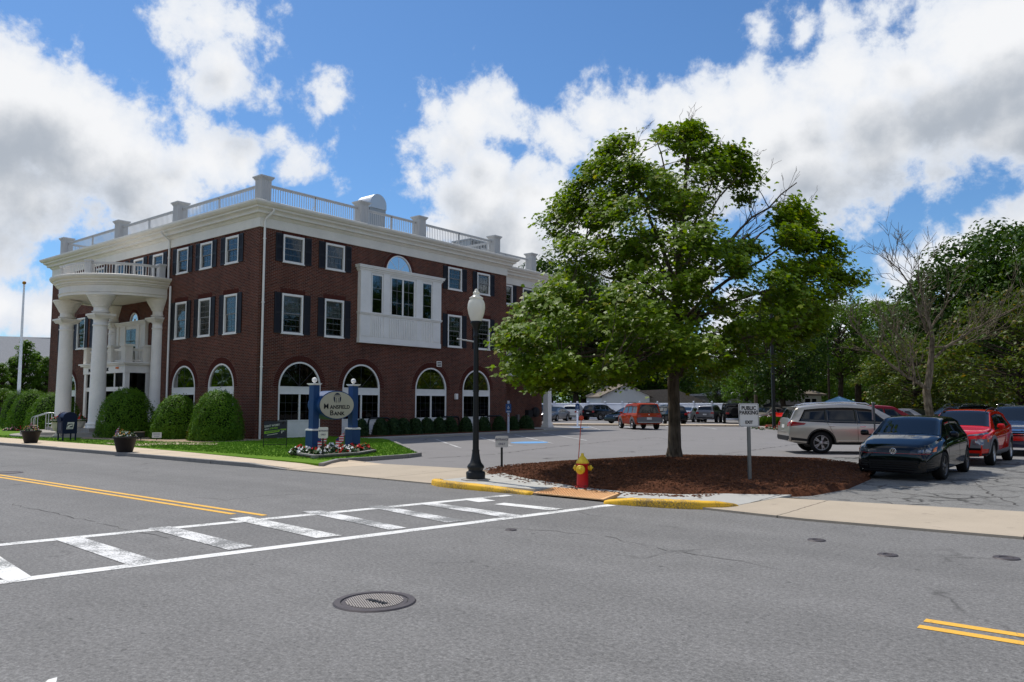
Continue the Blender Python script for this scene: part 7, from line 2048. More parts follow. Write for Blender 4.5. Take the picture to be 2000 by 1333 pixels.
# connect every clump to the nearest older wood
LP_ = np.array([p for P, R in LIMBS for p in P]); LR_ = np.array([r for P, R in LIMBS for r in R])
Ps, Ns, Ss = [], [], []
rg = np.random.default_rng(5)
for c in clumps:
    cv = np.array(c); dd = np.linalg.norm(LP_ - cv, axis=1) + np.where(LP_[:, 2] > cv[2] + .4, .8, 0)
    k = int(np.argmin(dd)); st = Vector(LP_[k]); L = (c - st).length
    if L > .12:
        P = limb_path(st, c, .03, .10, 5, rt); r0 = max(.010, min(float(LR_[k]) * .7, .028))
        wood.tube(P, [r0 + (.006 - r0) * i / 5 for i in range(6)], 5, 0)
    # leaf spray: a few drooping shelves
    m = int(rg.uniform(110, 215)); sc_ = rg.uniform(.26, .45)
    if c.z > Zp(300): m = int(m * .55); sc_ *= .8
    q = rg.normal(0, 1, (m, 3)) * np.array([sc_ * .85, sc_ * .85, sc_ * .42]) * .72
    q[:, 2] -= (q[:, 0] ** 2 + q[:, 1] ** 2) * .45
    out = np.array([cv[0], cv[1], 0]) ; out = out / (np.linalg.norm(out) + .5)
    Ps.append(cv + q)
    n_ = np.array([0, 0, 1.0]) + out * .55 + rg.normal(0, .42, (m, 3)); Ns.append(n_)
    Ss.append(rg.uniform(.085, .155, m))
    for t_ in range(2):
        e = c + Vector((rt.uniform(-1, 1), rt.uniform(-1, 1), rt.uniform(-.4, .7))) * sc_ * 1.0
        wood.tube(limb_path(c, e, 0, .1, 3, rt), [.008, .006, .005, .003], 4, 0)
# bare twigs at the top and on the right shoulder
def twigs(a, b, r, depth_, n=5):
    P = limb_path(a, b, .0, .09, 5, rt); wood.tube(P, [r + (.004 - r) * i / 5 for i in range(6)], 5, 0)
    if depth_ == 0: return
    L = (Vector(b) - Vector(a)).length; D = (Vector(b) - Vector(a)).normalized()
    for k in range(n):
        s_ = P[rt.randint(1, 5)]; dv = (D + Vector((rt.uniform(-1, 1), rt.uniform(-.8, .8), rt.uniform(-.3, .9))) * .75).normalized()
        twigs(s_, s_ + dv * L * rt.uniform(.28, .5), max(.005, r * .5), depth_ - 1, max(2, n - 2))
for (x0, y0, x1, y1, r) in ((1350, 340, 1364, 215, .016), (1352, 330, 1330, 250, .012), (1356, 310, 1390, 245, .012), (1400, 380, 1425, 270, .016), (1420, 330, 1480, 300, .012), (1440, 470, 1500, 350, .02), (1450, 480, 1560, 400, .022), (1420, 480, 1530, 385, .02), (1540, 420, 1560, 345, .012), (1550, 430, 1590, 395, .012), (1480, 440, 1470, 350, .014), (1390, 450, 1410, 340, .018), (1225, 330, 1262, 248, .014), (1150, 560, 1122, 495, .010), (1600, 520, 1650, 500, .012), (1380, 720, 1400, 690, .010), (1440, 620, 1500, 560, .02)):
    twigs(Vector((A(x0), rt.uniform(-.5, .5), Zp(y0))), Vector((A(x1), rt.uniform(-.5, .5), Zp(y1))), r, 2)
wood.build('trunk', 'maple_bark', tree)
leaf_object('crown', np.concatenate(Ps), np.concatenate(Ns), np.concatenate(Ss), 'maple_leaf', tree, 'maple', rng=rg)

# ---- the half-dead tree in the parking row
def recursive(mb, a, d, L, r, lev, rr, spread, kinks, tips, up=.15, bare=1):
    n = 5; pts = [Vector(a)]; dirv_ = Vector(d).normalized()
    for i in range(n):
        dirv_ = (dirv_ + Vector((rr.uniform(-1, 1), rr.uniform(-1, 1), rr.uniform(-1, 1))) * kinks + Vector((0, 0, up * .2))).normalized(); pts.append(pts[-1] + dirv_ * L / n)
    r = max(r, .011); r1 = max(r * .5, .0055); mb.tube(pts, [r + (r1 - r) * i / n for i in range(n + 1)], 8 if r > .05 else (5 if r > .012 else 4), 0)
    if lev == 0: tips.append(pts[-1]); return
    for k in range(3 if lev > 1 else 4):
        i = rr.randint(2, n); s_ = pts[i] if k else pts[-1]
        ax = Vector((rr.uniform(-1, 1), rr.uniform(-1, 1), rr.uniform(-.5, .8))); dn = (dirv_ + ax * spread).normalized()
        recursive(mb, s_, dn, L * rr.uniform(.55, .78), r1 * rr.uniform(.6, .85), lev - 1, rr, spread, kinks, tips, up)
dx, dy = dp(1812, 37)
dt = thing('bare_tree', 'half dead pale tree with bare spreading branches behind the parked cars', 'tree', (dx, dy, 0), YAW)
rr = random.Random(12); db = MB(); tips = []; M2 = 37 / FPX
def DA(x): return (x - 1810) * M2
def DZ(y): return EYE + (790 - y) * M2
db.tube([(0, 0, -.1), (DA(1812), 0, DZ(820)), (DA(1808), 0, DZ(790)), (DA(1806), 0, DZ(765)), (DA(1812), 0, DZ(740)), (DA(1818), 0, DZ(700)), (DA(1822), 0, DZ(660)), (DA(1815), 0, DZ(620))], [.23, .19, .175, .17, .16, .13, .10, .075], 12)
for (x0, y0, x1, y1, d_, r) in ((1806, 762, 1760, 735, -.3, .12), (1760, 735, 1700, 690, -.5, .09), (1790, 752, 1795, 690, .8, .07), (1815, 650, 1790, 560, .3, .075), (1790, 560, 1755, 505, .5, .05), (1818, 690, 1806, 610, -.2, .08), (1806, 610, 1790, 520, -.5, .05), (1820, 700, 1870, 660, -.5, .09), (1870, 660, 1940, 620, -.9, .065), (1940, 620, 2000, 590, -1, .04), (1818, 680, 1900, 670, .8, .06), (1900, 670, 1960, 640, 1.0, .04), (1817, 660, 1860, 600, .6, .06), (1700, 690, 1650, 640, -.8, .05), (1760, 720, 1740, 660, .5, .05), (1795, 690, 1760, 640, .9, .045)):
    r *= .82; P = limb_path((DA(x0), d_ * .5, DZ(y0)), (DA(x1), d_, DZ(y1)), .02, .06, 6, rr); db.tube(P, [r + (r * .55 - r) * i / 6 for i in range(7)], 7)
    for k in range(5):
        s_ = P[rr.randint(2, 6)]; D = (P[-1] - P[0]).normalized()
        recursive(db, s_, (D + Vector((rr.uniform(-1, 1), rr.uniform(-1, 1), rr.uniform(-.2, 1))) * .7), rr.uniform(.8, 1.5), max(r * .34, .017), 2, rr, .75, .14, tips)
db.build('trunk', 'pale_bark', dt)
g_ = np.random.default_rng(8); sel = [np.array(t_) for t_ in tips if rr.random() < .12 and t_.z < 4.8]
if sel:
    Q = np.concatenate([s_ + g_.normal(0, .16, (14, 3)) for s_ in sel]); leaf_object('crown', Q, g_.normal(0, .5, (len(Q), 3)) + np.array([0, 0, 1.0]), g_.uniform(.08, .15, len(Q)), 'yellow_leaf', dt, 'maple', rng=g_)

# ---- background trees: a few kinds, each crown made of leaf clusters over real limbs
def tree_proto(h, r, trunk_h, leafmat, barkmat, seed, nclump=80, nleaf=80, lsize=.34, shape='round', clump=.85):
    rr = random.Random(seed); g = np.random.default_rng(seed)
    mb = MB(); base = [(0, 0, -.1), (0, 0, trunk_h * .5), (rr.uniform(-.2, .2), rr.uniform(-.2, .2), trunk_h), (rr.uniform(-.4, .4), rr.uniform(-.4, .4), h * .6), (0, 0, h * .85)]
    tr_ = h * .022; mb.tube(base, [tr_ * 1.3, tr_, tr_ * .9, tr_ * .45, tr_ * .15], 9)
    Ps, Ns, Ss = [], [], []
    ch = h - trunk_h
    for k in range(nclump):
        a = k * 2.399963 + rr.uniform(-.3, .3); q = (k + .5) / nclump
        zz = 1 - 2 * q                                          # 1 top .. -1 bottom
        if shape == 'column': zc = trunk_h + ch * (zz * .5 + .5); rc = r * (1 - max(0, zz) ** 2.2) * (.75 + .25 * min(1, (1 + zz) * 1.5)) * rr.uniform(.55, 1.0)
        elif shape == 'wide': zc = trunk_h + ch * (.42 + .5 * zz if zz > 0 else .42 + .36 * zz); rc = r * sqrt(max(.02, 1 - zz * zz)) * rr.uniform(.55, 1.08)
        else: zc = trunk_h + ch * (zz * .47 + .5); rc = r * sqrt(max(.03, 1 - zz * zz)) * rr.uniform(.5, 1.1)
        c = np.array([rc * cos(a), rc * sin(a), zc + rr.uniform(-.4, .4)])
        mb.tube(limb_path((base[3][0] * .5, base[3][1] * .5, min(zc * .8, trunk_h + ch * .55) if zc > trunk_h else trunk_h), tuple(c), .03, .06, 4, rr), [tr_ * .26, tr_ * .2, tr_ * .13, tr_ * .07, .006], 5)
        m = int(nleaf * rr.uniform(.6, 1.3)); s = clump * rr.uniform(.7, 1.25) * r / 4.0
        d = g.normal(0, 1, (m, 3)); d /= np.linalg.norm(d, axis=1, keepdims=True)
        rad = g.uniform(.35, 1, (m, 1)) ** .5
        q3 = d * rad * np.array([s, s, s * .62])
        Ps.append(c + q3); Ns.append(d * .7 + np.array([0, 0, .7]) + g.normal(0, .4, (m, 3))); Ss.append(g.uniform(.6, 1.2, m) * lsize)
    return mb.mesh('trunk', barkmat), (np.concatenate(Ps), np.concatenate(Ns), np.concatenate(Ss), leafmat)
PROTO = {}
def bg_tree(kind, label, px_, depth, h_px_top, group=None, rot=0.0, widen=1.0, name='broadleaf_tree'):
    if kind not in PROTO:
        tm_, (P_, N_, S_, lm) = tree_proto(*KINDS[kind][:6], **KINDS[kind][6])
        o = leaf_object('crown', P_, N_, S_, lm, None, 'quad' if False else 'leaf'); me = o.data; bpy.data.objects.remove(o); PROTO[kind] = (tm_, me)
    tm_, me = PROTO[kind]; x, y = dp(px_, depth); h = EYE + (790 - h_px_top) * depth / FPX
    k = h / KINDS[kind][0]
    t = thing(name, label, 'tree', (x, y, 0), rot, group); t.scale = (k * widen, k * widen, k)
    link('trunk', tm_, t); link('crown', me, t)
    return t
KINDS = {'dark': (14, 5.2, 2.5, 'dark_leaf', 'dark_bark', 31, dict(nclump=120, nleaf=110, lsize=.36, shape='round', clump=1.0)),
         'mid': (11, 4.2, 2.0, 'mid_leaf', 'dark_bark', 32, dict(nclump=110, nleaf=110, lsize=.30, shape='round', clump=.95)),
         'fresh': (9, 3.6, 1.4, 'fresh_leaf', 'dark_bark', 33, dict(nclump=100, nleaf=110, lsize=.27, shape='round', clump=.95)),
         'wide': (15, 7.0, 3.5, 'dark_leaf', 'dark_bark', 34, dict(nclump=170, nleaf=130, lsize=.34, shape='wide', clump=.75)),
         'yellow': (7.5, 3.6, 1.4, 'yellow_leaf', 'dark_bark', 35, dict(nclump=110, nleaf=95, lsize=.2, shape='wide', clump=.8)),
         'column': (8.5, 1.25, .3, 'fresh_leaf', 'dark_bark', 36, dict(nclump=110, nleaf=70, lsize=.20, shape='column', clump=1.5)),
         'open': (12, 4.6, 4.5, 'mid_leaf', 'dark_bark', 37, dict(nclump=80, nleaf=70, lsize=.30, shape='wide', clump=.85)),
         'tall': (13, 4.5, 2.5, 'mid_leaf', 'dark_bark', 38, dict(nclump=110, nleaf=100, lsize=.36, shape='round', clump=1.0))}
# (kind, column, distance, row of the top, widen, label)
TREES = [('dark', 1075, 110, 512, 1.0, 'dark tree showing just behind the rear end of the bank'), ('dark', 1125, 108, 560, 1.1, 'dark tree behind the white fence, left of the garage gable'), ('tall', 1180, 112, 600, 1.1, 'tall tree behind the garage, left of its ridge'),
         ('dark', 1235, 116, 585, 1.1, 'dark tree rising behind the garage ridge'), ('dark', 1290, 110, 585, .9, 'dark tree close behind the maple trunk'), ('tall', 1345, 116, 722, .8, 'tree right of the maple trunk behind the ranch house'),
         ('mid', 1372, 150, 700, 1.3, 'hazy rounded tree far behind the ranch house'), ('mid', 1420, 165, 705, 1.2, 'hazy tree far beyond the power lines'), ('dark', 1420, 130, 690, .6, 'small dark pine-like tree beside the gap of sky'),
         ('fresh', 1458, 82, 712, 1.0, 'bright green young tree over the black off-roader'), ('dark', 1530, 74, 570, .95, 'dark leafy tree in front of the house with a chimney'), ('dark', 1475, 88, 600, .9, 'dark tree behind the grey utility pole'),
         ('open', 1675, 92, 575, 1.15, 'tree with an open crown and forked dark trunk beyond the blue umbrella'), ('mid', 1620, 140, 690, 1.4, 'distant tree beyond the house with a chimney'), ('mid', 1690, 145, 680, 1.4, 'distant tree seen under the forked tree'),
         ('open', 1640, 84, 590, 1.0, 'thin tree with sparse crown left of the forked tree'), ('fresh', 1760, 78, 650, 1.0, 'bright green tree left of the bare tree trunk'), ('yellow', 1790, 52, 655, 1.25, 'yellowing maple right behind the bare tree'),
         ('yellow', 1868, 56, 690, 1.2, 'yellowing maple right of the bare tree trunk'), ('wide', 1900, 72, 500, 1.05, 'dark spreading tree behind the right side of the bare tree'), ('wide', 1992, 70, 425, 1.0, 'tallest dark tree at the right edge'),
         ('dark', 1830, 88, 590, 1.1, 'dark tree behind the bare tree trunk'), ('mid', 1745, 100, 585, 1.1, 'tall green tree between the forked tree and the bare tree'), ('wide', 2075, 64, 440, 1.0, 'dark tree whose branches reach in from beyond the right edge'),
         ('yellow', 1985, 44, 560, 1.1, 'olive maple reaching in over the blue SUV at the right edge'), ('dark', 1930, 84, 650, .9, 'dark tree in front of the grey white house'), ('mid', 1580, 120, 640, 1.2, 'tree behind the house chimney'),
         ('tall', 1000, 120, 600, 1.0, 'tree hidden mostly behind the bank, right of the lamp'), ('dark', 1140, 120, 540, 1.0, 'dark tree in the second row behind the white fence'), ('dark', 1400, 99, 728, .7, 'dark tree between the ranch house and the parking sign'),
         ('wide', 2330, 46, 330, 1.0, 'unseen dark tree added beyond the right edge for reflections, near the lot entrance'), ('wide', 2560, 40, 250, 1.0, 'unseen dark tree added beyond the right edge for reflections, at the street side'), ('dark', 2240, 58, 420, 1.0, 'unseen dark tree added beyond the right edge for reflections, behind the others')]  # last three trees: out of view, added to darken reflections in car glass
for i, (k, px_, d_, top_, w_, lb) in enumerate(TREES): bg_tree(k, lb, px_, d_, top_, None, i * 1.3, w_)
x_, y_ = dp(1895, 60)
dome_shrub('round_shrub', 'round bright shrub beside the white SUV in front of the dark trees', *dp(1898, 66), 1.1, 1.95, 2500, 'fresh_leaf', size=.2)
COLS = [(2, 66, 712, 'leftmost columnar tree by the left edge'), (24, 70, 700, 'columnar tree just left of the flagpole'), (50, 70, 668, 'tallest columnar tree right of the flagpole'), (70, 72, 690, 'columnar tree second from the brick wall'), (90, 70, 700, 'columnar tree touching the brick wall edge'), (-25, 70, 700, 'columnar tree cut by the left edge of the view')]
for i, (px_, d_, top_, lb) in enumerate(COLS): bg_tree('column', lb, px_, d_, top_, 'columnar trees left of the bank', i * 2.0, 1.15, 'columnar_tree')
for i, (px_, d_, top_, lb) in enumerate(((8, 60, 762, 'low round tree beneath the columnar trees at the left edge'), (62, 62, 764, 'low round tree beneath the columnar trees right of the flagpole'))): bg_tree('fresh', lb, px_, d_, top_, None, i, 1.1)
# a wood closes the view; its unseen ring is added for window reflections
wd = []
gW = np.random.default_rng(77)
Pw, Nw, Sw = [], [], []
for kk in range(330):
    an_ = 2 * pi * kk / 330; off_ = (an_ - (pi / 2 + YAW) + pi) % (2 * pi) - pi
    d_ = (205 if abs(off_) < .72 else 120) + gW.uniform(-12, 25); h_ = gW.uniform(7.5, 12.5); x, y = cos(an_) * d_, sin(an_) * d_
    if abs(y - 7) < 9: continue
    m = 420; v3 = gW.normal(0, 1, (m, 3)); v3 /= np.linalg.norm(v3, axis=1, keepdims=True); v3[:, 2] = np.abs(v3[:, 2])
    Pw.append(np.array([x, y, 0]) + v3 * np.array([4.5, 4.5, h_]) * gW.uniform(.75, 1.05, (m, 1))); Nw.append(v3 + gW.normal(0, .5, (m, 3)) + [0, 0, .3]); Sw.append(gW.uniform(.7, 1.5, m))
struct(leaf_object('distant_wood', np.concatenate(Pw), np.concatenate(Nw), np.concatenate(Sw), 'mid_leaf', None, 'leaf', rng=gW), 'stuff')

# ------------------------------------------------------------------ white vinyl fence at the back of the lot
F0 = Vector(dp(1050, 88)); F1 = Vector(dp(1462, 82)); fd = (F1 - F0).normalized(); FLn = (F1 - F0).length
fen = thing('vinyl_fence', 'white vinyl panel fence with capped posts along the back of the lot', 'fence', (F0.x, F0.y, 0), atan2(fd.y, fd.x))
npan = 12; pw = FLn / npan; HF = 1.84
for k in range(npan):
    b = MB(); x0 = k * pw + .07; x1 = (k + 1) * pw - .07
    b.box(x0, x1, -.02, .02, .12, HF - .1); b.box(x0, x1, -.045, .045, .05, .2); b.box(x0, x1, -.045, .045, HF - .16, HF - .02)
    x = x0 + .15
    while x < x1: b.box(x - .004, x + .004, -.024, -.0195, .2, HF - .16); x += .15
    b.build('fence_panel', 'fence_white', fen)
for k in range(npan + 1):
    b = MB(); b.box(k * pw - .07, k * pw + .07, -.07, .07, 0, HF + .06); b.box(k * pw - .1, k * pw + .1, -.1, .1, HF + .06, HF + .1); b.box(k * pw - .07, k * pw + .07, -.07, .07, HF + .1, HF + .2)
    b.build('fence_post', 'fence_white', fen)
# ------------------------------------------------------------------ houses beyond
def siding(b, x0, x1, y, z0, z1, gable=None, st=.16):
    """clapboards on a wall facing -y; gable = (xmid, zpeak)"""
    z = z0
    while z < z1 - .01 or (gable and z < gable[1] - st):
        a0, a1 = x0, x1
        if z >= z1 and gable:
            t = (z - z1) / (gable[1] - z1); a0 = x0 + (gable[0] - x0) * t; a1 = x1 + (gable[0] - x1) * t
        b.add([(a0, y - .025, z), (a1, y - .025, z), (a1, y, z + st), (a0, y, z + st)], [(0, 1, 2, 3)]); z += st
# garage: gable end to the lot, roof falling away to the right
def pxX(px_, d): return (px_ - 1000) / FPX * d
gx, gy = dp(1222, 93)
ga = thing('garage', 'white gabled outbuilding with a brown shingle roof behind the white fence', 'house', (gx, gy, 0), YAW + radians(14))
MG = 93 / FPX; zr = EYE + (790 - 752) * MG; ze = EYE + (790 - 774) * MG
hw = 3.0
b = MB(); L_ = 5.2
b.add([(-hw - .1, 0, 0), (hw, 0, 0), (hw, 0, ze), (0, 0, zr), (-hw - .1, 0, ze - .2), (-hw - .1, L_, 0), (hw, L_, 0), (hw, L_, ze), (0, L_, zr), (-hw - .1, L_, ze - .2)], [(0, 1, 2, 3, 4), (9, 8, 7, 6, 5), (1, 6, 7, 2), (0, 4, 9, 5)])
siding(b, -hw, hw, -.002, 0, ze, (0, zr)); b.build('wall', 'siding_white', ga)
b = MB()
for s_ in (-1, 1):
    xe = s_ * (hw + .45); zee = ze - .35 * (zr - ze) / hw * 1.1
    b.add([(0, -.35, zr + .02), (xe, -.35, zee), (xe, L_ + .3, zee), (0, L_ + .3, zr + .02), (0, -.35, zr + .14), (xe, -.35, zee + .12), (xe, L_ + .3, zee + .12), (0, L_ + .3, zr + .14)], [(0, 1, 2, 3), (7, 6, 5, 4), (0, 4, 5, 1), (1, 5, 6, 2), (2, 6, 7, 3)])
b.build('roof', 'shingle_brown', ga)
b = MB().box(-.2, .2, -.04, -.03, zr - .75, zr - .5); b.build('gable_vent', 'siding_grey', ga)
gx, gy = dp(1312, 95)
gb_ = thing('shed', 'low white shed with a long brown roof slope right of the maple trunk', 'house', (gx, gy, 0), YAW)
b = MB(); b.box(-4.6, 3.6, 0, 4, 0, 2.0); siding(b, -4.6, 3.6, -.002, 0, 2.0); b.build('wall', 'siding_white', gb_)
b = MB(); b.add([(-4.9, -.3, 3.3), (.2, -.3, 3.55), (4.2, -.3, 1.95), (-4.9, -.3, 1.95), (-4.9, 4.2, 3.3), (.2, 4.2, 3.55), (4.2, 4.2, 1.95), (-4.9, 4.2, 1.95)], [(0, 3, 2, 1), (4, 5, 6, 7), (0, 1, 5, 4), (1, 2, 6, 5), (0, 4, 7, 3)]); b.build('roof', 'shingle_brown', gb_)
gx, gy = dp(1388, 104); MR = 104 / FPX
rh_ = thing('ranch_house', 'low grey ranch house with a flat porch roof behind the white fence', 'house', (gx, gy, 0), YAW)
b = MB(); b.box(-2.2, 4.2, 1.2, 6, 0, 2.8); siding(b, -2.2, 4.2, 1.198, 0, 2.8); b.build('wall', 'siding_grey', rh_)
b = MB(); b.box(-2.9, 4.8, -.3, 6.3, 2.8, 3.05); b.add([(-.6, -.2, 3.05), (4.6, -.2, 3.05), (2.6, 3, 3.75), (4.6, 6, 3.05), (-.6, 6, 3.05)], [(0, 1, 2), (1, 3, 2), (3, 4, 2), (4, 0, 2)]); b.build('roof', 'shingle_grey', rh_)
for x in (-2.5, .1, 4.4): MB().box(x - .07, x + .07, -.1, .04, 0, 2.8).build('porch_post', 'fence_white', rh_)
for x in (-1.2, 1.6): 
    w_ = MB().box(x - .6, x + .6, 1.12, 1.19, .9, 2.2).build('window', 'dark_window_glass', rh_)
    b = MB(); b.box(x - .03, x + .03, 1.10, 1.12, .9, 2.2).box(x - .66, x + .66, 1.10, 1.12, 2.2, 2.28); b.build('window_frame', 'white_trim', w_)
gx, gy = dp(1570, 92); M9 = 92 / FPX
ch = thing('cottage', 'cream clapboard house with a broad brick chimney and small windows', 'house', (gx, gy, 0), YAW)
b = MB(); b.box(-5.5, 1.6, 0, 6, 0, 2.9); b.box(-1.4, 1.6, -.9, 0, 0, 2.9); siding(b, -5.5, -1.41, -.002, 0, 2.9); siding(b, -1.4, 1.6, -.902, 0, 2.9); b.build('wall', 'siding_cream', ch)
b = MB(); b.add([(-5.9, -.5, 3.3), (-1.4, -.5, 3.05), (-1.4, -1.3, 2.95), (2.1, -1.3, 2.85), (2.1, 6.2, 2.95), (-2.2, 3, 4.6), (-5.9, 6.2, 3.0), (-5.2, 3, 4.4)], [(0, 1, 5, 7), (1, 2, 5), (2, 3, 5), (3, 4, 5), (4, 6, 7, 5), (6, 0, 7)]); b.box(-5.8, 2.05, -.4, 6.1, 2.8, 2.9); b.box(-1.5, 2.1, -1.3, -.4, 2.7, 2.85)
rf_ = b.build('roof', 'shingle_brown', ch)
b = MB().box(-2.2, -.55, 1.2, 2.4, 2.9, 5.4).box(-2.3, -.45, 1.1, 2.5, 5.4, 5.55); b.build('chimney', 'chimney_brick', rf_)
for x, w2, y in ((-3.3, .75, -.03), (-2.05, .28, -.03), (.0, .3, -.93), (.75, .25, -.93)):
    w_ = MB().box(x - w2, x + w2, y, y + .02, 1.65, 2.35).build('window', 'dark_window_glass', ch); MB().box(x - w2 - .07, x + w2 + .07, y - .03, y - .001, 2.36, 2.44).build('window_frame', 'white_trim', w_)
gx, gy = dp(1985, 92)
hs = thing('grey_house', 'large pale grey house wall half hidden by the dark trees on the right', 'house', (gx, gy, 0), YAW)
b = MB(); b.box(-3.2, 9, 0, 9, 0, 6.2); siding(b, -3.2, 9, -.002, 0, 6.2, None, .2); b.build('wall', 'siding_grey', hs)
b = MB(); b.add([(-3.8, -.5, 6.1), (9.5, -.5, 6.1), (9.5, 4.5, 9), (-3.8, 4.5, 9), (9.5, 9.5, 6.1), (-3.8, 9.5, 6.1)], [(0, 1, 2, 3), (3, 2, 4, 5), (0, 3, 5), (1, 4, 2)]); b.build('roof', 'shingle_grey', hs)
b = MB().box(-4.2, -3.2, 1, 3.5, 0, 2.4); b.build('porch', 'white_trim', hs)
gx, gy = dp(20, 108); ML = 108 / FPX
lh = thing('shingled_hall', 'large building with a pale grey shingled roof behind the columnar trees', 'house', (gx, gy, 0), YAW)
zt = EYE + (790 - 650) * ML
b = MB(); b.box(-16, 12, 0, 12, 0, 4.6); b.build('wall', 'siding_grey', lh)
b = MB(); b.add([(-17, -.8, 4.5), (13, -.8, 4.3), (13, 7, zt - .35), (-17, 7, zt + .35), (13, 14, 4.5), (-17, 14, 4.5)], [(0, 1, 2, 3), (3, 2, 4, 5), (0, 3, 5), (1, 4, 2)]); b.box(-17.1, 13.1, 6.8, 7.2, zt - .3, zt - .2); b.build('roof', 'shingle_grey', lh)
b = MB()
w0 = Vector(dp(-60, 58)); w1 = Vector(dp(24, 58)); d_ = (w1 - w0).normalized()
wf = thing('wooden_fence', 'dark wooden board fence at the left edge behind the flagpole', 'fence', (w0.x, w0.y, 0), atan2(d_.y, d_.x))
b = MB(); L_ = (w1 - w0).length; x = 0
while x < L_: b.box(x, x + .14, -.01, .012, .1, 1.5); x += .15
b.build('board_panel', 'wood_fence', wf)
for k in range(3): MB().box(k * L_ / 2 - .06, k * L_ / 2 + .06, .015, .12, 0, 1.6).build('fence_post', 'wood_fence', wf)

# ------------------------------------------------------------------ poles, wires, umbrella, canopy, island plants
def pole(label, px_, d_, ytop, r, mat_, name='utility_pole', cat='pole', arm=False):
    x, y = dp(px_, d_); h = EYE + (790 - ytop) * d_ / FPX
    t = thing(name, label, cat, (x, y, 0), YAW); MB().lathe([(r * 1.15, 0), (r, h * .4), (r * .75, h), (0, h + .02)], 10).build('pole', mat_, t)
    if arm: MB().box(-1.1, 1.1, -.06, .06, h - .7, h - .55).build('crossarm', mat_, t)
    return Vector((x, y, h))
pA = pole('weathered grey utility pole behind the public parking sign', 1475, 78, 610, .17, 'pale_bark', arm=True)
pB = pole('dark slim utility pole near the blue umbrella', 1618, 80, 640, .12, 'dark_bark', arm=True)
pC = Vector((*dp(1250, 125), 8.2)); pD = Vector((*dp(2120, 78), 9.5))
i0 = Vector(at(1512, 838, .15))
t = thing('light_post', 'plain dark post rising from the planted island', 'pole', (i0.x, i0.y, .15), YAW); MB().box(-.09, .09, -.09, .09, 0, 9.0).build('post', 'black_iron', t)
b = MB(); b.cbox(0, -.6, 9.05, .35, .9, .14, 0, .03); b.box(-.04, .04, -.3, 0, 9.0, 9.08); b.build('lamp_head', 'black_iron', t)
def wire(label, a, c, dz, sag=.5):
    a = a + Vector((0, 0, dz)); c = c + Vector((0, 0, dz)); t = thing('power_line', label, 'wire', a)
    MB().tube([tuple(a.lerp(c, k / 10) - a - Vector((0, 0, sag * sin(pi * k / 10)))) for k in range(11)], .022, 5).build('cable', 'canopy_black', t)
for dz, nm in ((-.5, 'upper'), (-1.3, 'middle'), (-2.0, 'lower')):
    wire('%s of three wires from the grey utility pole leftwards behind the maple' % nm, pA, pC, dz); wire('%s of three wires between the grey pole and the dark slim pole' % nm, pA, pB, dz); wire('%s of three wires from the dark slim pole to the right' % nm, pB, pD, dz)
x_, y_ = dp(1637, 72)
um = thing('patio_umbrella', 'light blue patio umbrella standing beyond the champagne SUV', 'umbrella', (x_, y_, 0), 0)
MB().lathe([(.03, 0), (.03, 2.5)], 8).build('pole', 'aluminium', um)
b = MB(); K = 8; rU = 1.5; zU = EYE + 8 * 72 / FPX - .2
vs = [(0, 0, zU + .55)] + [(rU * cos(2 * pi * k / K), rU * sin(2 * pi * k / K), zU) for k in range(K)] + [(0, 0, zU + .5)] + [(rU * cos(2 * pi * k / K), rU * sin(2 * pi * k / K), zU - .04) for k in range(K)]
b.add(vs, [(0, 1 + k, 1 + (k + 1) % K) for k in range(K)] + [(K + 1, K + 2 + (k + 1) % K, K + 2 + k) for k in range(K)] + [(1 + k, K + 2 + k, K + 2 + (k + 1) % K, 1 + (k + 1) % K) for k in range(K)]); b.build('canopy', 'umbrella_blue', um)
x_, y_ = dp(1536, 80)
tn = thing('tent_canopy', 'black tent canopy behind the red sedan beyond the island', 'tent', (x_, y_, 0), YAW + .3)
b = MB(); zt = EYE + 4 * 80 / FPX
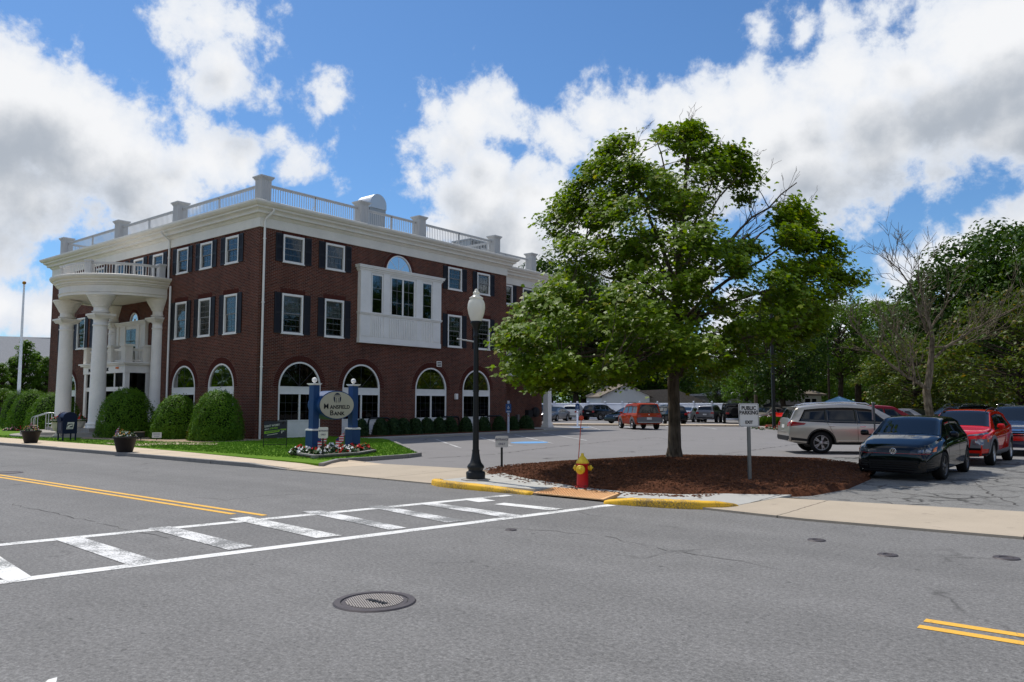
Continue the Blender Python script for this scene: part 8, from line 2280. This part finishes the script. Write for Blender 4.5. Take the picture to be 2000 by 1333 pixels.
b.add([(-1.8, -1.5, zt - .3), (1.8, -1.5, zt - .3), (1.8, 1.5, zt - .3), (-1.8, 1.5, zt - .3), (0, 0, zt + .55), (-1.8, -1.5, zt - .7), (1.8, -1.5, zt - .7), (1.8, 1.5, zt - .7), (-1.8, 1.5, zt - .7)], [(0, 1, 4), (1, 2, 4), (2, 3, 4), (3, 0, 4), (0, 5, 6, 1), (1, 6, 7, 2), (2, 7, 8, 3), (3, 8, 5, 0)]); b.build('canopy', 'canopy_black', tn)
for sx in (-1, 1):
    for sy in (-1, 1): MB().lathe([(.03, 0), (.03, zt - .3)], 6, c=(sx * 1.75, sy * 1.45)).build('leg', 'aluminium', tn)
gp = np.random.default_rng(3)
for i, (px_, py_, m_, n, h_, lb) in enumerate(((1483, 831, 'fresh_leaf', 900, .6, 'tuft of tall daylily leaves at the left of the planted island'), (1500, 829, 'fresh_leaf', 900, .65, 'tuft of tall daylily leaves left of the island post'), (1522, 830, 'fresh_leaf', 900, .6, 'tuft of tall daylily leaves right of the island post'), (1541, 831, 'fresh_leaf', 700, .5, 'tuft of tall daylily leaves next to the champagne SUV tail'))):
    x, y = at(px_, py_, .2); t = thing('daylily', lb, 'plant', (x, y, .18), 0, 'daylily tufts on the planted island')
    b = MB()
    for k in range(160):
        a = gp.uniform(0, 2 * pi); q = gp.uniform(0, .45); l = gp.uniform(.1, .35); x0, y0 = q * cos(a), q * sin(a); h = h_ * gp.uniform(.6, 1.1); w = .012
        b.add([(x0 - w * sin(a), y0 + w * cos(a), 0), (x0 + w * sin(a), y0 - w * cos(a), 0), (x0 + l * .4 * cos(a) + w * sin(a), y0 + l * .4 * sin(a) - w * cos(a), h * .8), (x0 + l * cos(a), y0 + l * sin(a), h), (x0 + l * .4 * cos(a) - w * sin(a), y0 + l * .4 * sin(a) + w * cos(a), h * .8)], [(0, 1, 2, 3, 4)])
    b.build('leaves', 'fresh_leaf', t)
    if i < 2: flowers_into(t, .4, .2, 10, ['flower_white'], np.random.default_rng(i), h_ * .8, 5, .07)
for i in range(9):
    px_ = 1472 + i * 8.5; x, y = at(px_, 837 + (i % 3) * 1.4, .2)
    t = thing('bedding_plant', 'small red flowered bedding plant along the front of the planted island' if i % 2 else 'small green bedding plant along the front of the planted island', 'plant', (x, y, .18), 0, 'bedding plants on the island: ' + ('red' if i % 2 else 'green'))
    flowers_into(t, .14, .16, 7, ['flower_red'] if i % 2 else ['flower_leaf'], np.random.default_rng(i + 20), .02, 40, .06)
